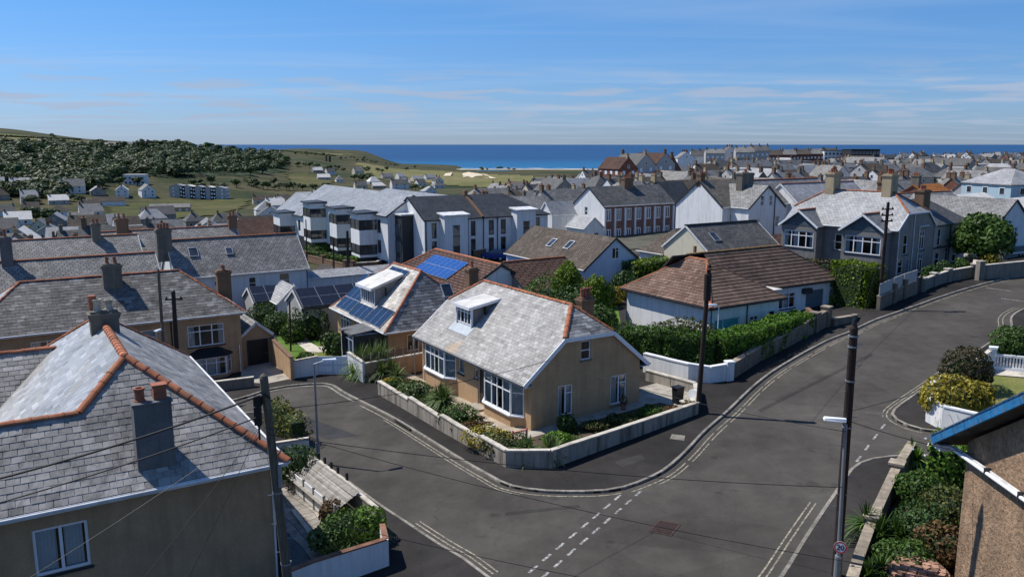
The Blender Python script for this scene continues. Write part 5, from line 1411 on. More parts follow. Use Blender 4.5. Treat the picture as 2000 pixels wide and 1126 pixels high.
# ---- B13 and the rows behind
def more_terraces():
    F = Frame(-21.4, 86.3)
    t, rf, P, (k, zw) = house('terraced_house', 'white terrace with weathered slate roof and two skylights behind the brown terrace', F, 0, 8.0, -13.6, -.2, 3.0, 6.4, 'b', 'gg', rm='rs_terr', wm='white_wall', oh=.3,
        wins={'near': row(-3.4, -2.2, 1, 1.1, 1.15, 1.5, 'sashv') + [(-6.5, 1.25, -5.75, 2.5, 'sashv'), (-9.2, 1.2, -8.4, 2.4, 'sashv'), (-9.9, 1.9, -9.6, 2.4, 'one')]}, rc='terracotta', verge='fascia')
    n = (Z - F.A * .85).normalized(); v = (F.A + Z * .85).normalized()
    skylight(t, F(2.53, -11.3, 3 + 2.53 * .85), F.B, v, n, .9, 1.2); skylight(t, F(2.4, -7.8, 3 + 2.4 * .85), F.B, v, n, .7, .9)
    pipe(t, F(.2, -.4, 0), -1.3, 2.8, 'blacktrim'); pipe(t, F(.2, -4.9, 0), -1.3, 2.8, 'fascia', .035)
    chimney(t, F, 3.2, -13.9, 4.4, 7.4, .8, 1.4, 'stack', 4, 'pot', 'b', .55)
    F2 = Frame(-33.5, 76.4)
    t2, *_ = house('terraced_house', 'long weathered slate roofed terrace directly behind the brown terrace ridge', F2, -4.4, 4.0, -26, -.1, 3.0, 6.05, 'b', 'gg', rm='rs_terr', wm='cream_wall', rc='terracotta')
    chimney(t2, F2, -.4, -11.9, 4.8, 7.9, .8, .9, 'stackgrey', 1, 'pot', 'b', .6)
    F3 = Frame(-46.7, 89.4)
    t3, *_ = house('terraced_house', 'weathered slate terrace at the left edge with brown ridge chimney', F3, -4.2, 4.2, -20, 5.2, 3.2, 6.0, 'b', 'gg', rm='rs_terr', wm='cream_wall', rc='terracotta')
    chimney(t3, F3, -.3, 1.0, 4.9, 7.2, .8, .9, 'stack', 2, 'pot', 'b', .5)
    F4 = Frame(-35.2, 102.3)
    t4, *_ = house('terraced_house', 'slate roofed terrace with two brown chimneys in front of the green field', F4, -4.6, 4.2, -15, 0.5, 3.0, 6.0, 'b', 'gg', rm='rs_terr', wm='white_wall', rc='terracotta')
    chimney(t4, F4, -.4, -12.4, 4.8, 7.2, .8, 1.3, 'stackbrown', 2, 'pot', 'b', .6); chimney(t4, F4, -.4, .1, 4.8, 7.0, .8, 1.0, 'stackbrown', 2, 'pot', 'b', .5)
more_terraces()

# ---- B3: brown roofed bungalow with the blue panels
def blue_panel_house():
    F = Frame(-0.9, 75.3); k = .55
    t, rf, P, _ = house('blue_panel_bungalow', 'brown tiled bungalow whose roof carries a large bright blue solar array', F, 0, 17.5, -6.6, 6.4, 1.4, 5.0, 'a', 'gh', 4.0, rm='rs_red', wm='stackgrey', oh=.3, rc='terracotta', verge='darkframe', wallm={'near': 'white_wall'})
    u, v, n = F.A, (F.B + Z * k).normalized(), (Z - F.B * k).normalized()
    S = lambda a, b: F(a, b, 5.0 + k * b)
    solar_array(t, S(4.7, -3.4), u, v, n, 7, 2, 1.02, 1.42, 'panel_blue', lift=.14)
    chimney(t, F, -4.2, -5.6, .5, 5.4, .7, .9, 'stackbrown', 1, 'pot', 'a', .5)
    t2, *_ = house('brown_roof_wing', 'low brown tiled wing running right from the blue panel bungalow', F, -4.5, 7.5, 1.0, 8.2, 1.7, 4.95, 'b', 'gg', rm='rs_red', wm='grey_render', oh=.2, rc='terracotta', verge='darkframe')
    house('flat_roof_extension', 'small pale flat roofed extension below the blue solar array', F, -5.6, -2.6, -8.6, -3.4, 2.3, 2.45, 'b', 'gg', rm='rs_pale', wm='white_wall', oh=.1, rc=None, cat='extension')
blue_panel_house()

# ---- B4: brown tiled bungalow with two skylights
def skylight_house():
    F = Frame(11.3, 88.4); k = .75
    t, rf, P, _ = house('skylight_bungalow', 'long brown tiled bungalow with pale blue gable and two roof windows', F, 0, 16.2, -4.3, 4.3, 2.8, 6.0, 'a', 'gg', rm='rs_brown', wm='blue_white', oh=.25, rc=None, verge='darkframe',
        wins={'near': [(-.4, 3.65, .55, 4.9, 'case')]})
    v, n = (F.B + Z * k).normalized(), (Z - F.B * k).normalized()
    for a, b in ((9.4, -1.9), (6.1, -1.8)): skylight(t, F(a, b, 6 + k * b), F.A, v, n, .95, 1.35)
    F5 = Frame(21.5, 104)
    t5, *_ = house('brown_roof_bungalow', 'brown grey tiled bungalow with white porch behind the small pale blue gable', F5, -3.4, 4.4, -3.5, 7.6, 2.4, 5.4, 'b', 'hg', 3, rm='rs_brown', wm='white_wall', oh=.3, rc=None, wins={'near': [(-1, .6, .6, 1.9, 'far'), (3, .6, 4.6, 1.9, 'far')]})
    # cream gable house
    F6 = Frame(19.6, 91.8)
    t6, rf6, *_ = house('cream_gable_house', 'cream gabled house with dark slate roof and one skylight', F6, -3.6, 3.9, 0, 11.5, 4.3, 7.0, 'b', 'gg', rm='rs_mid', wm='cream_wall', oh=.25, rc=None, verge='fascia', gut='fascia')
    kk = 2.7 / 3.75
    skylight(t6, F6(-1.7, 2.7, 7 - kk * 1.85), F6.B, (F6.A + Z * kk).normalized(), (Z - F6.A * kk).normalized(), .95, 1.4)
    chimney(t6, F6, -1.9, -.45, 3.2, 4.9, .25, .25, 'stackbrown', 0, cap=False)
    MB().box(F6(.15, 5.7, 7.02), F6.A * .16, F6.B * 5.75, Z * .07).build('ridge_capping', M['blacktrim'], rf6)
    F6b = Frame(29, 97)
    house('red_roof_lean_to', 'red tiled low house between the cream gable and the grey semi', F6b, -3, 3.4, 1.0, 9, 3.4, 5.2, 'b', 'gg', rm='rs_red', wm='cream_wall', oh=.2, rc=None)
M['blue_white'] = render_wall('pale_blue_white_render', (0.55, 0.63, 0.72), (0.35, 0.4, 0.45), 0.2, 30, 0.35, 0.008, var=0.05)
skylight_house()

# ---- B7: white bungalow with brown interlocking tiles
def white_bungalow():
    F = Frame(14.7, 59.4); sp = dict(w=.34, g=.38, h0=.06, h1=.012, jit=.004, bond=False, lap=.03)
    t = thing('white_bungalow', 'white walled L shaped bungalow with brown tiled hipped roof behind the dark hedge', 'house', F(5, 6, F.ground(0, 0)))
    ze = 4.0; w = [F(0, 0, ze), F(10.4, 0, ze), F(10.4, 8.4, ze), F(0, 8.4, ze)]; r0, r1 = F(4.7, 4.2, 6.75), F(6.6, 4.2, 6.75)
    mr0, mr1 = F(7.0, 2.6, 6.95), F(7.0, 15.6, 6.95); e0, e1 = F(3.5, 8.4, ze), F(3.5, 20.0, ze); g1 = F(10.5, 20.0, ze); g0 = F(10.5, 3, ze)
    fw = [[w[0], w[1], r1, r0], [w[0], w[3], r0], [w[3], w[2], r1, r0], [w[1], w[2], r1]]
    fm = [[F(3.5, 6.0, ze), e1, mr1, F(7.0, 6.0, 6.95)], [g1, e1, mr1], [g0, g1, mr1, mr0], [F(10.5, 3, ze), F(7, 2.6, 6.95), F(7.0, 6.0, 6.95), F(3.5, 6.0, ze)]]
    rf = roof(t, fw[:1] + fw[1:], M['underlay'], .12); rf2 = roof(t, fm[:3], M['underlay'], .12, 'roof_main')
    sp1 = dict(w=.34, g=.30, h0=.055, h1=.015, jit=.02, bond=True, lap=.03)
    tiles(rf, [fw[0]], sp1, M['tile_red_lit'], 300, name='tile', rest='tiles'); tiles(rf, [fw[1]], sp, M['tile_brown'], 200, name='front_tile', rest='front_tiles')
    tiles(rf, fw[2:], sp, M['tile_brown'], 0, rest='hidden_tiles')
    tiles(rf2, [fm[0]], sp, M['tile_brown'], 300, name='tile', rest='tiles'); tiles(rf2, fm[1:3], sp, M['tile_brown'], 0, rest='rear_tiles')
    up = Z * .06
    for P_, Q_, m_, r_ in ((w[0], r0, 'terracotta', .15), (r0, r1, 'terracotta', .13), (w[1], r1, 'terracotta', .13), (w[3], r0, 'tile_brown', .11)): ridge(rf, P_ + up, Q_ + up, m_, r=r_)
    ridge(rf2, F(7.0, 4.2, 6.95) + up, mr1 + up, 'ridge_buff', r=.13); ridge(rf2, e1 + up, mr1 + up, 'tile_brown', r=.11); ridge(rf2, g1 + up, mr1 + up, 'tile_brown', r=.11)
    o = .42; gz = F.ground(0, 0) - .6
    rectwall(t, F, 'front', o, o, 10.0, gz, ze - .02, 'white_wall')
    rectwall(t, F, 'near', o, o, 8.0, gz, ze - .02, 'white_wall', [(.9, 1.55, 3.6, 2.95, 'teal', dict(sill='darksill')), (4.75, 1.75, 5.7, 2.8, 'bay2', dict(sill='darksill', curtain=[(0, .3)])), (6.9, .95, 7.6, 3.0, 'onet')])
    rectwall(t, F, 'back', 8.0, o, 4.0, gz, ze - .02, 'white_wall'); rectwall(t, F, 'near', 3.9, 8.0, 19.6, gz, ze - .02, 'white_wall', [(11.3, 1.95, 14.3, 3.3, 'four', dict(sill='darksill', curtain=[(0, .35), (.5, .8)])), (15.7, 1.15, 18.1, 3.25, None)])
    rectwall(t, F, 'back', 19.6, 3.9, 10.1, gz, ze - .02, 'white_wall'); rectwall(t, F, 'far', 10.1, o, 19.6, gz, ze - .02, 'white_wall')
    for P_, Q_, oo in ((w[0], w[1], -F.B), (w[0], w[3], -F.A), (e0, e1, -F.A), (w[3], F(3.5, 8.4, ze), F.B), (e1, g1, F.B)): gutter(t, P_ - Z * .08, Q_ - Z * .08, 'blacktrim', 'blacktrim', .15, oo)
    pipe(t, F(.38, 4.35, 0), .6, 3.9, 'blacktrim', .045); pipe(t, F(.38, .5, 0), .6, 3.9, 'blacktrim', .03); pipe(t, F(3.86, 19.5, 0), 1, 3.9, 'blacktrim', .03)
    gd = MB(); P_, r_, sg = SIDES['near'](F, 4.0)
    n_ = 9
    d = MB().box(P_ + r_ * 16.9 + Z * 2.2, r_ * 1.19, F.A * .02, Z * 1.04).build('garage_door', M['garage_grey'], t)
    for i in range(n_): MB().box(P_ + r_ * 16.9 + Z * (1.28 + i * .23) - F.A * .03, r_ * 1.17, F.A * .012, Z * .1).build('panel', M['garage_grey'], d)
    lb = MB(); lb.box(F(3.72, 15.6, 3.3), F.A * .2, F.B * .5, Z * .22); lb.build('alarm_canopy', M['darkframe'], t)
    MB().prism([F(2.3, 8.2, 3.9), F(2.3, 9.9, 3.9), F(3.9, 9.9, 4.02), F(3.9, 8.2, 4.02)][::-1], Z * -.2).build('porch_roof', M['tile_brown'], t)
    MB().box(F(2.4, 9.3, 4.3), F.A * .8, F.B * .5, Z * .03).build('porch_rooflight', M['flat_white'], t)
    rectwall(t, F, 'front', o - .03, o + .1, 2.6, 1.0, 3.3, 'white_wall', [(o + .25, 1.5, 2.3, 2.95, 'teal')])
    return F
STY['teal'] = dict(cols=(.7, 1.3), trans=(), fw=.06, glass='teal')
M['tile_red_lit'] = slate_piece('lit_red_brown_tile', (0.13, 0.08, 0.06), (0.175, 0.11, 0.082), (0.22, 0.145, 0.11), 0.9, (0.30, 0.24, 0.18), 0.3)  # lighter copy of the brown tile; sunlight on the left slope put into its colour
M['ridge_buff'] = plain('mossy_ridge', (0.27, 0.15, 0.055), 0.9, 0.3, 3, 20, 0.4, rand=.2)
BF = white_bungalow()

# ---- B8: grey semi with two gabled bays
def grey_semi():
    F = Frame(38.4, 81.5, (-.639, .769)); t = thing('grey_semi', 'large grey rendered semi with two gabled bays and pale slate roof above the road', 'house', F(6, 4, F.ground(0, 0)))
    ze, zr = 7.5, 11.0; L = 12.6; D = 8.7; bm = D / 2; k = (zr - ze) / bm; gz = F.ground(6, 0) - .8; hb = 2.0; zh = ze + k * hb
    front = [F(-.15, 0, ze), F(-.15, hb, zh), F(2.6, bm, zr), F(10.0, bm, zr), F(L + .15, hb, zh), F(L + .15, 0, ze)]
    back = [F(-.15, D, ze), F(-.15, D - hb, zh), F(2.6, bm, zr), F(10.0, bm, zr), F(L + .15, D - hb, zh), F(L + .15, D, ze)]
    rf = roof(t, [front, back, [F(-.15, hb, zh), F(-.15, D - hb, zh), F(2.6, bm, zr)], [F(L + .15, hb, zh), F(L + .15, D - hb, zh), F(10.0, bm, zr)]], M['rs_pale'], .14)
    up = Z * .05
    for p, q in ((F(2.6, bm, zr), F(10, bm, zr)), (F(-.15, hb, zh), F(2.6, bm, zr)), (F(-.15, D - hb, zh), F(2.6, bm, zr)), (F(L + .15, hb, zh), F(10, bm, zr))): ridge(rf, p + up, q + up)
    o = .35; zo = ze + k * o - .16
    gw = [(0.9, 3.0, 1.9, 4.5, 'sashv', dict(sill='darksill')), (1.7, 4.9, 2.6, 6.9, 'sashv', dict(sill='darksill')), (5.3, 5.1, 6.4, 7.1, 'bay2', dict(sill='darksill')), (5.3, 2.7, 6.4, 4.7, 'bay2', dict(sill='darksill')), (2.9, 2.7, 3.4, 4.4, 'one'), (3.8, 2.5, 4.5, 3.2, 'one')]
    ol = lambda: [(o, gz), (D - o, gz), (D - o, zo), (D - hb, zh - .16), (hb, zh - .16), (o, zo)]
    hwall(t, F, 'near', 0, ol(), 'grey_render', gw); hwall(t, F, 'far', L, ol(), 'grey_render')
    rectwall(t, F, 'front', o, 0, L, gz, zo, 'dark_render', [(5.6, 4.9, 6.7, 6.6, 'sashv', dict(sill='darksill'))]); rectwall(t, F, 'back', D - o, 0, L, gz, zo, 'grey_render')
    # two full height bays with gables
    for ca, w in ((2.9, 4.5), (10.1, 4.2)):
        a0, a1 = ca - w / 2, ca + w / 2; b = -1.1; zg = 9.0
        hwall(t, F, 'front', b, [(a0, gz), (a1, gz), (a1, 7.35), (ca, zg - .1), (a0, 7.35)], 'dark_render', [(a0 + .35, 4.95, a1 - .35, 6.75, 'four', dict(sill='darksill', fw=.09, curtain=[(0, .12), (.3, .5), (.85, 1)])), (a0 + .35, 1.9, a1 - .35, 3.6, 'four', dict(sill='darksill', fw=.09))])
        hwall(t, F, 'near', a0, [(b, gz), (o, gz), (o, 7.35), (b, 7.35)], 'dark_render'); hwall(t, F, 'far', a1, [(b, gz), (o, gz), (o, 7.35), (b, 7.35)], 'dark_render')
        P_, r, sg = SIDES['front'](F, b - .03); MB().prism([F(a0 + .1, b - .03, 7.3), F(a1 - .1, b - .03, 7.3), F(ca, b - .03, zg - .15)], F.B * .05).build('slate_hung_gable', M['slate_hung'], t)
        bk = (zg - ze) / k + .1; f0, f1 = a0 - .25, a1 + .25; bf = b - .3; zs = 7.28
        r_ = roof(t, [[F(f0, bf, zs), F(ca, bf, zg), F(ca, bk, zg), F(f0, .1, zs)], [F(f1, bf, zs), F(ca, bf, zg), F(ca, bk, zg), F(f1, .1, zs)]], M['rs_mid2'], .12, 'bay_roof')
        ridge(r_, F(ca, bf, zg) + up, F(ca, bk, zg) + up)
        mb = MB()
        for f in (f0, f1): mb.beam(F(f, bf - .03, zs - .06), F(ca, bf - .03, zg - .06), .05, .2)
        mb.build('barge_board', M['upvc'], t)
    gutter(t, F(-.15, -.02, ze - .08), F(.6, -.02, ze - .08), 'fascia', 'fascia', .16, -F.B); gutter(t, F(5.4, -.02, ze - .08), F(7.9, -.02, ze - .08), 'fascia', 'fascia', .16, -F.B)
    mb = MB(); mb.beam(F(-.18, 0, ze - .08), F(-.18, hb, zh - .08), .05, .2); mb.beam(F(-.18, D, ze - .08), F(-.18, D - hb, zh - .08), .05, .2); mb.beam(F(-.18, hb, zh - .08), F(-.18, D - hb, zh - .08), .05, .16); mb.build('barge_board', M['upvc'], t)
    for b in (.45, 3.6): pipe(t, F(-.08, b, 0), 2, zo if b < 1 else zh, 'fascia', .05)
    pipe(t, F(-.08, 4.9, 0), 2, 7.6, 'fascia', .05); MB().box(F(-.12, 5.8, 7.6), F.A * .1, F.B * 1.0, Z * .05).build('waste_pipe', M['fascia'], t)
    chimney(t, F, 3.2, bm + .1, 9.6, 12.6, 1.0, 1.5, 'stackcream', 3, 'pot', 'b', .5); chimney(t, F, 9.6, bm + .1, 9.6, 12.6, 1.0, 1.5, 'stackcream', 3, 'pot', 'b', .5)
    chimney(t, F, 6.4, 10, 7.6, 11.6, 1.0, 1.6, 'stackbrown', 3, 'pot', 'b', .5); chimney(t, F, 2.4, 10.5, 7.6, 10.8, 1.0, 1.6, 'stackbrown', 3, 'pot', 'b', .5)
    # rear wing along the road
    w = row(8.9, 16.6, 1, 0, 0, 0, None)[:0] + [(9.5, 5.2, 10.3, 7.0, 'sashv', dict(sill='darksill')), (14.0, 5.4, 15.0, 7.1, 'sashv', dict(sill='darksill')), (9.3, 2.8, 10.4, 4.7, 'sashv', dict(sill='darksill')), (13.6, 3.1, 14.7, 4.8, 'sashv', dict(sill='darksill')), (11.8, 2.8, 12.6, 4.9, 'onet')]
    t2, rf2, *_ = house('grey_rear_house', 'pale grey house with dark tiled roof joined behind the large grey semi', F, -.3, 7.6, 8.5, 17.0, 7.5, 10.0, 'b', 'gh', 3.2, rm='rs_mid', wm='greycloud', oh=.3, gz=gz, wins={'near': w}, rc=None, gut='darkframe')
    pipe(t2, F(-.08, 12.4, 0), 2, 7.3, 'blacktrim', .06)
    for b in (11.0, ): MB().box(F(-.05, 12.7, 5.0), F.A * .05, F.B * 4.1, Z * .06).build('string_course', M['darksill'], t2)
    return F
M['rs_mid2'] = roof_sheet('grey_bay_roof', (0.15, 0.155, 0.165), (0.22, 0.225, 0.235), (0.08, 0.08, 0.085), 0.4, 0.26, 0.45)
GF = grey_semi()

# ---- B9, B10: white gables and red brick terrace
def white_gables():
    F = Frame(27, 105)
    t, rf, *_ = house('white_gable_house', 'tall plain white gable end of a house with brown slate roof', F, 0, 8.9, 0, 6.8, 8.0, 11.3, 'b', 'gg', rm='rs_brown2', wm='white_wall', oh=.2, gz=1, rc=None, verge='darkframe')
    chimney(t, F, 4.6, .5, 10.4, 11.9, .8, .8, 'stackbrown', 2, 'pot', 'b', .4)
    t2, rf2, *_ = house('white_wing_house', 'long pale slate roof of the white house behind the dark pole', F, .6, 8.4, 6.9, 24, 8.0, 11.1, 'b', 'gg', rm='rs_grey', wm='white_wall', oh=.2, gz=1, rc='terracotta', wins={'near': [(18, 6, 19, 7.4, 'far')]})
    t3, *_ = house('white_gable_wing', 'white gabled wing with paired attic windows and a broad chimney', F, -3.0, 4.4, 1.4, 8.4, 8.0, 10.8, 'a', 'gg', rm='rs_grey', wm='white_wall', oh=.15, gz=1, rc=None, verge='darkframe',
        wins={'near': [(3.7, 8.2, 4.3, 9.5, 'sashv'), (5.3, 8.2, 5.9, 9.5, 'sashv'), (2.4, 5.2, 3.6, 6.6, 'bay2'), (6.6, 5.4, 7.3, 6.8, 'sashv')], 'front': [(0, 5.8, 1.2, 7.2, 'far')]})
    chimney(t3, F, 1.0, 4.9, 9.9, 12.0, 1.0, 2.2, 'stack', 1, 'pot', 'b', .5); pipe(t3, F(-2.93, 6.3, 0), 3, 9.6, 'blacktrim', .06)
    F2 = Frame(44, 118)
    house('slate_cottage', 'pale slate roofed white cottage between the white wing and the grey semi', F2, -3.5, 4, -8, 8, 7.6, 10.6, 'b', 'gg', rm='rs_pale', wm='white_wall', oh=.2, gz=2)
    # red brick terrace
    F3 = Frame(15, 133.5); ww = []
    for i in range(7): ww.append((.7 + i * 2.15, 3.5, 1.7 + i * 2.15, 5.5, 'far', dict(mat=M['upvc'], fw=.16)))
    for i in range(7): ww.append((.7 + i * 2.15, .2, 1.7 + i * 2.15, 2.2, 'far', dict(mat=M['upvc'], fw=.16)))
    t4, *_ = house('brick_terrace', 'red brick terrace with white framed windows, slate roof and white end gable', F3, 0, 8.6, 0, 15.6, 6.0, 9.0, 'b', 'gg', rm='rs_mid', wm='redbrick', oh=.2, gz=-1, rc=None, verge='darkframe', wins={'near': ww, 'front': [(4.6, 4.2, 5.4, 5.6, 'farone')]}, wallm={'front': 'white_wall'})
    chimney(t4, F3, 4.2, 8.2, 7.6, 10.0, 1.1, 1.9, 'stackbrown', 4, 'pot', 'b', .5)
    for i in range(8): MB().box(F3(.1, .25 + i * 2.15, 2.4), F3.A * .12, F3.B * .16, Z * 3.2).build('white_pier', M['white_paint'], t4)
    house('lean_to', 'white lean to with pale sloping roof against the brick terrace gable', F3, -.5, 4.6, -4.4, -.2, 2.6, 4.4, 'a', 'gg', rm='rs_pale', wm='white_wall', oh=.1, gz=-1, rc=None, cat='extension', wins={'near': [(-2.3, .3, -1.3, 1.9, 'farone')]})
    house('white_outbuilding', 'small white pitched outbuilding left of the palm in front of the brick terrace', F3, 7.4, 11.5, -5.2, .4, 4.2, 6.4, 'b', 'gg', rm='rs_pale', wm='white_wall', oh=.1, gz=-1, rc=None, cat='outbuilding')
    t5, *_ = house('black_roof_house', 'black roofed brick end house of the red brick terrace', F3, 1.5, 9, 15.7, 22, 5.9, 9.4, 'b', 'gg', rm='rs_dark', wm='redbrick', oh=.2, gz=-1, rc=None, verge='blacktrim')
M['rs_brown2'] = roof_sheet('brown_slate_roof', (0.12, 0.108, 0.09), (0.18, 0.16, 0.135), (0.06, 0.055, 0.05), 0.4, 0.26, 0.6, stain=(0.24, 0.22, 0.17))
white_gables()

# ---- B11, B12: modern white apartments
def apartments():
    F = Frame(-17.5, 113.6); zb = -2.6
    dk = dict(mat=M['darkframe'], fw=.1, panes=False, glass='darkglass')
    def W(a, z, w, h, cols=(1, 1)): return (a, z, a + w, z + h, 'x', dict(cols=cols, trans=(), **dk))
    STY['x'] = {}
    t, rf, *_ = house('apartment_block', 'white three storey apartment block with angular bays and pale slate roof', F, 0, 37, 0, 8.6, 6.1, 8.9, 'a', 'gg', rm='rs_apart', wm='white_wall', oh=.3, gz=zb - 2, rc=None, verge='blacktrim', gut='blacktrim', cat='apartment block',
        wins={'front': [W(2.6, 3.5, 1.3, 1.9), W(2.6, .6, 1.3, 1.9), W(9.8, 3.2, 1.8, 2), W(9.8, .3, 1.8, 2), W(19.0, 3.2, 1.8, 2), W(19.0, .3, 1.8, 2), W(9.4, -2, 2, 2), W(19.2, -2, 2, 2), W(22, 3.2, 1.5, 2), W(22, .3, 1.5, 2), W(32, 2.6, 1.5, 1.8), W(32, -.3, 1.5, 1.8)]})
    house('apartment_block', 'lower left end of the white apartment block with a sloping roof', F, 37.1, 53, 0, 8.0, 3.4, 6.6, 'a', 'gg', rm='rs_apart', wm='white_wall', oh=.3, gz=zb - 3, rc=None, verge='blacktrim', gut='blacktrim', cat='apartment block', wins={'front': [W(39, .6, 1.3, 1.9), W(49.5, .6, 1.3, 1.9)]})
    MB().box(F(20, .24, -1.6), F.A * 19.6, F.B * .07, Z * 1.4).build('dark_plinth', M['darkframe'], t)
    # projecting bays, wedge shaped in plan with a corner window band on each floor
    for i, (ca, zt, w) in enumerate(((6.1, 6.2, 4.4), (15.1, 6.3, 4.2), (27.6, 6.4, 4.8), (45.0, 3.6, 5.4))):
        a0, a1, b = ca - w / 2, ca + w / 2, -2.3; z0 = 0.0 if i < 3 else -3
        bz = MB(); pts = [F(a0, .3, zt), F(a0 + .3, b, zt), F(a1, b + .3, zt), F(a1, .3, zt)]
        bands = [(2.2 + (zt - 6.2), 3.9 + (zt - 6.2))] if i == 3 else [(.9 + (zt - 6.2) - .55, 2.35 + (zt - 6.2) - .55), (3.9 + (zt - 6.2), 5.35 + (zt - 6.2))]
        zs = [z0] + [q for bd in bands for q in bd] + [zt]
        o = None
        for k2 in range(0, len(zs), 2):
            lo, hi = zs[k2], zs[k2 + 1]; m_ = MB(); m_.prism([V((p.x, p.y, hi)) for p in pts][::-1], Z * (lo - hi)); q = m_.build('bay', M['white_wall'], t) if o is None else m_.build('bay_wall', M['white_wall'], o); o = o or q
        for (lo, hi) in bands:
            m_ = MB(); c = sum(pts, V((0, 0, 0))) / 4; pp = [V((p.x + (c.x - p.x) * .03, p.y + (c.y - p.y) * .03, hi)) for p in pts]; m_.prism(pp[::-1], Z * (lo - hi)); m_.build('window_band', M['darkglass'], o)
            for p in (pp[1], pp[2], (pp[1] + pp[2]) / 2, (pp[0] + pp[1]) / 2): MB().box(V((p.x, p.y, (lo + hi) / 2)), F.A * .05, F.B * .06, Z * (hi - lo) / 2).build('mullion', M['darkframe'], o)
        m_ = MB(); m_.prism([F(a0 - .2, .5, zt + .3), F(a0 + .1, b - .4, zt + .16), F(a1 + .3, b - .1, zt + .16), F(a1 + .2, .5, zt + .3)][::-1], Z * -.15); m_.build('bay_roof', M['darkframe'], o)
        if i < 3: MB().prism([F(a0 + .2, .3, z0), F(a0 + .45, b + .25, z0), F(a1 - .1, b + .5, z0), F(a1 - .1, .3, z0)][::-1], Z * -3.2).build('dark_base', M['darkframe'], o)
    pipe(t, F(10.6, .2, 0), -2, 6, 'blacktrim', .08); pipe(t, F(26.5, .2, 0), -2, 6, 'blacktrim', .08)
    # rear roofs seen over the ridge
    F0 = Frame(-8, 150)
    house('apartment_block', 'long pale slate roof of the rear apartment range', F0, -4, 30, -7, 1, 5.2, 6.8, 'a', 'gg', rm='rs_apart', wm='white_wall', oh=.2, gz=-3, rc=None, cat='apartment block')
    # right-hand block: gable to the left, long shaded front
    F2 = Frame(-11.8, 110.2)
    fw = []
    for b, w, z0 in ((1.2, .75, -.8), (7.3, .75, -.8), (10.2, .85, -.8), (12.2, .85, -.8), (18.1, .8, -.8)):
        fw += [(b, 3.3, b + w, 5.4, 'x', dict(cols=(1,), **dk)), (b, z0 + .6, b + w, 2.9, 'x', dict(cols=(1,), **dk))]
    t2, rf2, *_ = house('apartment_wing', 'white apartment wing with dark slate roof and tall narrow dark windows', F2, 0, 10.6, 0, 20.6, 5.85, 8.75, 'b', 'gh', 5, rm='rs_dark', wm='white_wall', oh=.25, gz=-2.5, rc=None, verge='blacktrim', gut='blacktrim', wins={'near': fw}, cat='apartment block')
    # grey glazed stair tower on the gable
    st = MB(); st.box(F2(5.2, -.7, 2.2), F2.A * 1.5, F2.B * .9, Z * 4.1); s_ = st.build('stair_tower', M['darkframe'], t2)
    for z in (-.4, 1.9, 4.2): MB().box(F2(5.2, -1.62, z), F2.A * 1.1, F2.B * .03, Z * .8).build('pane', M['darkglass'], s_)
    MB().box(F2(5.2, -.6, 6.4), F2.A * 1.7, F2.B * 1.2, Z * .1).build('canopy', M['fascia'], s_)
    for b0, b1, top in ((2.4, 6.0, 6.35), (14.0, 17.2, 6.6)):
        q = MB().box(F2(-.5, (b0 + b1) / 2, (top - 2) / 2), F2.A * .75, F2.B * (b1 - b0) / 2, Z * (top + 2) / 2).build('projecting_block', M['white_wall'], t2)
        c = (b0 + b1) / 2
        MB().box(F2(-1.27, c, 3.0), F2.A * .03, F2.B * .5, Z * 2.1).build('window', M['darkglass'], q)
        for z in (.95, 2.2, 3.6, 5.05): MB().box(F2(-1.31, c, z), F2.A * .03, F2.B * .55, Z * .05).build('transom', M['darkframe'], q)
        MB().prism([F2(-1.6, b0 - .25, top + .2), F2(.6, b0 - .25, top + .45), F2(.6, b1 + .25, top + .45), F2(-1.6, b1 + .25, top + .2)][::-1], Z * -.15).build('block_roof', M['fascia'], q)
    for b in (.3, 6.8, 9.3, 11.6, 17.6): pipe(t2, F2(.15, b, 0), -2, 5.7, 'blacktrim', .06)
    MB().beam(F2(0, 9.1, 5.95), F2(5.3, 9.1, 8.85), .35, .25).build('parapet', M['stackbrown'], rf2); MB().box(F2(5.3, 9.1, 9.0), F2.A * .5, F2.B * .25, Z * .35).build('ridge_block', M['stackbrown'], rf2)
apartments()
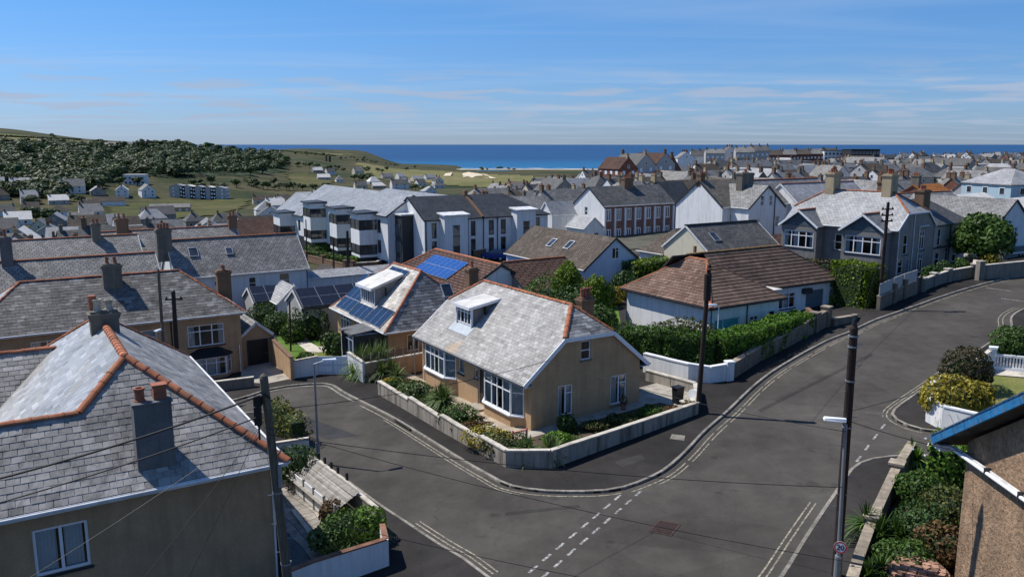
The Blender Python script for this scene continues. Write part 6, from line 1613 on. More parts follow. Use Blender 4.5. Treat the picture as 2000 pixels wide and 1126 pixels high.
# ================================================================ walls, fences, gardens
def wallrun(name, label, pts, h, thick=.22, mat='garden_wall', cop='coping', group=None, cat='wall', ch=.06, piers=(), pierh=.2, seg=None, copw=.04):
    """low wall along ground points; h = one height or a height for every point (top level above local ground). The body and each coping stone are parts"""
    hs = list(h) if isinstance(h, (list, tuple)) else [h] * len(pts); pts = [V(p) for p in pts]
    t = thing(name, label, cat, pts[0], group)
    dirs = [(V((b.x, b.y, 0)) - V((a.x, a.y, 0))).normalized() for a, b in zip(pts, pts[1:])]
    # offset outline with mitred corners
    def off(i, o):
        n0 = V((dirs[max(0, i - 1)].y, -dirs[max(0, i - 1)].x, 0)); n1 = V((dirs[min(len(dirs) - 1, i)].y, -dirs[min(len(dirs) - 1, i)].x, 0))
        m = (n0 + n1).normalized(); return V((pts[i].x, pts[i].y, 0)) + m * (o / max(.35, m.dot(n0)))
    body = MB()
    for i in range(len(pts) - 1):
        a, b, c, d = off(i, -thick / 2), off(i, thick / 2), off(i + 1, thick / 2), off(i + 1, -thick / 2)
        za, zb = pts[i].z, pts[i + 1].z; ta, tb = za + hs[i] - ch, zb + hs[i + 1] - ch
        lo = [a + Z * (za - .4), b + Z * (za - .4), c + Z * (zb - .4), d + Z * (zb - .4)]; hi = [a + Z * ta, b + Z * ta, c + Z * tb, d + Z * tb]
        body.add(lo + hi, [[0, 1, 5, 4], [1, 2, 6, 5], [2, 3, 7, 6], [3, 0, 4, 7], [4, 5, 6, 7]])
    bd = body.build('wall_body', M[mat], t)
    if cop:
        for i in range(len(pts) - 1):
            a, b = off(i, 0), off(i + 1, 0); L = (b - a).length; n = max(1, round(L / (seg or 1.1))); u = (b - a).normalized(); s = V((u.y, -u.x, 0)) * (thick / 2 + copw)
            for k in range(n):
                p, q = a.lerp(b, (k + .006) / n), a.lerp(b, (k + .994) / n)
                zp = pts[i].z + hs[i] + (pts[i + 1].z + hs[i + 1] - pts[i].z - hs[i]) * k / n; zq = pts[i].z + hs[i] + (pts[i + 1].z + hs[i + 1] - pts[i].z - hs[i]) * (k + 1) / n
                j = rnd.uniform(-.006, .006)
                MB().prism([p - s + Z * (zp + j), p + s + Z * (zp + j), q + s + Z * (zq + j), q - s + Z * (zq + j)], Z * -(ch + .02)).build('coping_stone', M[cop], t)
    for i in piers:
        p = off(i, 0); u = dirs[min(i, len(dirs) - 1)]; n = V((u.y, -u.x, 0)); top = pts[i].z + hs[i] + pierh; w = thick * .95
        q = MB().box(p + Z * (top + pts[i].z - .4) / 2, u * w, n * w, Z * (top - pts[i].z + .4) / 2).build('pier', M[mat], t)
        MB().box(p + Z * (top + .04), u * (w + .04), n * (w + .04), Z * .05).build('pier_cap', M[cop or mat], q)
    return t
def GG(*l): return [G(x, y) + Z * .11 for x, y in l]
def up(p, dz): return V((p.x, p.y, p.z + dz))

# corner garden wall: stepped front, splayed corner and long side
c = GG((741, 772), (800, 806), (862, 843), (938, 886), (990, 915))
tops = [.95, .80, .98, .82, .97, .82, .98, .92]
pts = [c[0], c[1], c[1] + (c[2] - c[1]) * .01, c[2], c[2] + (c[3] - c[2]) * .01, c[3], c[3] + (c[4] - c[3]) * .02, c[4]]
c2 = GG((1075, 918), (1215, 866), (1363, 810), (1357, 772))
wallrun('garden_wall', 'long stained concrete garden wall with pale coping round the street corner plot', pts + c2, tops + [.98, .86, .72, .72], .2)
wallrun('garden_wall', 'short tan wall across the back yard of the corner plot', GG((1357, 772), (1262, 745)), [.75, .75], .2)
F = MF
def patch(name, F, poly, mat, lift=.12, **k): return sheet(name, [V((F(a, b, 0).x, F(a, b, 0).y, 0)) for a, b in poly], M[mat], lift, **k)
wl = lambda px, py: ((lambda p: (V((p.x, p.y)) - MF.o).dot(MF.e1))(G(px, py)), (lambda p: (V((p.x, p.y)) - MF.o).dot(MF.e2))(G(px, py)))
patch('garden_soil', F, [wl(741, 768), wl(800, 800), wl(862, 838), wl(938, 880), wl(990, 909), wl(1074, 912), wl(1210, 862), wl(1356, 806), wl(1352, 775), (-1, 9.5), (16.5, 8), wl(735, 740)], 'soil', .125)
patch('gravel_path', F, [(-.9, -1.6), (2.0, -2.0), (6.0, -2.1), (9, -2.0), (14.4, -2.2), (16, -1.2), (16, 0), (-.9, 0)], 'gravel', .135)
patch('gravel_bed', F, [(4.6, -2.9), (8.5, -2.8), (8.7, -2.0), (4.4, -2.0)], 'gravel', .131)
patch('side_path', F, [(-.9, -.9), (-1.1, 8.6), (0, 8.6), (0, -.9)], 'concrete_path', .14)
patch('back_yard', F, [(-1.1, 8.6), (-3.4, 8.9), (-.6, 12.5), (2, 12.5), (2, 7.9), (0, 7.9)], 'concrete_path', .142)
g = lambda a, b, dz=.12: V((MF(a, b, 0).x, MF(a, b, 0).y, MF.ground(a, b) + dz))
R1 = random.Random(21)
spiky('cordyline', 'large spiky cordyline in the gravel in front of the white door side', g(5.9, -2.2), 1.3, 420, trunk=.9, heads=3, R=R1, w=.09)
spiky('cordyline', 'spiky cordyline at the far left end of the front garden', g(15.2, -1.9), 1.2, 360, trunk=.7, heads=3, R=R1, w=.09)
spiky('yucca', 'low yucca clump spilling over the splayed corner of the garden wall', g(-3.2, -2.8), 1.0, 330, heads=3, trunk=.45, R=R1, w=.11)
spiky('yucca', 'second yucca clump just right of the splayed wall corner', g(-4.1, -1.9), 1.05, 360, heads=3, trunk=.45, R=R1, w=.11)
spiky('grass_tuft', 'bright green spiky tuft between the two cordylines', g(11.2, -2.4), .8, 220, mat='bright', heads=2, trunk=.15, R=R1, w=.07)
spiky('grass_tuft', 'small green tuft below the big cordyline', g(4.7, -3.0), .65, 160, mat='bright', heads=2, trunk=.15, R=R1, w=.07)
for (a, b, rx, rz, m_, lf, lab) in (
    (12.9, -2.6, .45, .35, 'hedge', .06, 'small round shrub beside the wall near the left cordyline'), (9.6, -2.5, 1.1, .7, 'spiky', .06, 'wide rounded green hebe in the front garden centre'),
    (8.6, -3.0, .35, .25, 'bright', .05, 'tiny bright shrub against the stepped wall'), (3.6, -2.7, 1.1, .62, 'hedge', .05, 'dome of fine green foliage by the long planter'),
    (1.9, -3.0, .8, .35, 'redleaf', .05, 'low russet heather mound by the garden wall'), (-.6, -3.0, 1.3, .5, 'yellowleaf', .05, 'spreading golden heather behind the front wall'),
    (-2.0, -2.9, 1.1, .5, 'olive', .05, 'olive green mound next to the golden heather'), (12.0, -1.9, .4, .4, 'redleaf', .05, 'small red leaved shrub at the left bay'),
    (7.3, -3.1, .5, .4, 'olive', .05, 'olive shrub behind the middle of the stepped wall'), (6.9, -2.6, .5, .5, 'hedge', .06, 'leafy shrub at the foot of the big cordyline'),
    (-1.5, 1.4, .45, .5, 'darkleaf', .07, 'dark shrub against the shaded gable wall'), (-2.2, 3.0, .7, .22, 'olive', .05, 'low olive ground cover along the side bed'),
    (-2.4, 4.8, .8, .2, 'olive', .05, 'flat green ground cover below the gable window'), (-2.6, 6.6, .7, .28, 'hedge', .05, 'green cushion plant in the side bed near the yard'),
    (-3.3, 7.6, .5, .3, 'redleaf', .05, 'reddish plant by the side wall near the bins'), (-2.9, -.2, .7, .4, 'bright', .06, 'light green shrub between the yucca and the gable'),
    (13.9, -2.5, .5, .3, 'yellowleaf', .05, 'yellow green sprawling plant at the wall by the left cordyline'), (10.4, -2.9, .5, .3, 'yellowleaf', .05, 'lime coloured low plant behind the wall coping')):
    bush('shrub', lab, 'shrub', g(a, b), rx, rx * .8, rz, m_, int(260 + 450 * rx), lf * 2.0, R1)
# ground cover across the beds
def groundcover(name, label, F, poly, n, mat, leaf=.05, h=.12, seed=3, lift=.13, cat='ground cover'):
    R = random.Random(seed); mb = MB(); xs = [p[0] for p in poly]; ys = [p[1] for p in poly]; k = 0
    while k < n:
        a, b = R.uniform(min(xs), max(xs)), R.uniform(min(ys), max(ys)); ins = False
        for i in range(len(poly)):
            xa, ya = poly[i]; xb, yb = poly[i - 1]
            if (ya > b) != (yb > b) and a < (xb - xa) * (b - ya) / (yb - ya) + xa: ins = not ins
        if not ins: k += .2; continue
        p = F(a, b, 0)
        if noise.noise(V((p.x * .8, p.y * .8, seed))) < -.12: k += .3; continue
        leaves(mb, [(V((p.x, p.y, plane_z(p.x, p.y) + lift + R.uniform(0, h))), Z)], leaf, R=R); k += 1
    o = mb.build(name, M[mat]); o['kind'] = 'stuff'; tag(o, label, cat)
groundcover('ground_cover', 'low mixed plants filling the front bed of the corner garden', MF, [wl(752, 770), wl(862, 838), wl(985, 905), (-1.5, -2.6), (15.5, -2.5)], 3200, 'hedge', .12)
groundcover('ground_cover', 'sparse weeds in the side bed below the gable', MF, [(-1.3, -.6), (-3.8, 0), (-3.6, 8), (-1.3, 8)], 1300, 'hedge', .1, seed=5)
# planter, garden seat, pots, bins
def planter():
    t = thing('trough_planter', 'long pale concrete trough planter with russet plants by the bay window', 'planter', g(2.3, -1.7))
    p, q = g(3.4, -1.85), g(1.2, -1.85); u = (q - p).normalized(); s = V((u.y, -u.x, 0)).normalized() * .22; L = (q - p).length; mb = MB()
    c_ = (p + q) / 2
    for k in (-1, 1): mb.box(c_ + s * k + Z * .22, u * L / 2, s * .16, Z * .22)
    for e in (p, q): mb.box(e + Z * .22, u * .04, s * .84, Z * .219)
    mb.build('trough', M['coping'], t); MB().box(c_ + Z * .2, u * (L / 2 - .05), s * .8, Z * .16).build('soil', M['soil'], t)
    f = MB(); leaves(f, blob_pts(c_ + Z * .42 - u * .5, .5, .2, .18, 220, R1), .07, R=R1); leaves(f, blob_pts(c_ + Z * .4 + u * .6, .4, .2, .14, 160, R1), .07, R=R1); f.build('foliage', M['redleaf'], t)
planter()
def stand():
    c_ = g(-.95, -1.35); t = thing('plant_stand', 'small pink and white slatted plant stand at the house corner', 'plant stand', c_); B, A = MF.B, MF.A
    for i in range(7): MB().box(c_ + B * (-.4 + i * .13) + Z * .3, B * .025, A * .02, Z * .3).build('slat', M['coping'], t)
    for z in (.12, .58): MB().box(c_ + Z * z - A * .03, B * .45, A * .025, Z * .03).build('rail', M['pink'], t)
    for s in (-.45, .45): MB().box(c_ + B * s + Z * .33, B * .035, A * .035, Z * .36).build('post', M['pink'], t)
stand()
def pot(label, c_, r=.18, h=.32, m_='pot', pl='redleaf', n=90, ph=.3):
    t = thing('plant_pot', label, 'plant pot', c_); MB().lathe(c_, [(r * .7, 0), (r, h), (r * 1.08, h), (r * 1.08, h + .04), (r * .9, h + .04), (r * .85, h - .03)], 12).build('pot', M[m_], t)
    f = MB(); leaves(f, blob_pts(c_ + Z * (h + ph * .5), r * 1.3, r * 1.3, ph, n, R1), .07, R=R1); f.build('foliage', M[pl], t)
pot('terracotta pot with tall reddish plant under the right gable window', g(-.7, 6.1), .17, .34, 'pot', 'redleaf', 160, .42)
pot('brown pot with dark plant near the left gable window', g(-.8, 1.9), .17, .3, 'stackbrown', 'redleaf', 120, .4)
pot('small terracotta pot on the path by the big cordyline', g(7.6, -3.4), .13, .22, 'pot', 'hedge', 50, .15)
def bin_(label, c_, F, mat='blacktrim'):
    t = thing('wheelie_bin', label, 'wheelie bin', c_); A, B = F.A, F.B
    MB().add([c_ + A * x * .24 * k + B * y * .28 * k + Z * z for z, k in ((.06, .85), (.98, 1)) for x, y in ((-1, -1), (1, -1), (1, 1), (-1, 1))], [[0, 3, 2, 1], [4, 5, 6, 7], [0, 1, 5, 4], [1, 2, 6, 5], [2, 3, 7, 6], [3, 0, 4, 7]]).build('body', M[mat], t)
    MB().box(c_ + Z * 1.02 - B * .02, A * .27, B * .32, Z * .035).build('lid', M[mat], t); MB().tube(c_ - A * .25 + B * .27 + Z * .95, c_ + A * .25 + B * .27 + Z * .95, .02, n=6).build('handle', M[mat], t)
    for k in (-1, 1): MB().tube(c_ + A * .2 * k + B * .26 + Z * .1, c_ + A * .26 * k + B * .26 + Z * .1, .1, n=10).build('wheel', M['tyre'], t)
bin_('black wheelie bin in the back yard against the tan wall', g(-1.9, 9.3), MF); 
MB_ = thing('garden_bench', 'pale stone garden bench among plants beside the wheelie bin', 'bench', g(-2.9, 9.2)); MB().box(g(-2.9, 9.3) + Z * .42, MF.A * .25, MF.B * .6, Z * .04).build('seat', M['coping'], MB_)
for k in (-1, 1): MB().box(g(-2.9, 9.3 + k * .42) + Z * .2, MF.A * .2, MF.B * .07, Z * .19).build('leg', M['coping'], MB_)
bush('shrub', 'small orange flowering shrub at the right end of the side wall', 'shrub', g(-3.6, 8.7), .4, .35, .35, 'redleaf', 300, .07, R1)
arch = thing('gate_arch', 'small white arched gate panel at the end of the side wall', 'gate', GG((1353, 800))[0]); p_ = GG((1354, 797))[0]
ga = MB(); ga.prism([p_ + MF.B * (-.02) + MF.A * .45 * cos(pi * i / 8) + Z * (.75 + .3 * sin(pi * i / 8)) for i in range(9)] + [p_ - MF.A * .45, p_ + MF.A * .45], MF.B * .06); ga.build('panel', M['white_paint'], arch)

# ---- neighbour's boundary: tan wall with trellis, white walls and blue-white gates
a_, b_ = GG((710, 748))[0], GG((834, 724))[0]
wallrun('boundary_wall', 'tan wall with mesh trellis between the corner plot and the solar bungalow', [a_, b_], 1.35, .2, 'tan', 'coping')
tr = thing('trellis_fence', 'thin mesh trellis standing on the tan boundary wall', 'fence', a_ + Z * 1.36)
for i in range(9):
    p = a_.lerp(b_, i / 8) + Z * 1.36; MB().beam(p, p + Z * .62, .05, .05, MF.B).build('post', M['oldwood'], tr)
for i in range(8):
    p, q = a_.lerp(b_, i / 8) + Z * 1.42, a_.lerp(b_, (i + 1) / 8) + Z * 1.42; m_ = MB()
    for k in range(6): m_.beam(p + Z * k * .1, q + Z * k * .1, .012, .012)
    for k in range(1, 10): r = p.lerp(q, k / 10); m_.beam(r, r + Z * .5, .012, .012, MF.B)
    m_.build('mesh_panel', M['darkframe'], tr)
w = GG((573, 741), (622, 734), (682, 734), (711, 749))
wallrun('white_wall', 'white wall left of the pale gates at the cul-de-sac', [w[0], w[1]], [1.35, 1.45], .16, 'white_wall', 'coping')
wallrun('white_wall', 'tall white wall end right of the pale gates at the cul-de-sac', [w[2], w[3]], [1.75, 1.5], .16, 'white_wall', 'coping')
gt = thing('panel_gates', 'pale blue white panelled double gates across the cul-de-sac drive', 'gate', w[1])
u = (w[2] - w[1]); L = u.length; u.normalize(); n_ = V((u.y, -u.x, 0))
for k in range(2):
    c_ = w[1] + u * (L * (k + .5) / 2); gg = MB().box(c_ + Z * .72, u * (L / 4 - .03), n_ * .03, Z * .66).build('gate_leaf', M['blue_white'], gt)
    for i in range(4):
        for j in range(2): MB().box(c_ + u * ((i - 1.5) * L / 9) + Z * (.45 + j * .58) + n_ * .04, u * (L / 21), n_ * .012, Z * .22).build('panel', M['white_paint'], gg)
# solar bungalow garden
sheet('lawn', GP([(540, 660), (600, 648), (700, 660), (700, 700), (560, 712)]), M['lawn'], .125)
sheet('lawn', GP([(588, 690), (612, 678), (640, 676), (655, 688), (650, 705), (612, 716), (590, 708)]), M['drylawn'], .135)
sheet('garden_path', GP([(560, 655), (572, 652), (622, 680), (656, 678), (656, 686), (612, 692), (598, 688)]), M['coping'], .14)
for px, py, rx, rz, m_, lab in ((548, 650, 1.5, 1.0, 'darkleaf', 'dark rounded shrub at the back of the solar bungalow garden'), (575, 668, 1.1, .9, 'hedge', 'green shrub on the lawn edge by the garage wall'), (520, 640, 1.6, 1.2, 'darkleaf', 'big dark shrub beside the brown garage wall'), (605, 662, 1.6, 1.5, 'darkleaf', 'dark conifer like bush in front of the black panelled shed'),
                                (648, 692, .7, .9, 'darkleaf', 'small dark cypress beside the oval lawn'), (668, 690, .8, .8, 'olive', 'yellowish shrub by the glazed porch'), (598, 708, .6, .35, 'hedge', 'low shrub at the front of the oval lawn'), (660, 700, .5, .8, 'darkleaf', 'narrow dark shrub behind the gates'), (790, 690, .9, .7, 'bright', 'leafy climber over the trellis near the corner house')):
    bush('shrub', lab, 'shrub', GG((px, py))[0], rx, rx * .9, rz, m_, int(500 * rx), .16, R1)
spiky('cordyline', 'broad feathery palm clump in front of the solar bungalow', GG((724, 734))[0], 1.9, 620, heads=7, trunk=1.0, R=R1, w=.10, mat='spiky')
spiky('cordyline', 'smaller spiky clump beside the broad palm clump', GG((700, 738))[0], 1.1, 160, heads=2, trunk=.5, R=R1, w=.06, mat='bright')
po = thing('garden_pole', 'thin bare pole standing by the tan boundary wall', 'pole', GG((811, 735))[0]); q = GG((811, 735))[0]; MB().tube(q, q + Z * 2.9, .045, n=8).build('pole', M['oldwood'], po)
# brown side wall with panels, drive and low wall in front of the brown terrace
wallrun('side_wall', 'tall tan panelled wall with brown coping beside the terrace drive', GG((512, 688), (572, 745)), [2.1, 1.75], .25, 'tan', 'stackbrown')
sheet('driveway', GP([(474, 700), (512, 692), (571, 742), (520, 752), (470, 748)]), M['concrete_path'], .13)
wallrun('low_wall', 'low dark wall with yellowish coping in front of the brown terrace', GG((425, 766), (497, 757)), .75, .25, 'block_wall', 'coping')
wallrun('low_wall', 'low dark garden wall hidden behind the left pole by the terrace', GG((425, 766), (330, 780)), .75, .25, 'block_wall', 'coping')

# ---- solar sheds behind the solar bungalow
def shed(label, cpx, w, d, h, cols, rows, ang=0, name='panel_shed'):
    p = GG(cpx)[0]; F = Frame(p.x, p.y); gz = p.z
    t, rf, P, (k, zw) = house(name, label, F, 0, d, 0, w, gz + h, gz + h + d * .28, 'b', 'gg', rm='rs_dark', wm='greycloud', oh=.15, rc=None, gz=gz - .3, gut='darkframe', cat='shed')
    k2 = (d * .28) / (d / 2); v = (F.A + Z * k2).normalized(); n = (Z - F.A * k2).normalized(); pw = (w - .3) / cols
    solar_array(t, F(.08, .15, gz + h + .08 * k2), F.B, v, n, cols, rows, pw - .03, (d / 2 * 1.1) / rows - .03, 'panel_black')
shed('small shed with six black solar panels on its roof behind the terrace', (498, 640), 4.6, 4.4, 2.3, 3, 2)
shed('grey outbuilding with a long row of black solar panels', (592, 668), 7.6, 4.8, 2.9, 4, 2)
house('white_gable_shed', 'small white gabled outbuilding between the two solar sheds', Frame(GG((560, 650))[0].x, GG((560, 650))[0].y + 3), 0, 4, -1.6, 1.8, 1.0, 2.6, 'a', 'gg', rm='rs_pale', wm='white_wall', oh=.1, rc=None, gz=-1.5, cat='shed')
house('white_roof_house', 'low pale roofed building beside the street behind the sheds', Frame(-15.8, 92), 0, 3, -8, 2.5, 1.6, 2.2, 'b', 'gg', rm='rs_pale', wm='white_wall', oh=.1, rc=None, gz=-1.9, cat='outbuilding')

# ---- back street by the apartments
sheet('road', GP([(603, 534), (640, 508), (745, 515), (800, 560), (760, 590), (640, 580), (600, 560)]), M['asphalt'], .118)
for l in ([(640, 534), (668, 542)], [(655, 521), (700, 532)]): dash_ = GP(l); mb = MB(); mb.beam(dash_[0] + Z * .125, dash_[1] + Z * .125, .15, .008); structure(mb.build('road_marking', M['line']))
hb = GG((600, 507), (632, 515), (675, 526), (690, 527)); 
wallrun('brick_garden_wall', 'low red brick wall and piers in front of the apartments', hb, .7, .3, 'stackbrown', 'stackbrown', piers=(0, 1, 2, 3), pierh=.45)
wallrun('brick_garden_wall', 'curved brown wall at the apartment entrance', GG((690, 527), (735, 524), (775, 508)), .9, .3, 'stackbrown', 'coping')
hedge('hedge', 'clipped green hedge behind the brick wall at the apartments', [p + Z * 0 for p in GG((600, 503), (635, 509), (690, 521))], 1.6, 1.1, 'hedge', 26, .2, R=R1)
hedge('hedge', 'second clipped hedge at the apartment entrance', GG((690, 520), (735, 512)), 1.8, 1.2, 'bright', 26, .2, R=R1)
sheet('lawn', GP([(598, 500), (640, 494), (760, 505), (735, 518), (690, 520)]), M['lawn'], .12)
bush('shrub', 'domed green shrub on the lawn by the apartment bays', 'shrub', GG((622, 497))[0], 2.4, 1.4, .8, 'hedge', 700, .22, R1)
tree('street_tree', 'small dark tree with leaning crown in front of the apartment gable', GG((736, 512))[0], 5.4, 2.4, 'darkleaf', 1600, .3, R=R1)
wallrun('brown_wall', 'brown yard wall around the parked blue car', GG((925, 512), (1004, 497), (1004, 505)), 1.6, .3, 'stackbrown', 'coping')

def car(label, c_, F, mat, s=1.0):
    """hatchback: body with wheel arches, glasshouse, wheels, lamps; front towards +A"""
    t = thing('parked_car', label, 'car', c_); A, B = F.A, F.B
    prof = [(-2.05, .35), (-2.1, .75), (-1.95, 1.0), (-1.25, 1.06), (.75, 1.02), (1.6, .93), (2.02, .72), (2.08, .4), (2.0, .28), (-1.9, .28)]
    def extr(pr, w0, w1, name, mat_, par):
        mb = MB(); n = len(pr); L = [c_ + A * x * s - B * w0 * s + Z * z * s for x, z in pr]; Rr = [c_ + A * x * s + B * w0 * s + Z * z * s for x, z in pr]
        mb.add(L + Rr, [list(range(n)), list(range(n, 2 * n))[::-1]] + [[(i + 1) % n, i, n + i, n + (i + 1) % n] for i in range(n)]); return mb.build(name, mat_, par)
    b = extr(prof, .86, .86, 'body', M[mat], t)
    cab = [(-1.85, 1.0, .80), (-1.45, 1.42, .62), (.05, 1.46, .62), (.95, 1.0, .78)]
    vs = [c_ + A * x * s + B * sg * w_ * s + Z * z * s for sg in (-1, 1) for x, z, w_ in cab]
    MB().add(vs, [[0, 1, 2, 3], [7, 6, 5, 4], [0, 4, 5, 1], [1, 5, 6, 2], [2, 6, 7, 3]]).build('windows', M['darkglass'], b)
    vs = [c_ + A * x * s + B * sg * w_ * s + Z * z * s for sg in (-1, 1) for x, z, w_ in ((-1.5, 1.42, .64), (-1.4, 1.47, .6), (.0, 1.51, .6), (.12, 1.44, .64))]
    MB().add(vs, [[0, 1, 2, 3], [7, 6, 5, 4], [0, 4, 5, 1], [1, 5, 6, 2], [2, 6, 7, 3], [0, 3, 7, 4]]).build('car_roof', M[mat], b)
    for x in (-1.3, 1.32):
        for sg in (-1, 1):
            w_ = MB().tube(c_ + A * x * s + B * sg * .70 * s + Z * .31 * s, c_ + A * x * s + B * sg * .89 * s + Z * .31 * s, .31 * s, n=16).build('wheel', M['tyre'], t)
            MB().tube(c_ + A * x * s + B * sg * .89 * s + Z * .31 * s, c_ + A * x * s + B * sg * .9 * s + Z * .31 * s, .19 * s, n=12).build('rim', M['alu'], w_)
    for sg in (-1, 1):
        MB().box(c_ + A * 2.0 * s + B * sg * .6 * s + Z * .68 * s, A * .06, B * .18, Z * .08).build('headlight', M['lampglass'], b); MB().box(c_ - A * 2.05 * s + B * sg * .66 * s + Z * .8 * s, A * .04, B * .1, Z * .14).build('rear_light', M['signred'], b)
    return t
CF = Frame(0, 0, (-.8, .35)); car('blue hatchback car parked behind the brown yard wall', GG((966, 508))[0], CF, 'carblue')
# ---- greenery behind the corner house
R3 = random.Random(5)
bush('dome_shrub', 'tall rounded lime topped shrub behind the corner house roof', 'shrub', GG((1107, 630))[0], 1.5, 1.5, 2.85, 'hedgelime', 2600, .16, R3, lumps=0)
bush('dome_shrub', 'rounded lime topped shrub right of the taller one', 'shrub', GG((1163, 641))[0], 1.45, 1.4, 2.4, 'hedgelime', 2200, .16, R3, lumps=0)
for px, py, rx, rz, m_, lab in ((1072, 632, 2.4, 2.0, 'hedge', 'spreading dark shrub mass behind the ridge of the corner house'), (1128, 640, 2.4, 1.9, 'darkleaf', 'dark shrub between the dome shrubs and the brown chimney'), (1165, 655, 1.6, 1.3, 'hedge', 'mid green shrub right of the brown chimney'), (1180, 604, 1.0, 1.2, 'darkleaf', 'dark upright shrub by the small lawn'),
                                (1150, 640, 1.4, .8, 'hedge', 'low spreading shrub beside the lawn'), (1196, 596, .8, .9, 'yellowleaf', 'pale yellow flowering shrub left of the white bungalow'), (1055, 590, 1.6, 1.8, 'hedge', 'green bush at the end of the brown tiled wing'), (1215, 585, 1.2, 1.4, 'darkleaf', 'dark bush at the corner of the white bungalow')):
    bush('shrub', lab, 'shrub', GG((px, py))[0], rx, rx * .9, rz, m_, int(600 * rx), .17, R3)
sheet('lawn', GP([(1165, 600), (1205, 590), (1215, 650), (1160, 665), (1130, 650)]), M['lawn'], .125)
hedge('hedge', 'lime green hedge behind the left end of the white bungalow', GG((1228, 560), (1300, 548)), 2.6, 2.6, 'hedgelime', 22, .2, R=R3)
# white bungalow boundary
wb = GG((1258, 728), (1300, 738), (1345, 748), (1385, 750), (1423, 745))
wallrun('white_garden_wall', 'white rendered garden wall of the bungalow beside the dark pole', wb, [1.35, 1.3, 1.25, 1.1, 1.15], .25, 'white_wall', 'white_paint', piers=(4,), pierh=.05)
hw = GG((1423, 745), (1480, 708), (1540, 677), (1590, 650), (1612, 640))
wallrun('stone_wall', 'stepped brownish stone boundary wall climbing under the dark hedge', hw, [1.1, 1.15, 1.1, 1.3, 1.4], .35, 'stone_wall', 'pavecop', piers=(3, 4))
wallrun('stone_wall', 'short curved stone wall at the bungalow drive entrance', GG((1625, 640), (1660, 632), (1672, 622)), [.7, .6, .3], .3, 'stone_wall', 'pavecop')
wallrun('drive_wall', 'low dark wall between the bungalow drive and steps', GG((1575, 625), (1592, 640)), 1.0, .25, 'stackbrown', 'stackbrown')
sheet('driveway', GP([(1560, 625), (1590, 605), (1650, 605), (1690, 615), (1650, 640), (1600, 645), (1560, 655)]), M['footway'], .13)
Fh = BF; gh = lambda a, b: V((Fh(a, b, 0).x, Fh(a, b, 0).y, Fh.ground(a, b) + .11))
hp = [GG((1225, 712))[0], GG((1300, 722))[0], GG((1395, 728))[0]]; hp2 = [GG((1395, 728))[0], GG((1460, 705))[0], GG((1530, 668))[0], GG((1570, 648))[0]]
hedge('boundary_hedge', 'tall dark hedge in front of the white bungalow facing the corner house', hp, 1.9, [2.7, 2.7, 2.5], 'darkhedge', 75, .13, R=R3, wob=.2)
hedge('boundary_hedge', 'long bright topped hedge along the pavement in front of the white bungalow', hp2, 1.9, [2.5, 2.3, 1.9, 1.5], 'roadhedge', 75, .13, R=R3, wob=.15)
for px, py, m_, lab in ((1292, 690, 'bright', 'palm tuft rising above the dark hedge left of the pole'), (1240, 700, 'spiky', 'spiky palm at the left end of the dark hedge'), (1330, 705, 'spiky', 'spiky foliage in the hedge close to the pole')):
    spiky('cordyline', lab, GG((px, py))[0], 1.1, 150, heads=2, trunk=2.0, R=R3, w=.07, mat=m_)
bush('shrub', 'broad grey green shrub above the dark hedge at the white bungalow wall', 'shrub', GG((1330, 700))[0], 2.6, 1.2, 1.5, 'olive', 1500, .14, R3)
# hedge block by the grey semi
hedge('tall_hedge', 'tall thick clipped hedge block with lime green top beside the bungalow garage', GG((1652, 600), (1690, 590)), 3.6, [3.9, 3.6], 'hedgelime', 60, .14, R=R3, wob=.15)
hedge('brown_hedge', 'browning hedge between the bungalow roof and the grey semi', GG((1560, 565), (1640, 572)), 2.4, 2.9, 'redhedge', 24, .2, R=R3)

rw = GG((1714, 608), (1742, 594), (1762, 585), (1788, 576))
wallrun('road_wall', 'grey concrete road wall with pale upper panels below the grey semi', rw, 1.25, .3, 'stone_wall', 'pavecop', piers=(1, 2), pierh=.5)
fp = thing('fence_panels', 'pale grey fence panels standing on the road wall', 'fence', rw[0])
for i in range(3):
    p, q = rw[i] + Z * 1.28, rw[i + 1] + Z * 1.28; u = (q - p); L = u.length; u.normalize(); n_ = u.cross(Z).normalized(); MB().box((p + q) / 2 + Z * .5, u * (L / 2 - .05), n_ * .03, Z * .5).build('panel', M['greycloud'], fp)
rw2 = GG((1800, 571), (1822, 561), (1850, 552), (1900, 543), (1903, 530))
wallrun('road_wall', 'grey road wall in front of the pale rear house', rw2, 1.15, .3, 'block_wall', 'coping', piers=(0, 1, 2, 3), pierh=.12)
gd_ = thing('side_gate', 'dark boarded side gate between the two grey road walls', 'gate', rw[3]); u = (rw2[0] - rw[3]); L = u.length; u.normalize()
for i in range(6): MB().box(rw[3] + u * (L * (i + .5) / 6) + Z * .75, u * (L / 12 - .01), u.cross(Z) * .02, Z * .75).build('board', M['darkframe'], gd_)
for px, py, r, m_, lab in ((1840, 548, .8, 'darkleaf', 'dark bush behind the road wall at the pale rear house'), (1815, 556, .7, 'darkleaf', 'small dark bush by the side gate'), (1875, 540, .7, 'hedge', 'green bush near the end of the road wall')):
    bush('shrub', lab, 'shrub', GG((px, py))[0], r, r, .9, m_, 500, .17, R3)
tree('round_tree', 'dense dark green round tree at the bend beside the white gabled house', GG((1916, 522))[0], 5.6, 2.9, 'hedge', 6500, .3, R=R3, trunk_h=.5, lumps=20, rz=3.1)
bush('shrub', 'bright yellow green shrub at the foot of the round tree', 'shrub', GG((1928, 528))[0], 1.0, 1.0, .9, 'yellowleaf', 600, .16, R3)
sheet('lawn', GP([(1895, 535), (1925, 528), (1940, 545), (1905, 548)]), M['lawn'], .125)
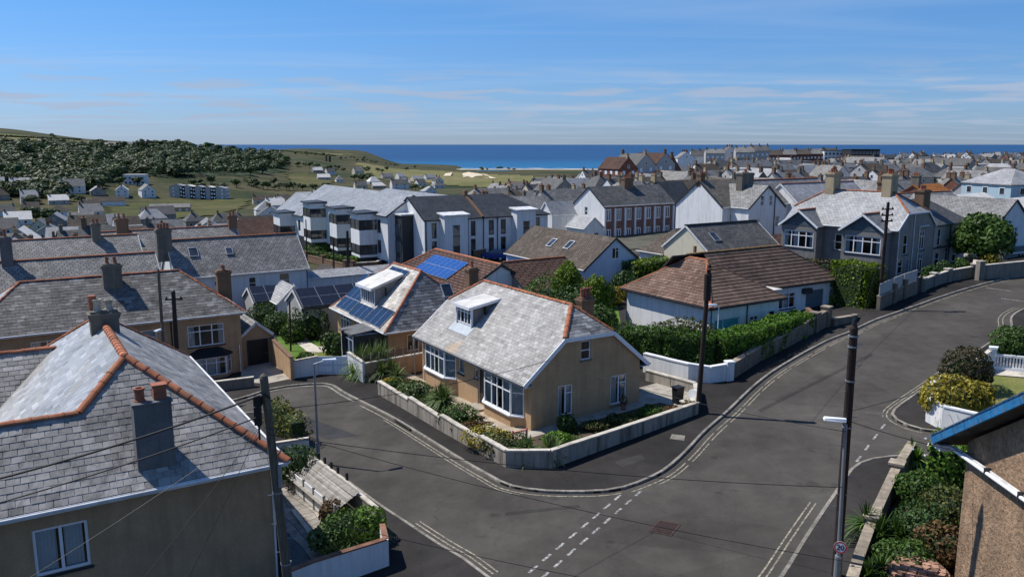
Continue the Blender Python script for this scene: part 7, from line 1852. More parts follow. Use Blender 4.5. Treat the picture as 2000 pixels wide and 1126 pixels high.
wallrun('road_wall', 'pale boarded wall with square pier at the far bend', GG((1912, 549), (1990, 541), (2060, 533)), 1.5, .3, 'block_wall', 'coping', piers=(0,), pierh=.35)
def far_right():
    F = Frame(62, 92, (-.6, .8)); 
    t, *_ = house('white_gable_cottage', 'white gabled house with one small window behind the round tree', Frame(57.5, 93.5, (-.5, .87)), 0, 13, -4.6, 4.6, 6.2, 9.8, 'a', 'gg', rm='rs_grey', wm='white_wall', oh=.2, rc=None, verge='blacktrim', gz=2, wins={'near': [(-.2, 5.2, .9, 6.6, 'bay2', dict(sill='darksill'))]})
    house('dark_lower_storey', 'dark lean to front of the white gabled house at the bend', Frame(57.5, 93.5, (-.5, .87)), -1.4, .1, -4.2, 4.6, 4.0, 4.5, 'b', 'gg', rm='rs_mid', wm='dark_render', oh=.1, rc=None, gz=2, cat='extension', wins={'near': [(-1, 2.6, .2, 3.8, 'bay2')]})
    house('long_slate_house', 'long pale slate roofed house running across behind the round tree', Frame(52.5, 104, (-.5, .87)), 0, 9, -8, 12, 7.0, 9.6, 'b', 'gg', rm='rs_grey', wm='white_wall', oh=.2, rc='terracotta', gz=2)
far_right()

# ================================================================ the town, the valley and the hills
RT = random.Random(99)
ROOFN = {'rs_grey': 'grey slate', 'rs_pale': 'pale slate', 'rs_mid': 'dark slate', 'rs_terr': 'weathered slate', 'rs_brown': 'brown tiled', 'rs_red': 'red brown tiled', 'rs_dark': 'near black slate', 'flat_white': 'white', 'rs_orange': 'orange tiled'}
WALLN = {'white_wall': 'white', 'cream_wall': 'cream', 'greycloud': 'pale grey', 'grey_render': 'grey', 'farbrick': 'red brick', 'tan': 'tan', 'blue_wall': 'pale blue', 'stack': 'stone'}
WIN_ME = {}
def win_mesh(w, h, fr='upvc'):
    k = (round(w, 1), round(h, 1), fr)
    if k not in WIN_ME:
        w, h = k[0], k[1]
        def one(n, x, z, y, mat):
            me = bpy.data.meshes.new(n); me.from_pydata([(-x, y, -z), (x, y, -z), (x, y, z), (-x, y, z), (-x, .02, -z), (x, .02, -z), (x, .02, z), (-x, .02, z)], [], [(0, 1, 2, 3), (0, 4, 5, 1), (1, 5, 6, 2), (2, 6, 7, 3), (3, 7, 4, 0)]); me.materials.append(mat); return me
        WIN_ME[k] = (one('window', w / 2 + .12, h / 2 + .12, -.05, M[fr]), one('pane', w / 2, h / 2, -.08, M['darkglass']))
    return WIN_ME[k]
def far_window(t, P, r, w, h, pane=True, fr='upvc'):
    r = r.normalized(); n = r.cross(Z); a, b = win_mesh(w, h, fr)
    mat = Matrix(((r.x, -n.x, 0, P.x), (r.y, -n.y, 0, P.y), (0, 0, 1, P.z), (0, 0, 0, 1)))
    o = instance(a, 'window', mat, t)
    if pane:
        q = bpy.data.objects.new('pane', b); link(q); q.parent = o
def far_house(p, e1, L, D, he, hr, rm, wm, label, group=None, ends='gg', chim=1, nw=3, name='house', floors=2, cat='house', axis='a', fr='upvc', pots=True):
    """a small house in the distance: walls, roof, chimneys and windows are parts. L along e1, D across"""
    F = Frame(p.x, p.y, e1); t = thing(name, label, cat, p, group); gz = p.z - 2.5; ze, zr = p.z + he, p.z + hr
    a0, a1, b0, b1 = -L / 2, L / 2, -D / 2, D / 2; A = F; o = .3; w = MB(); s = (zr - ze) / (D / 2 + o)
    q = lambda *pts: w.add(pts, [list(range(len(pts)))], [[(x.dot(F.A) + x.dot(F.B), x.z) for x in pts]])
    q(A(a1, b0, gz), A(a0, b0, gz), A(a0, b0, ze + .1), A(a1, b0, ze + .1)); q(A(a0, b1, gz), A(a1, b1, gz), A(a1, b1, ze + .1), A(a0, b1, ze + .1))
    for a, sg, e in ((a0, 1, ends[0]), (a1, -1, ends[1])):
        pts = [A(a, sg * b0, gz), A(a, sg * b1, gz), A(a, sg * b1, ze + .1)] + ([A(a, 0, zr - .1)] if e == 'g' else []) + [A(a, sg * b0, ze + .1)]; q(*pts)
    w.build('wall', M[wm], t)
    hp = D / 2 * .9; r0 = a0 - .15 + (hp if ends[0] == 'h' else 0); r1 = a1 + .15 - (hp if ends[1] == 'h' else 0)
    if r0 > r1: r0 = r1 = (r0 + r1) / 2
    B0, B1 = b0 - o, b1 + o; x0, x1 = a0 - .15, a1 + .15
    fl = [[A(x0, B0, ze), A(x1, B0, ze), A(r1, 0, zr), A(r0, 0, zr)], [A(x0, B1, ze), A(x1, B1, ze), A(r1, 0, zr), A(r0, 0, zr)]]
    if ends[0] == 'h': fl.append([A(x0, B0, ze), A(x0, B1, ze), A(r0, 0, zr)])
    if ends[1] == 'h': fl.append([A(x1, B0, ze), A(x1, B1, ze), A(r1, 0, zr)])
    rf = roof(t, fl, M[rm], .15)
    for k in range(chim):
        ca = (a0 + .7, a1 - .7, 0)[k % 3] if ends[0] == 'g' else (r0, r1, 0)[k % 3]
        c = MB(); c.box(A(ca, 0, zr + .2), F.A * .35, F.B * .55, Z * .95); c.box(A(ca, 0, zr + 1.2), F.A * .42, F.B * .62, Z * .08); ch = c.build('chimney', M[RT.choice(['stack', 'stackbrown', 'stackbrown', 'stackcream'])], t)
        if pots:
            m_ = MB()
            for d in (-.3, 0, .3): m_.tube(A(ca, d, zr + 1.25), A(ca, d, zr + 1.65), .11, .1, 6)
            m_.build('chimney_pots', M['pot'], ch)
    tc_ = V((-p.x, -p.y, 0)).normalized()
    for f in range(floors):
        z = p.z + 1.5 + f * (he - .2) / floors
        for sg in (-1, 1):
            if (F.B * sg).dot(tc_) > .2:
                for i in range(nw): far_window(t, A(a0 + L * (i + .5) / nw, sg * b1, z), F.A * sg, 1.1, 1.25, nw <= 3, fr)
            if (F.A * sg).dot(tc_) > .2:
                for i in range(2): far_window(t, A(sg * a1, b0 + D * (i + .5) / 2, z), -F.B * sg, 1.0, 1.2, nw <= 3, fr)
    if ends[0] == 'g' and hr - he > 2.4: far_window(t, A(a0, 0, ze + .9), F.B, .8, 1.0, True, fr)
    return t
occupied = []
def free(p, r):
    for q, s in occupied:
        if (p.x - q.x) ** 2 + (p.y - q.y) ** 2 < (r + s) ** 2: return False
    return True
def take(p, r): occupied.append((V((p.x, p.y)), r))
for x, y, r in ((-28, 135, 22), (-8, 122, 14), (5, 125, 14), (-10, 158, 18), (28, 110, 16), (24, 138, 13), (38, 122, 14), (46, 95, 16), (58, 98, 14), (-30, 95, 12), (-48, 98, 18), (21, 104, 10)): take(V((x, y)), r)

# ---- landmarks first
def at_px(px, D):
    d = ray(px, 300); k = D / d.y; return V((d.x * k, D, ground_z(d.x * k, D)))
def block(px, D, L, W, he, hr, rm, wm, label, e1=None, **k):
    p = at_px(px, D); take(p, max(L, W) * .5); return far_house(p, e1 or (-.532, .847), L, W, he, hr, rm, wm, label, **k)
# big hotel of brick and grey gables
block(1207, 322, 13, 9, 11.0, 15.5, 'rs_red', 'farbrick', 'red brick steep gabled end of the big hotel block before the sea', name='hotel', floors=4, nw=4, chim=1, cat='hotel')
block(1238, 330, 15, 10, 12.0, 16.6, 'rs_mid', 'greycloud', 'pale grey tall gabled centre of the big hotel block before the sea', name='hotel', floors=4, nw=5, chim=2, cat='hotel')
block(1273, 340, 17, 10, 12.0, 16.4, 'rs_red', 'greycloud', 'pale grey right wing of the big hotel block with red brown roof', name='hotel', floors=4, nw=5, chim=1, cat='hotel')
block(1300, 350, 9, 9, 9, 15, 'rs_red', 'farbrick', 'brick side building right of the big hotel block', name='hotel', floors=3, chim=1, cat='hotel')
# seafront crescent of tall gabled hotels
for i in range(6):
    wm = 'white_wall' if i in (0, 1, 3) else 'greycloud'
    block(1337 + i * 29, 590 + (i % 2) * 12, 10.6 if i in (0, 3) else 13, 13 if i in (0, 3) else 10.6, 14.5 + (i % 3) * .8, 19.0 + (i % 2) * .8, 'rs_mid' if i % 2 else 'rs_terr', wm, ['first', 'second', 'third', 'fourth', 'fifth', 'sixth'][i] + ' tall gabled hotel from the left in the seafront crescent', e1=(-.1, .99) if i in (0, 3) else (-.99, .1), name='seafront_hotel', floors=4, nw=4, chim=3, cat='hotel', group='tall gabled hotels of the seafront crescent')
for i in range(5):
    block(1512 + i * 27, 640, 10.6, 10, 12.6, 16.4, 'rs_terr' if i % 2 else 'rs_brown', 'farbrick' if i < 4 else 'greycloud', ['first', 'second', 'third', 'fourth', 'fifth', 'sixth'][i] + ' house from the left in the brick seafront row', e1=(-.99, .1), name='seafront_house', floors=3, nw=4, chim=2, group='brick seafront row right of the crescent')
def flat_block(px, D, L, W, h, wm, label, nw=7, floors=3, band='darkframe', name='flat_block', fr='upvc', cat='building', e1=(-.1, .99)):
    p = at_px(px, D); take(p, L * .5); F = Frame(p.x, p.y, e1); t = thing(name, label, cat, p)
    MB().box(p + Z * (h / 2 - 1), F.A * W / 2, F.B * L / 2, Z * (h / 2 + 1)).build('wall', M[wm], t); MB().box(p + Z * (h + .15), F.A * (W / 2 + .4), F.B * (L / 2 + .4), Z * .2).build('roof', M[band], t)
    for f in range(floors):
        for i in range(nw): far_window(t, p - F.A * W / 2 + F.B * (L * ((i + .5) / nw - .5)) + Z * (1.6 + f * (h - .4) / floors), F.B, L / nw * .5, 1.4, True, fr)
    return t
flat_block(1681, 620, 22, 14, 15.2, 'darkframe', 'dark modern box building standing out on the seafront skyline', 8, 4, name='modern_block', fr='alu')
flat_block(1632, 640, 24, 12, 14.5, 'white_wall', 'white seafront block with a row of round topped openings left of the dark box', 8, 4)
flat_block(1722, 440, 16, 12, 7.0, 'white_wall', 'plain white flat roofed warehouse in the middle of the town', 4, 2)
flat_block(1668, 430, 9, 9, 6.0, 'farbrick', 'small red brick block beside the white warehouse', 3, 2)
flat_block(1448, 400, 14, 9, 6.0, 'cream_wall', 'white flat roofed building in front of the hotel crescent', 5, 2)
flat_block(1385, 430, 26, 9, 5.0, 'white_wall', 'long white low building below the hotel crescent', 8, 1, 'flat_white')
t = block(1975, 168, 12.5, 11, 8.0, 10.9, 'rs_pale', 'blue_wall', 'pale blue three storey building with wide pale hipped roof at the right edge', e1=(-.25, .97), ends='hh', name='blue_building', floors=3, nw=3, chim=0, cat='building')
t = block(1815, 118, 7.5, 8.0, 4.6, 7.4, 'rs_orange', 'farbrick', 'house with bright orange tiled roof behind the grey semi', e1=(.80, .6), name='orange_roof_house', chim=1)
block(1880, 150, 20, 8, 4.0, 6.0, 'flat_white', 'white_wall', 'white low building with bright pale roof behind the round tree', e1=(.8, .6), name='pale_roof_building', chim=0)
block(1990, 148, 18, 8, 3.6, 5.6, 'flat_white', 'white_wall', 'second bright pale roofed building below the pale blue block', e1=(.8, .6), name='pale_roof_building', chim=0)
block(1420, 172, 14, 9, 4.6, 8.0, 'rs_mid', 'white_wall', 'dark slate roofed house with red ridge end between brick terrace and white gable', e1=(.82, .57), name='slate_house', chim=2)
block(1320, 165, 13, 9, 5.0, 8.6, 'rs_brown', 'cream_wall', 'brown roofed house rising behind the brick terrace', e1=(.82, .57), name='brown_house', chim=1)
# left valley landmarks
block(500, 165, 20, 12, 4.6, 8.4, 'rs_red', 'tan', 'large dark brown hipped roof house left of the apartments', e1=(.82, .57), ends='hh', name='brown_roof_house', chim=0)
block(170, 190, 15, 11, 5.2, 9.0, 'rs_mid', 'grey_render', 'dark gabled house with blue solar roof strip in the valley', e1=(.80, .6), name='blue_roof_house', chim=1)
for i in range(5):
    block(345 + i * 20, 640, 8, 12, 8.5, 10.0, 'flat_white' if i % 2 else 'rs_pale', 'greycloud', ['first', 'second', 'third', 'fourth', 'fifth'][i] + ' bay from the left of the long pale finned building in the valley', e1=(0, 1), name='finned_building', floors=3, nw=4, chim=0, cat='building', group='bays of the long pale finned building')
flat_block(262, 700, 17, 10, 8, 'white_wall', 'white box like house standing alone on the wooded slope', 5, 2, 'flat_white')
flat_block(15, 1000, 42, 8, 4, 'white_wall', 'long low white farm shed at the left edge on the hill', 6, 1, 'flat_white'); flat_block(76, 1020, 28, 8, 4, 'white_wall', 'second long low white farm shed on the hill', 5, 1, 'flat_white')
block(205, 560, 20, 9, 3.5, 6.5, 'rs_brown', 'white_wall', 'white bungalow with four dark windows below the woods', e1=(.9, .4), name='valley_bungalow', floors=1, nw=4, chim=0)
block(325, 520, 24, 8, 3.2, 5.4, 'rs_terr', 'tan', 'long tan bungalow with dark windows below the white box house', e1=(.95, .3), name='valley_bungalow', floors=1, nw=6, chim=0)
# brick castle like house with turrets on the hill, white wing beside it
def castle():
    p = at_px(281, 1180); t = thing('turreted_house', 'red brick turreted house on the hilltop skyline', 'house', p); take(p, 20)
    for i, (dx, w, h) in enumerate(((-6, 5, 9), (-1, 4, 13), (4, 4, 10), (8, 3, 12))):
        b = MB(); b.box(p + V((dx, 0, h / 2 - 1)), V((w / 2, 0, 0)), V((0, 3, 0)), Z * (h / 2 + 1))
        for k in range(3): b.box(p + V((dx + (k - 1) * w * .38, -2.7, h + .6)), V((w * .12, 0, 0)), V((0, .3, 0)), Z * .6)
        b.build('turret', M['farbrick'], t)
block(247, 1180, 22, 12, 7, 10, 'rs_mid', 'farbrick', 'slate roofed wing beside the turreted brick house on the hill', e1=(1, .1), name='hill_house', chim=2, nw=5); block(218, 1180, 24, 10, 6, 9, 'rs_terr', 'white_wall', 'white house between the wind bent pine and the turreted house', e1=(1, .1), name='hill_house', chim=1, nw=5)
castle()
tw = at_px(640, 1500)
for i in range(2):
    q = tw + V((i * 6.5 - 3, 0, 0)); t = thing('headland_tower', ['dark left tower of the pair on the green headland', 'dark right tower of the pair on the green headland'][i], 'tower', q); MB().lathe(q - Z * 1, [(2.0, 0), (1.7, 9.5), (2.1, 9.8), (2.1, 11)], 10).build('shaft', M['farbrick' if i == 0 else 'darkframe'], t); MB().lathe(q + Z * 10, [(2.2, 0), (2.3, .6), (1.2, 1.4)], 10).build('cap', M['darkframe'], t)
mo = on_terrain(328, 413); t = thing('monument', 'dark stone obelisk monument on the green field', 'monument', mo); MB().lathe(mo - Z * .5, [(2.2, 0), (2.2, 1.0), (1.5, 1.2), (1.3, 4.6), (.9, 5.4), (.2, 6.0)], 4).build('shaft', M['stack'], t); MB().lathe(mo - Z * .5, [(3.4, 0), (3.4, .9)], 4).build('plinth', M['stackgrey'], t)

# ---- fields, dunes, sand
terrain_patch('town_ground', [(1000, 500), (1250, 495), (1600, 445), (2060, 470), (2060, 345), (1500, 335), (1210, 345), (1060, 385)], M['yard'], .12, 5)
for pxs, m_, nm in (([(205, 402), (330, 392), (480, 388), (482, 402), (430, 420), (300, 432), (210, 424)], 'greenfield', 'green_field'), ([(700, 318), (840, 333), (960, 340), (1080, 350), (1130, 372), (980, 368), (820, 355), (700, 345)], 'pasture', 'golf_course'),
                    ([(0, 262), (60, 266), (190, 271), (190, 280), (60, 274), (0, 272)], 'pasture', 'hill_field'), ([(110, 268), (190, 272), (190, 284), (120, 281)], 'greenfield', 'hill_field'),
                    ([(500, 290), (560, 286), (640, 289), (700, 300), (640, 304), (560, 300)], 'pasture', 'headland_pasture'), ([(560, 340), (600, 338), (655, 352), (640, 364), (570, 366)], 'greenfield', 'valley_field'),
                    ([(1055, 400), (1090, 398), (1085, 408), (1050, 410)], 'sand', 'sandy_yard')):
    terrain_patch(nm, pxs, M[m_], .5, 7)
def sandp(label, pxs):
    q = [on_terrain(*p) for p in pxs]; q = [x for x in q if x]
    mb = MB(); c_ = sum(q, V((0, 0, 0))) / len(q)
    for i in range(len(q)): mb.poly([c_ + Z * 1.6, q[i] + Z * 1.2, q[(i + 1) % len(q)] + Z * 1.2])
    structure(mb.build('sand_bunker', M['sand']))
sandp('', [(903, 340), (915, 337), (940, 341), (955, 351), (930, 345), (922, 349), (912, 345), (905, 348)]); sandp('', [(870, 340), (884, 338), (880, 345), (866, 345)]); sandp('', [(940, 339), (970, 350), (958, 350)])
structure(MB().poly([V((-190, 1780, -38.6)), V((200, 1780, -38.6)), V((260, 1860, -39.6)), V((-230, 1860, -39.6))]).build('beach', M['sand']))

# ---- scattered streets of houses
HN = {'n': 0}
def zone(px, D):
    b = 'beyond the apartments' if px < 1120 else 'beyond the brick terrace' if px < 1320 else 'beyond the tall white gable' if px < 1520 else 'beyond the grey semi roof' if px < 1800 else 'beyond the round tree'
    return b, ('on the near edge of the town', 'in the middle of the town', 'in the far town towards the sea')[0 if D < 260 else 1 if D < 480 else 2]
def scatter(pxr, Ds, minpx, n_max, left=False, dens=1.0, skip=None, nm='town_house'):
    n = 0
    for D in Ds:
        sp = max(minpx, (18 if left else 15.5) * 1600 / D); px = pxr[0] + RT.uniform(0, sp)
        while px < pxr[1] and n < n_max:
            Dj = D * RT.uniform(.965, 1.035); p = at_px(px, Dj); w = sp * Dj / 1600
            if RT.random() < dens and free(p, min(6.5, w * .42)) and not (skip and skip(px, D, p)):
                L = min(w * .95, RT.uniform(8.5, 17)); W = RT.uniform(7, 9.5) if not left else RT.uniform(8.5, 11)
                kq = (int(px / 170) + int(D / 130)) % 4; e = [(.84, .54), (-.54, .84), (.93, .36), (.84, .54)][kq] if RT.random() < .8 else (-.4, .92)
                if D > 300 and not left and RT.random() < .4: L = RT.uniform(18, 30)
                if left:
                    he = RT.choice([2.8, 3, 5]); rm = RT.choice(['rs_grey', 'rs_terr', 'rs_mid', 'rs_brown', 'rs_pale', 'rs_mid', 'flat_white', 'rs_pale']); wm = RT.choice(['white_wall', 'white_wall', 'white_wall', 'cream_wall', 'greycloud', 'grey_render'])
                else:
                    he = RT.choice([5, 5.4, 6, 7.4]) if D > 260 else RT.choice([4, 4.8]); rm = RT.choice(['rs_grey', 'rs_pale', 'rs_mid', 'rs_terr', 'rs_terr', 'rs_mid', 'rs_brown', 'rs_grey']); wm = RT.choice(['white_wall', 'greycloud', 'cream_wall', 'grey_render', 'greycloud', 'white_wall', 'stack', 'farbrick'])
                en = RT.choice(['gg', 'gg', 'gg', 'hh', 'gh']); ch = RT.choice([0, 1, 1, 2]) if left else RT.choice([1, 2, 2]); hr = he + W * RT.uniform(.34, .5)
                sz = 'long ' if L > 13.5 else 'small ' if L < 10 else ''; shp = {'gg': 'gabled', 'hh': 'hipped', 'gh': 'part hipped'}[en]
                if left: zz = ('by the green field' if 190 < px < 500 else 'at the left of the valley') + (', nearer rows' if D < 330 else ', farther rows'); g = 'houses scattered in the valley'
                else: a, b = zone(px, D); zz = a + ' ' + b; g = 'houses of the town'
                lab = f"{sz}{WALLN[wm]} {shp} house with {ROOFN[rm]} roof{' and two chimneys' if ch == 2 else ''} {zz}"
                lab = ' '.join(lab.split()[:16])
                far_house(p, e, L, W, he, hr, rm, wm, lab, g, en, ch, 3 if D < 330 else 2, nm, 1 if he < 4 else 2 if he < 7 else 3)
                take(p, min(7, max(L, W) * .42)); n += 1
            px += sp * RT.uniform(.9, 1.15)
    return n
geo = lambda a, b, k: [a * k ** i for i in range(int(math.log(b / a) / math.log(k)) + 1)]
n1 = scatter((1180, 2060), geo(150, 930, 1.115), 27, 275, dens=.95)
n2 = scatter((955, 1200), geo(185, 640, 1.11), 26, 75, dens=.95)
fieldtest = lambda px, D, p: (195 < px < 495 and 380 < D < 650 and 386 < cam_px(p)[1] < 436) or (px > 540 and D < 280)
n3 = scatter((-20, 640), geo(135, 690, 1.125), 24, 190, left=True, dens=.95, skip=fieldtest, nm='valley_house')
n4 = scatter((600, 860), geo(700, 1100, 1.15), 28, 26, left=True, dens=.6, nm='valley_house')
print('HOUSES', n1, n2, n3, n4)

# ---- trees
def far_tree_mesh(seed, r, h, mat, n=420, leaf=.9):
    R = random.Random(seed); mb = MB(); core = []
    mb.lathe(V((0, 0, 0)), [(.5, -.5), (.4, h * .4), (r * .35, h * .42), (r * .62, h * .62), (r * .35, h * .88), (.3, h * .93)], 7)
    for k in range(6):
        az = R.uniform(0, 2 * pi); d = V((cos(az) * r * .45, sin(az) * r * .45, h * .62 + R.uniform(-.14, .22) * h)); q = R.uniform(.45, .62)
        leaves(mb, blob_pts(d, r * q, r * q, h * .3 * q * 1.3, n // 6, R, bottom=-.5, depth=.3), leaf, 1.3, R=R)
    me = bpy.data.meshes.new('tree'); me.from_pydata(mb.v, [], mb.f); me.materials.append(M[mat]); me.update(); return me
TM = [far_tree_mesh(i, 6.0 + i * .5, 9.5 + i * .6, ['wood', 'wood', 'darkleaf', 'wood', 'olivewood'][i], 460, 1.0) for i in range(5)]
def far_tree(p, s, k, label, group):
    a = RT.uniform(0, 6.28); c_, s_ = cos(a) * s, sin(a) * s; hz = s * RT.uniform(.8, 1.15)
    o = instance(TM[k], 'tree', Matrix(((c_, -s_, 0, p.x), (s_, c_, 0, p.y), (0, 0, hz, p.z - .4), (0, 0, 0, 1)))); tag(o, label, 'tree', group); return o
KIND = ['broad dark green tree', 'rounded dark green tree', 'deep green tree', 'tall dark green tree', 'olive green tree']
def poly_in(poly, x, y):
    c = False
    for i in range(len(poly)):
        xa, ya = poly[i]; xb, yb = poly[i - 1]
        if (ya > y) != (yb > y) and x < (xb - xa) * (y - ya) / (yb - ya) + xa: c = not c
    return c
WOOD = [(-20, 288), (0, 283), (100, 284), (190, 288), (205, 290), (330, 285), (430, 292), (520, 300), (560, 312), (560, 330), (500, 345), (440, 342), (330, 345), (235, 345), (190, 372), (110, 388), (40, 384), (-20, 380)]
pts = []; k = 0
while k < 135:
    px, py = RT.uniform(-20, 560), RT.uniform(280, 390)
    if not poly_in(WOOD, px, py): continue
    q = on_terrain(px, py)
    if q is None: continue
    if not free(q, 5): k += .2; continue
    kk = RT.choice([0, 0, 1, 1, 2, 3, 4]); hz_ = 'upper edge' if py < 305 else 'middle' if py < 340 else 'lower edge'; vz = 'below the farm sheds' if px < 110 else 'below the bent pine' if px < 250 else 'below the turreted house' if px < 380 else 'towards the headland'
    far_tree(q, RT.uniform(.75, 1.35), kk, f"{KIND[kk]} in the {hz_} of the hillside wood {vz}", 'trees of the hillside wood'); k += 1
mass = MB(); k = 0; R = random.Random(8); terrain_patch('wood_floor', [p for p in WOOD], M['leafcore'], .3, 9)
while k < 850:
    px, py = R.uniform(-20, 560), R.uniform(280, 385)
    if not poly_in(WOOD, px, py): continue
    q = on_terrain(px, py)
    if q is None or not free(q, 3): k += .3; continue
    leaves(mass, blob_pts((q.x, q.y, q.z + R.uniform(2.6, 5)), 7, 7, 5.2, 70, R, bottom=-.1, depth=.1), 2.2, 1.3, R=R); k += 1
o = mass.build('undergrowth', M['wood']); tag(o, 'dark undergrowth filling the wood between its trees', 'undergrowth', kind='stuff')
def strip(label, group, pts_, n, s0, s1, ks=(0, 1, 2, 4), spread=8):
    for i in range(n):
        f = RT.random() * (len(pts_) - 1); j = min(len(pts_) - 2, int(f)); t_ = f - j
        px = pts_[j][0] * (1 - t_) + pts_[j + 1][0] * t_; py = pts_[j][1] * (1 - t_) + pts_[j + 1][1] * t_ + RT.uniform(-2, 2)
        q = on_terrain(px, py)
        if q is None: continue
        q = q + V((RT.uniform(-1, 1) * spread, RT.uniform(-1, 1) * spread, 0)); q.z = ground_z(q.x, q.y)
        if free(q, 3.5): far_tree(q, RT.uniform(s0, s1), RT.choice(ks), label, group)
strip('dark tree in the belt along the hilltop right of the turreted house', 'hilltop tree belt', [(295, 284), (400, 289)], 16, .8, 1.1, spread=4)
strip('dark tree on the slope below the headland', 'trees below the headland', [(540, 322), (600, 325), (680, 335), (790, 333)], 34, .45, .8, spread=22)
strip('low dark scrub tree on the seaward slope of the headland', 'scrub on the headland', [(560, 300), (640, 306), (720, 317), (800, 328)], 34, .35, .6, spread=40)
strip('dark tree among the valley houses', 'valley garden trees', [(20, 400), (150, 378), (300, 372), (440, 362), (560, 368), (640, 372)], 44, .5, .8, spread=30)
strip('dark tree in the clump left of the blue roofed house', 'tree clump in the left valley', [(45, 437), (75, 432), (115, 440)], 12, .6, .8, ks=(2, 1), spread=3)
strip('dark tree in the clump behind the apartments', 'trees behind the apartments', [(690, 352), (715, 356)], 5, .8, 1.0); strip('rounded tree right behind the apartment ridge', 'trees behind the apartment ridge', [(805, 372), (850, 378)], 6, .5, .65, spread=3)
strip('dark tree on the dune ridge near the beach', 'trees on the dune ridge', [(895, 333), (1000, 333)], 8, .5, .8, ks=(2,), spread=10)
strip('small tree among the town houses', 'trees among the town houses', [(1080, 395), (1200, 385), (1400, 360), (1600, 350), (1900, 340)], 16, .35, .55)
def wind_tree(px, D, s, label):
    p = at_px(px, D); t = thing('pine_tree', label, 'tree', p); MB().tube(p, p + V((1.5, 0, 8)) * s, .9 * s, .5 * s, 7).build('trunk', M['bark'], t)
    mb = MB()
    for dx, dz, r in ((-6, 11, 4.5), (0, 12, 5), (6, 10, 4), (2, 9, 4)): leaves(mb, blob_pts(p + V((dx, 0, dz)) * s, r * s, r * s * .8, 1.5 * s, 150, RT, bottom=-.6, depth=.4), .9, R=RT)
    mb.build('crown', M['darkleaf'], t)
wind_tree(198, 1150, 1.0, 'wind bent flat topped pine on the hill skyline'); wind_tree(97, 1180, .6, 'small lone pine on the far left hilltop')
# hedgerows over the hill fields
for i, l in enumerate(([(0, 267), (60, 270), (160, 274)], [(100, 262), (118, 284)], [(480, 290), (560, 296), (655, 305)])):
    mb = MB(); R = random.Random(i)
    for a, b in zip(l, l[1:]):
        for k in range(60):
            f = k / 60; q = on_terrain(a[0] + (b[0] - a[0]) * f, a[1] + (b[1] - a[1]) * f)
            if q: leaves(mb, blob_pts((q.x, q.y, q.z + .8), 3.5, 3.5, 1.8, 14, R), 1.8, R=R)
    if mb.v: tag(mb.build('hedgerow', M['wood'], loc=mb.v[0]), ['dark hedgerow running along the hilltop fields at the left', 'dark hedgerow dropping down the hill field', 'dark hedge line along the headland'][i], 'hedgerow', kind='stuff')
# palm by the brick terrace
spiky('palm_tree', 'dark spiky cabbage palm in front of the white gable of the brick terrace', GG((1114, 455))[0], 2.4, 420, mat='darkleaf', trunk=2.6, heads=5, cat='palm', R=RT, w=.22, droop=.4)
# long wires of roofs seen at the far right: chimneys and masts stand on their houses
# ================================================================ poles, lamps, wires, sign
def pole(label, base, top, r0, r1, mat, name='telegraph_pole', arms=(), cat='pole'):
    base, top = V(base), V(top); t = thing(name, label, cat, base)
    MB().tube(base - Z * .3, top, r0, r1, 12).build('shaft', M[mat], t)
    MB().lathe(top, [(r1 * 1.02, -.02), (r1 * .8, .07), (r1 * .2, .14)], 12).build('cap', M[mat], t)
    return t
def steps(t, base, top, zs, r):
    """climbing bolts"""
    for i, f in enumerate(zs):
        p = base.lerp(top, f); d = V((1 if i % 2 else -1, -.25, 0)).normalized(); MB().tube(p + d * r * .8, p + d * (r + .17), .012, n=6).build('step_bolt', M['steel'], t)
# pole 1: weathered timber, left foreground
b1_, t1_ = V((-7.75, 26.5, plane_z(-7.75, 26.5))), Zl(515, 737, 8.6)
P1 = pole('grey weathered timber telegraph pole in front of the big hipped house', b1_, t1_, .17, .135, 'timber_pole')
steps(P1, b1_, t1_, [.3, .36, .42, .48, .54, .6, .66, .72], .15)
hw = MB(); q = t1_ - Z * .75
hw.box(q + V((-.2, -.1, 0)), V((.12, 0, 0)), V((0, .1, 0)), Z * .16); hw.box(q + V((-.22, -.1, -.5)), V((.1, 0, 0)), V((0, .1, 0)), Z * .3); hw.tube(q + V((-.1, -.1, .3)), q + V((.22, -.12, .1)), .03); hw.tube(q + V((-.2, -.12, .1)), q + V((-.2, -.12, -1.3)), .035); hw.build('cable_boxes', M['blacktrim'], P1)
MB().box(b1_.lerp(t1_, .62) + V((.18, -.1, 0)), V((.05, 0, 0)), V((0, .06, 0)), Z * .38).build('conduit', M['steel'], P1)
MB().tube(b1_.lerp(t1_, .25) - Z * .03, b1_.lerp(t1_, .25) + Z * .03, .19, n=12).build('band', M['steel'], P1)
MB().tube(b1_.lerp(t1_, .55) - Z * .03, b1_.lerp(t1_, .55) + Z * .03, .17, n=12).build('band', M['steel'], P1)
# pole 2: dark, right foreground
b2_, t2_ = V((11.65, 27.2, plane_z(11.65, 27.2) + .11)), Zl(1668, 640, 10.0)
P2p = pole('tall dark brown telegraph pole beside the street lamp with the speed sign', b2_, t2_, .17, .13, 'dark_pole')
steps(P2p, b2_, t2_, [.30, .42, .55, .66, .76, .86, .9, .94], .14)
for f in (.35, .62, .8, .93, .97): p = b2_.lerp(t2_, f); MB().tube(p - Z * .025, p + Z * .025, .165, n=12).build('band', M['steel'], P2p)
MB().tube(t2_ + Z * .1, t2_ + Z * .32, .1, .05, 8).build('finial', M['blacktrim'], P2p)
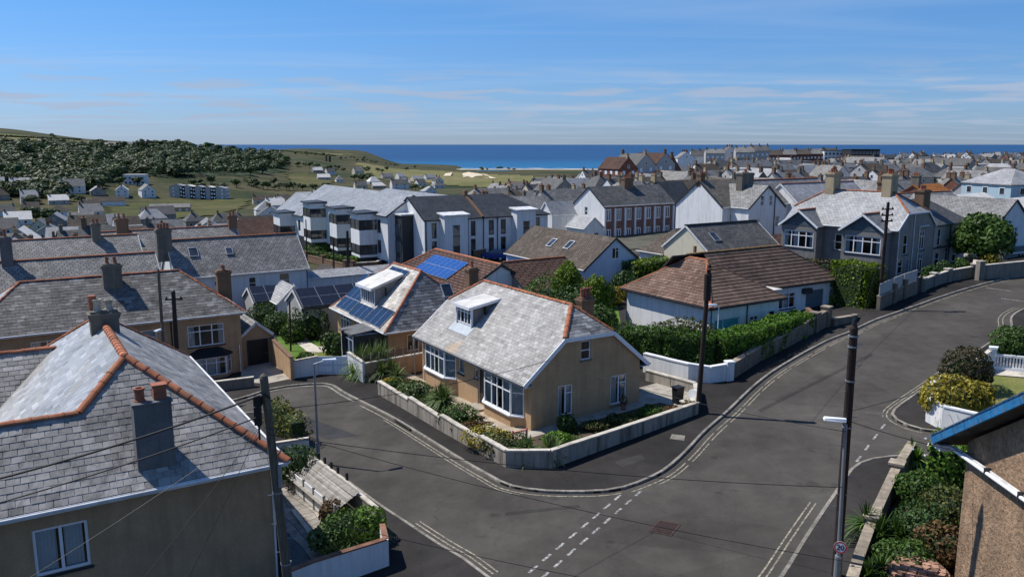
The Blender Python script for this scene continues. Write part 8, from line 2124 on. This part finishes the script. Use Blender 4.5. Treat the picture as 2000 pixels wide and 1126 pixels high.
# pole 3: at the corner of the pavement
b3_, t3_ = GG((1362, 810))[0], None
t3_ = V((b3_.x + .35, b3_.y + .1, 9.25)); P3 = pole('slim dark telegraph pole at the pavement corner by the garden wall', b3_, t3_, .15, .12, 'dark_pole')
p = b3_.lerp(t3_, .86); MB().tube(p - Z * .75, p + Z * .75, .21, n=12).build('cable_box', M['dark_pole'], P3)
p = b3_.lerp(t3_, .985); MB().tube(p - Z * .06, p + Z * .02, .2, n=12).build('crown_ring', M['pot'], P3)
# smaller poles behind
def simple_pole(label, px, py, top_py, r, mat, cross=None, name='telegraph_pole', z=None):
    b = GG((px, py))[0]; v = (top_py - 563) / FPX; zt = CAM_H - b.y * (v * CA + SA) / (CA - v * SA)
    t = pole(label, b, V((b.x + .1, b.y, zt)), r, r * .8, mat, name)
    if cross:
        tp = V((b.x + .1, b.y, zt - .5))
        for k in range(cross): MB().beam(tp + V((-.55, -.12, -k * .5)), tp + V((.55, .12, -k * .5)), .09, .11).build('crossarm', M[mat], t)
        for k in range(cross):
            for s in (-.45, .45): MB().lathe(tp + V((s, s * .2, -k * .5 + .05)), [(.05, 0), (.07, .06), (.04, .14)], 8).build('insulator', M['blacktrim'], t)
    return t
Pa = simple_pole('thin grey pole rising in front of the dark terrace roof', 326, 786, 528, .12, 'timber_pole')
Pb = simple_pole('short black pole beside the thin grey pole at the terrace', 351, 782, 570, .17, 'blacktrim', 1)
Pc = simple_pole('thin dark pole at the back street beside the apartments hedge', 653, 560, 465, .11, 'dark_pole')
Pd = simple_pole('thick black pole in the back street by the solar shed', 681, 575, 452, .17, 'blacktrim')
Pe = simple_pole('dark pole with hooked top in front of the white gables', 1428, 470, 372, .2, 'blacktrim', 1)
Pf = simple_pole('dark pole with stacked crossarms in front of the grey semi', 1716, 605, 397, .16, 'dark_pole', 3)
Pg = simple_pole('dark pole at the corner of the solar bungalow garden', 568, 688, 590, .08, 'dark_pole')
Ph = simple_pole('slim pole in front of the apartments dark plinth', 600, 520, 430, .1, 'dark_pole')

def lamp(label, base, h, reach, d, r=.075, mat='steel', name='street_lamp', lean=V((0, 0, 0))):
    base = V(base); t = thing(name, label, 'street lamp', base); top = base + Z * h + lean; d = V(d).normalized()
    MB().tube(base - Z * .2, base + Z * 1.1, r * 1.7, r * 1.6, 12).build('base_section', M[mat], t)
    MB().tube(base + Z * 1.1, top, r, r * .75, 12).build('column', M[mat], t)
    e = top + d * reach + Z * .12; MB().tube(top - Z * .02, e, r * .55, r * .5, 8).build('bracket', M[mat], t)
    s = d.cross(Z).normalized(); hd = MB(); l = .38
    vs = [e + d * x + s * y + Z * z for x, y, z in ((-.12, -.09, -.03), (l * 1.6, -.16, 0), (l * 1.6, .16, 0), (-.12, .09, -.03), (-.12, -.06, .08), (l * 1.5, -.12, .07), (l * 1.5, .12, .07), (-.12, .06, .08))]
    hd.add(vs, [[0, 3, 2, 1], [4, 5, 6, 7], [0, 1, 5, 4], [1, 2, 6, 5], [2, 3, 7, 6], [3, 0, 4, 7]]); h_ = hd.build('lamp_head', M['lampglass'], t)
    MB().box(e + d * .3 - Z * .03, d * .2, s * .1, Z * .02).build('diffuser', M['lampglass'], h_)
    return t
lamp('tall slim street lamp at the kerb of the side street by the slatted store', GG((622, 905))[0], 5.35, .55, (.9, .3, 0), .07)
L2b = V((11.42, 26.6, plane_z(11.42, 26.6) + .11)); LM2 = lamp('street lamp with pale flat head and the speed limit sign on its column', L2b, 5.9, .12, (-.95, .25, 0), .075, lean=V((-.08, 0, 0)))
lamp('old wall type street lamp among poles at the brown terrace', GG((331, 784))[0], 4.9, .2, (-.3, -.9, 0), .06, 'steel', 'street_lamp')
lamp('thin white lamp post behind the dark hedge at the teal window', GG((1399, 712))[0] + Z * 0, 4.0, .25, (-1, .1, 0), .04, 'white_paint', 'garden_lamp')
# 20 sign
def sign20():
    v = (1065 - 563) / FPX; y = 26.5; z = CAM_H - y * (v * CA + SA) / (CA - v * SA)
    c_ = V((11.40, 26.45, z)); n = V((-.36, -.9, .12)).normalized(); r = V((0, 0, 1)).cross(n) * 1; r = (-n).cross(Z).normalized(); u = r.cross(-n)
    if u.z < 0: u = -u
    t = thing('speed_limit_sign', 'round red and white speed limit sign reading 20 on the lamp column', 'road sign', c_); R_ = .215
    def disc(rad, o, mat, name, inner=None):
        mb = MB(); N = 40
        if inner:
            a = [c_ + n * o + (r * cos(2 * pi * i / N) + u * sin(2 * pi * i / N)) * rad for i in range(N)]; b = [c_ + n * o + (r * cos(2 * pi * i / N) + u * sin(2 * pi * i / N)) * inner for i in range(N)]
            mb.add(a + b, [[i, (i + 1) % N, N + (i + 1) % N, N + i] for i in range(N)])
        else: mb.prism([c_ + n * o + (r * cos(2 * pi * i / N) + u * sin(2 * pi * i / N)) * rad for i in range(N)], n * -.012)
        return mb.build(name, M[mat], t)
    disc(R_, .10, 'signwhite', 'plate'); disc(R_ * .97, .103, 'signred', 'red_ring', R_ * .76)
    def bars(segs, ox):
        mb = MB()
        for (x0, y0, x1, y1) in segs:
            p, q = c_ + n * .106 + r * (ox + x0) + u * y0, c_ + n * .106 + r * (ox + x1) + u * y1; mb.beam(p, q, .004, .034, u if abs(x1 - x0) > abs(y1 - y0) else r)
        mb.build('numeral', M['signblack'], t)
    w, h = .085, .085
    arc = lambda cx, cy, rx, ry, a0, a1, k=8: [(cx + rx * cos(a0 + (a1 - a0) * i / k), cy + ry * sin(a0 + (a1 - a0) * i / k), cx + rx * cos(a0 + (a1 - a0) * (i + 1) / k), cy + ry * sin(a0 + (a1 - a0) * (i + 1) / k)) for i in range(k)]
    bars(arc(0, .04, .04, .045, pi, -.3) + [(.036, .03, -.042, -.085), (-.048, -.085, .05, -.085)], -.062)
    bars(arc(0, 0, .042, .085, 0, 2 * pi, 14), .068)
    MB().box(c_ + n * .05, r * .03, n * .05, u * .03).build('bracket', M['steel'], t)
sign20()
# ---------------- wires
def wire(label, pts, r=.012, sag=.4, name='overhead_wire', group=None):
    t = MB(); N = 14
    for p, q in zip(pts, pts[1:]):
        p, q = V(p), V(q); prev = p
        for i in range(1, N + 1):
            f = i / N; c_ = p.lerp(q, f) - Z * sag * 4 * f * (1 - f); t.tube(prev, c_, r, n=5, cap=False); prev = c_
    o = t.build(name, M['wire'], loc=pts[0]); tag(o, label, 'wire', group); return o
tp1 = t1_ - Z * .55 + V((-.1, -.15, 0)); tp2 = t2_ - Z * .3
wire('thick black cable from the left pole top down to the lower left', [tp1, V((-17.5, 17.5, 7.2))], .035, .35)
wire('second thick black cable lower on the left pole going left', [t1_ - Z * 1.25 + V((-.15, -.15, 0)), V((-17.8, 17.8, 6.3))], .024, .3)
wire('wire crossing the side street from the left pole to the corner pole', [t1_ - Z * 1.1, V((1.5, 33.5, 7.0)), t2_ - Z * 3.6], .011, .25)
wire('wire from the left pole passing low in front of the corner garden wall', [t1_ - Z * 1.9, t2_ - Z * 5.6], .012, .3)
wire('wire from the lower left pole fixing sloping down across the junction', [t1_ - Z * 1.7 + V((.1, 0, 0)), V((14.5, 24.0, 2.4))], .010, .5)
wire('second wire sloping down across the bottom of the junction', [V((-6.2, 24.5, 4.2)), V((12.5, 22.5, 1.5))], .010, .3)
wire('wire running right from the tall dark pole to the blue edged house', [t2_ - Z * 3.2, V((15.6, 25.5, 5.9))], .012, .1)
wire('second wire running right from the tall dark pole', [t2_ - Z * 2.9, V((22, 34, 7.3))], .010, .2)
for i, (dx, lab) in enumerate(((0, 'thin wire dropping from the left pole in front of the brown wall, steepest one'), (1.6, 'thin wire dropping from the left pole in front of the brown wall, middle one'), (5.5, 'thin wire dropping from the left pole across the window, flattest one'))):
    wire(lab, [t1_ - Z * 1.5 + V((-.1, -.15, 0)), V((-10.5 - dx, 19.5, 1.0 + i * .9))], .009, .15)
wire('wire from the corner pole up to the grey semi', [t3_ - Z * .2, V((38.3, 81.3, 9.2))], .012, .8)
wire('wire from the corner pole to the solar bungalow', [t3_ - Z * .3, MF(12, 3, 7.0)], .010, .4) if False else None
wire('stay wire from the dark pole at the grey semi down to the pavement, left strand', [V((Pf.location.x + .1, Pf.location.y, 8)), GG((1686, 610))[0]], .02, 0); wire('stay wire from the dark pole at the grey semi down to the pavement, right strand', [V((Pf.location.x + .1, Pf.location.y, 7.6)), GG((1692, 610))[0]], .02, 0)

# ================================================================ left foreground yard
def yard():
    # slatted lean-to store behind the roadside fence
    a, b, c_ = GG((607, 938))[0], GG((668, 988))[0], GG((742, 1046))[0]
    u = (c_ - a); L = u.length; u.normalize(); n = V((-u.y, u.x, 0))
    if n.x > 0: n = -n                     # towards the yard
    t = thing('slatted_store', 'low garden store with silvered slatted lean to roof along the side street fence', 'store', a)
    H = 1.35; D = 1.35; drop = .95
    k = 0; N = 13
    for i in range(N):
        f0, f1 = i / N, (i + .84) / N; p = a + n * (.1 + D * f0) + Z * (H - drop * f0 * .75); q = a + n * (.1 + D * f1) + Z * (H - drop * f1 * .75 - .01)
        e = L * .78
        mb = MB(); jit = rnd.uniform(-.02, .02)
        top = [p + Z * jit, q + Z * jit, q + u * e + Z * rnd.uniform(-.03, .03), p + u * e + Z * rnd.uniform(-.03, .03)]
        mb.prism(top[::-1], Z * -.025); mb.build('roof_slat', M['oldwood'], t)
    # front of the store: posts and white doors facing the yard
    fx = n * (.1 + D * .86)
    for i in range(6): p = a + fx + u * (L * .78 * i / 5); MB().box(p + Z * .5, u * .05, n * .05, Z * .55).build('post', M['oldwood'], t)
    for i in range(5):
        p = a + fx + u * (L * .78 * (i + .5) / 5) + Z * .5
        if i in (1, 2, 3): MB().box(p, u * (L * .78 / 10 - .07), n * .02, Z * .46).build('door', M['white_paint'], t)
        else: MB().box(p, u * (L * .78 / 10 - .07), n * .02, Z * .46).build('door', M['oldwood'], t)
    wallrun('roadside_wall', 'pale low wall with posts along the side street behind the slatted store', [a, b, c_], [1.3, 1.3, 1.1], .14, 'oldwood', 'coping')
    for f in (.12, .22, .32, .42, .55):
        p = a + u * L * f - n * .1; o = MB().box(p + Z * .8, u * .06, n * .05, Z * .8).build('fence_post', M['blacktrim'], t)
    # patio slabs
    pt_ = thing('patio', 'irregular crazy paved patio beside the brown house', 'patio', GG((600, 1010))[0]) if False else None
    base = sheet('patio', GP([(540, 960), (600, 942), (650, 990), (700, 1040), (740, 1080), (640, 1140), (560, 1140)]), M['stackgrey'], .12); BASE[base.name] = V((0, 0, 0))
    R = random.Random(9); o0 = GG((560, 965))[0]; e1, e2 = u, n
    P = [[None] * 12 for _ in range(16)]
    for i in range(16):
        for j in range(12): P[i][j] = o0 + u * (i * .62 - .6 + R.uniform(-.14, .14)) + n * (-j * .55 + 1.6 + R.uniform(-.12, .12))
    for i in range(15):
        for j in range(11):
            q = [P[i][j], P[i + 1][j], P[i + 1][j + 1], P[i][j + 1]]; ctr = sum(q, V((0, 0, 0))) / 4; px = cam_px(ctr)
            if not (540 < px[0] < 720 and 940 < px[1] < 1150): continue
            if (ctr - a).dot(n) < .1: continue
            q = [ctr + (x - ctr) * .955 for x in q]; q = [V((x.x, x.y, plane_z(x.x, x.y) + .155)) for x in q]
            if (q[1] - q[0]).cross(q[2] - q[0]).z < 0: q = q[::-1]
            MB().prism(q, Z * -.03).build('paving_slab', M['paver'], base)
    wallrun('patio_step', 'low pale kerb edging across the patio', GG((572, 1002), (597, 1035), (626, 1080), (648, 1112)), .18, .2, 'coping', None)
    wallrun('planter_wall', 'white blockwork wall with terracotta tile coping round the bushy planter', GG((560, 1185), (612, 1160), (755, 1108), (748, 1075)), [1.3, 1.25, 1.15, 1.1], .2, 'white_wall', 'dullclay', copw=.015, ch=.04)
    R = random.Random(31)
    for px, py, rx, rz, m_, lab in ((668, 1075, .95, .75, 'hedge', 'bushy green shrub in the white walled planter'), (718, 1062, .75, .7, 'bright', 'bright green shrub at the right end of the white walled planter'), (640, 1085, .7, .6, 'spiky', 'grey green shrub at the left of the white walled planter'), (582, 950, .95, 1.0, 'darkleaf', 'dark leafy shrub at the corner of the brown house'), (648, 1030, .5, .5, 'redleaf', 'small purple leaved plant beside the store doors')):
        bush('shrub', lab, 'shrub', GG((px, py))[0] + Z * .1, rx, rx * .9, rz, m_, int(900 * rx), .1, R)
    spiky('grass_tuft', 'spiky green plant leaning over the terracotta coping', GG((690, 1085))[0] + Z * .5, 1.0, 120, R=R, w=.04, mat='spiky')
    spiky('grass_tuft', 'second spiky plant by the top of the planter', GG((735, 1062))[0] + Z * .4, .9, 110, R=R, w=.04, mat='bright')
    hedge('hedge', 'rough yellow green hedge at the bend behind the left pole', GG((532, 826), (560, 850), (585, 872)), 1.0, 1.5, 'yellowhedge', 45, .12, R=R, wob=.3)
    wallrun('yard_wall', 'low pale yard wall between the hedge and the store', GG((540, 905), (605, 895)), 1.1, .15, 'white_wall', 'coping')
M['dullclay'] = plain('dull_clay_coping', (0.25, 0.12, 0.075), 0.9, 0.3, 3, 20, 0.5, stain=(0.16, 0.12, 0.09), rand=.2)
M['yellowhedge'] = leafy('yellowing_hedge_leaves', (0.05, 0.07, 0.012), (0.16, 0.17, 0.03), (0.35, 0.28, 0.06))
yard()

# ================================================================ right-hand side
def right_side():
    R = random.Random(17)
    wallrun('curved_white_wall', 'curved white rendered wall round the bed of yellow bushes', GG((1905, 858), (1840, 842), (1811, 826), (1812, 800), (1830, 775)), [1.3, 1.3, 1.35, 1.3, 1.2], .2, 'white_wall', 'white_paint', seg=.8)
    wallrun('white_wall', 'white garden wall with sloping top behind the brown bush', GG((1868, 752), (1902, 738), (1930, 724)), [.9, 1.0, 1.3], .2, 'white_wall', 'coping')
    sheet('lawn', GP([(1895, 760), (1925, 735), (2060, 748), (2060, 830), (1900, 830)]), M['drylawn'], .125)
    sheet('garden_path', GP([(1932, 722), (2050, 730), (2060, 745), (1930, 734)]), M['coping'], .13)
    sheet('gravel_bed', GP([(1828, 838), (1820, 800), (1850, 765), (1895, 750), (1905, 830)]), M['soil'], .12)
    for px, py, rx, rz, m_, lab, lf in ((1862, 822, 1.5, 1.15, 'yellowleaf', 'big golden yellow bush behind the curved white wall', .15), (1835, 812, .8, .8, 'olive', 'olive shrub at the left of the golden bush', .12), (1885, 768, 1.4, 1.3, 'redhedge', 'brown green rounded bush between golden bush and lawn', .12), (1975, 705, 1.2, 1.1, 'hedge', 'round clipped green bush behind the white picket wall', .11), (1900, 800, .8, .8, 'yellowleaf', 'smaller yellow bush at the lawn edge', .14)):
        bush('shrub', lab, 'shrub', GG((px, py))[0], rx, rx * .9, rz, m_, int(1300 * rx), lf, R)
    spiky('yucca', 'yellow striped phormium in the golden bush', GG((1868, 835))[0] + Z * .6, 1.2, 150, R=R, mat='yellowleaf', w=.08, heads=2)
    # white picket wall
    p, q = GG((1936, 724))[0], GG((2040, 734))[0]; u = (q - p); L = u.length; u.normalize(); n = V((u.y, -u.x, 0))
    t = thing('picket_wall', 'white slatted balustrade wall with square end pier at the right', 'fence', p)
    MB().box(p + Z * .65, u * .2, n * .2, Z * .75).build('pier', M['white_paint'], t); MB().box(p + Z * 1.43, u * .25, n * .25, Z * .05).build('pier_cap', M['white_paint'], t)
    MB().box(p + u * (L / 2) + Z * .95, u * L / 2, n * .08, Z * .07).build('rail', M['white_paint'], t); MB().box(p + u * (L / 2) + Z * .12, u * L / 2, n * .08, Z * .12).build('rail', M['white_paint'], t)
    for i in range(int(L / .17)):
        if 14 < i < 20: continue
        MB().box(p + u * (.3 + i * .17) + Z * .56, u * .05, n * .03, Z * .33).build('slat', M['white_paint'], t)
    # bottom right garden
    wallrun('stone_garden_wall', 'brown stone garden wall running down beside the bright hedge', GG((1778, 905), (1748, 955), (1726, 1000), (1700, 1060), (1675, 1130), (1660, 1180)), [1.0, 1.0, .9, .9, .9, .9], .3, 'block_wall', 'pavecop', piers=(1, 3), pierh=.1)
    sheet('garden_soil', GP([(1790, 905), (1740, 1000), (1690, 1126), (1670, 1180), (2100, 1180), (2000, 900)]), M['soil'], .13)
    hedge('bright_hedge', 'bright green leafy hedge in front of the blue edged house', GG((1812, 945), (1880, 955), (1960, 968)), 2.0, [2.1, 2.2, 2.2], 'bright', 60, .13, R=R, wob=.3)
    for px, py, rx, rz, m_, lab in ((1795, 985, .9, .7, 'hedge', 'dark green shrub below the bright hedge'), (1800, 1070, 1.0, .8, 'darkleaf', 'dark shrub at the foot of the brown house wall'), (1850, 1040, 1.0, .8, 'olive', 'olive shrub beside the dark one at the brown house'), (1760, 1120, .9, .6, 'hedge', 'low green shrub by the brick tub'), (1850, 1110, .9, .7, 'redleaf', 'russet shrub against the brown house corner'), (1830, 1000, .8, .5, 'darkleaf', 'dark low shrub near the small white box')):
        bush('shrub', lab, 'shrub', GG((px, py))[0], rx, rx * .9, rz, m_, int(1100 * rx), .1, R)
    for px, py, r, m_, lab, hd in ((1722, 1072, 1.15, 'hedge', 'large arching palm like plant over the stone wall', 4), (1760, 1090, 1.2, 'spiky', 'arching green plant right of the larger one', 3), (1752, 985, .7, 'darkleaf', 'dark spiky plant behind the stone wall top', 2), (1796, 915, .8, 'bright', 'loose green spray at the end of the bright hedge', 2), (1700, 1150, 1.0, 'hedge', 'spiky plant at the bottom edge beside the stone wall', 2)):
        spiky('arching_plant', lab, GG((px, py))[0], r, 110 * hd, heads=hd, trunk=.6, R=R, mat=m_, w=.09, droop=.7)
    f = MB(); leaves(f, blob_pts(GG((1815, 948))[0] + Z * 1.55, .9, .9, .75, 22, R), .09, R=R); o = f.build('rose_flowers', M['flower'], loc=GG((1815, 948))[0]); tag(o, 'scattered white rose flowers at the end of the bright hedge', 'flowers', kind='stuff')
    # brick tub
    c_ = GG((1790, 1150))[0]; t = thing('brick_tub', 'round topped tub of reddish brick pieces at the bottom edge', 'planter', c_)
    for ring, (rr, z0, n_) in enumerate(((.95, .0, 22), (.95, .16, 22), (.92, .32, 22), (.85, .48, 20), (.72, .6, 16), (.5, .68, 12), (.25, .72, 6))):
        for i in range(n_):
            a = 2 * pi * (i + .5 * (ring % 2)) / n_; d = V((cos(a), sin(a), 0)); s = V((-sin(a), cos(a), 0))
            MB().box(c_ + d * rr + Z * (z0 + .08), d * .12, s * (pi * rr / n_ * .93), Z * .07).build('brick', M['brickmix'], t)
    bx = GG((1868, 1040))[0]; t = thing('meter_box', 'small white meter box by the brown house wall', 'box', bx); MB().box(bx + Z * .35, V((.3, 0, 0)), V((0, .12, 0)), Z * .35).build('body', M['white_paint'], t); MB().box(bx + Z * .35 + V((0, -.13, 0)), V((.25, 0, 0)), V((0, .01, 0)), Z * .28).build('door', M['fascia'], t)
    # blue edged house: gable wall facing left, rake rising towards the camera
    t = thing('blue_verge_house', 'rough brown rendered house with blue painted roof verge at the right edge', 'house', V((18, 20, .9)))
    F = Frame(15.2, 26.0, (0.02, 1)); ze = 6.15; x1 = -16
    hwall(t, F, 'front', 0, [(0, -.2), (-14.2, -.2), (-14.2, ze), (-7, ze + 4.5), (0, ze + .1)], 'rough_stone'); hwall(t, F, 'near', -14.2, [(0, -.2), (7.6, -.2), (7.6, ze), (0, ze)], 'rough_stone')
    hwall(t, F, 'far', 0, [(0, -.2), (7.6, -.2), (7.6, ze), (0, ze)], 'rough_stone')
    k = .63; p0 = F(1.05, -.55, ze - .3); p1 = F(-7, -.55, ze - .3 + 8.05 * k)
    roof(t, [[F(1.05, -.6, ze - .3), F(-7, -.6, ze - .3 + 8.05 * k), F(-7, 8, ze - .3 + 8.05 * k), F(1.05, 8, ze - .3)], [F(-7, -.6, ze - .3 + 8.05 * k), F(-15.05, -.6, ze - .3), F(-15.05, 8, ze - .3), F(-7, 8, ze - .3 + 8.05 * k)]], M['rs_mid'], .12)
    hwall(t, F, 'back', 7.6, [(0, -.2), (-14.2, -.2), (-14.2, ze), (-7, ze + 4.4), (0, ze)], 'rough_stone')
    for i in range(12):
        a = p0.lerp(p1, i / 12); b = p0.lerp(p1, (i + .97) / 12); MB().beam(a + Z * .06 + V((-.08, 0, 0)), b + Z * .06 + V((-.08, 0, 0)), .14, .30).build('verge_tile', M['blue_verge'], t)
    for i in range(9):
        a = p0.lerp(p1, i / 9); b = p0.lerp(p1, (i + .99) / 9); MB().beam(a + Z * .22 + V((-.02, 0, 0)), b + Z * .22 + V((-.02, 0, 0)), .3, .05).build('verge_capping', M['blue_dark'], t)
    MB().beam(F(1.1, -.62, ze - .36), F(1.1, 3, ze - .36), .12, .12).build('gutter', M['fascia'], t)
    g0, g1 = F(.55, -.24, ze - .35), F(-9, -.24, ze - .30)
    MB().tube(g0, g1, .06, n=10).build('gutter', M['upvc'], t); MB().beam(g0 + V((.1, 0, .02)), g1 + V((.1, 0, .02)), .04, .14).build('fascia', M['fascia'], t)
    for a in (-1.6, -3.4, -5): MB().box(F(a, -.2, ze - .28), F.A * .04, F.B * .1, Z * .1).build('gutter_bracket', M['darkframe'], t)
    MB().box(F(.9, -.35, ze - .42), F.A * .22, F.B * .2, Z * .1).build('eaves_box', M['fascia'], t)
M['brickmix'] = plain('mixed_brick', (0.33, 0.19, 0.13), 0.9, 0.2, 4, 30, 0.5, rand=.5)
M['blue_dark'] = plain('dark_blue_capping', (0.015, 0.07, 0.16), 0.5, 0.3, 5, 20, 0.3, stain=(0.2, 0.16, 0.1), stainscale=8)
right_side()
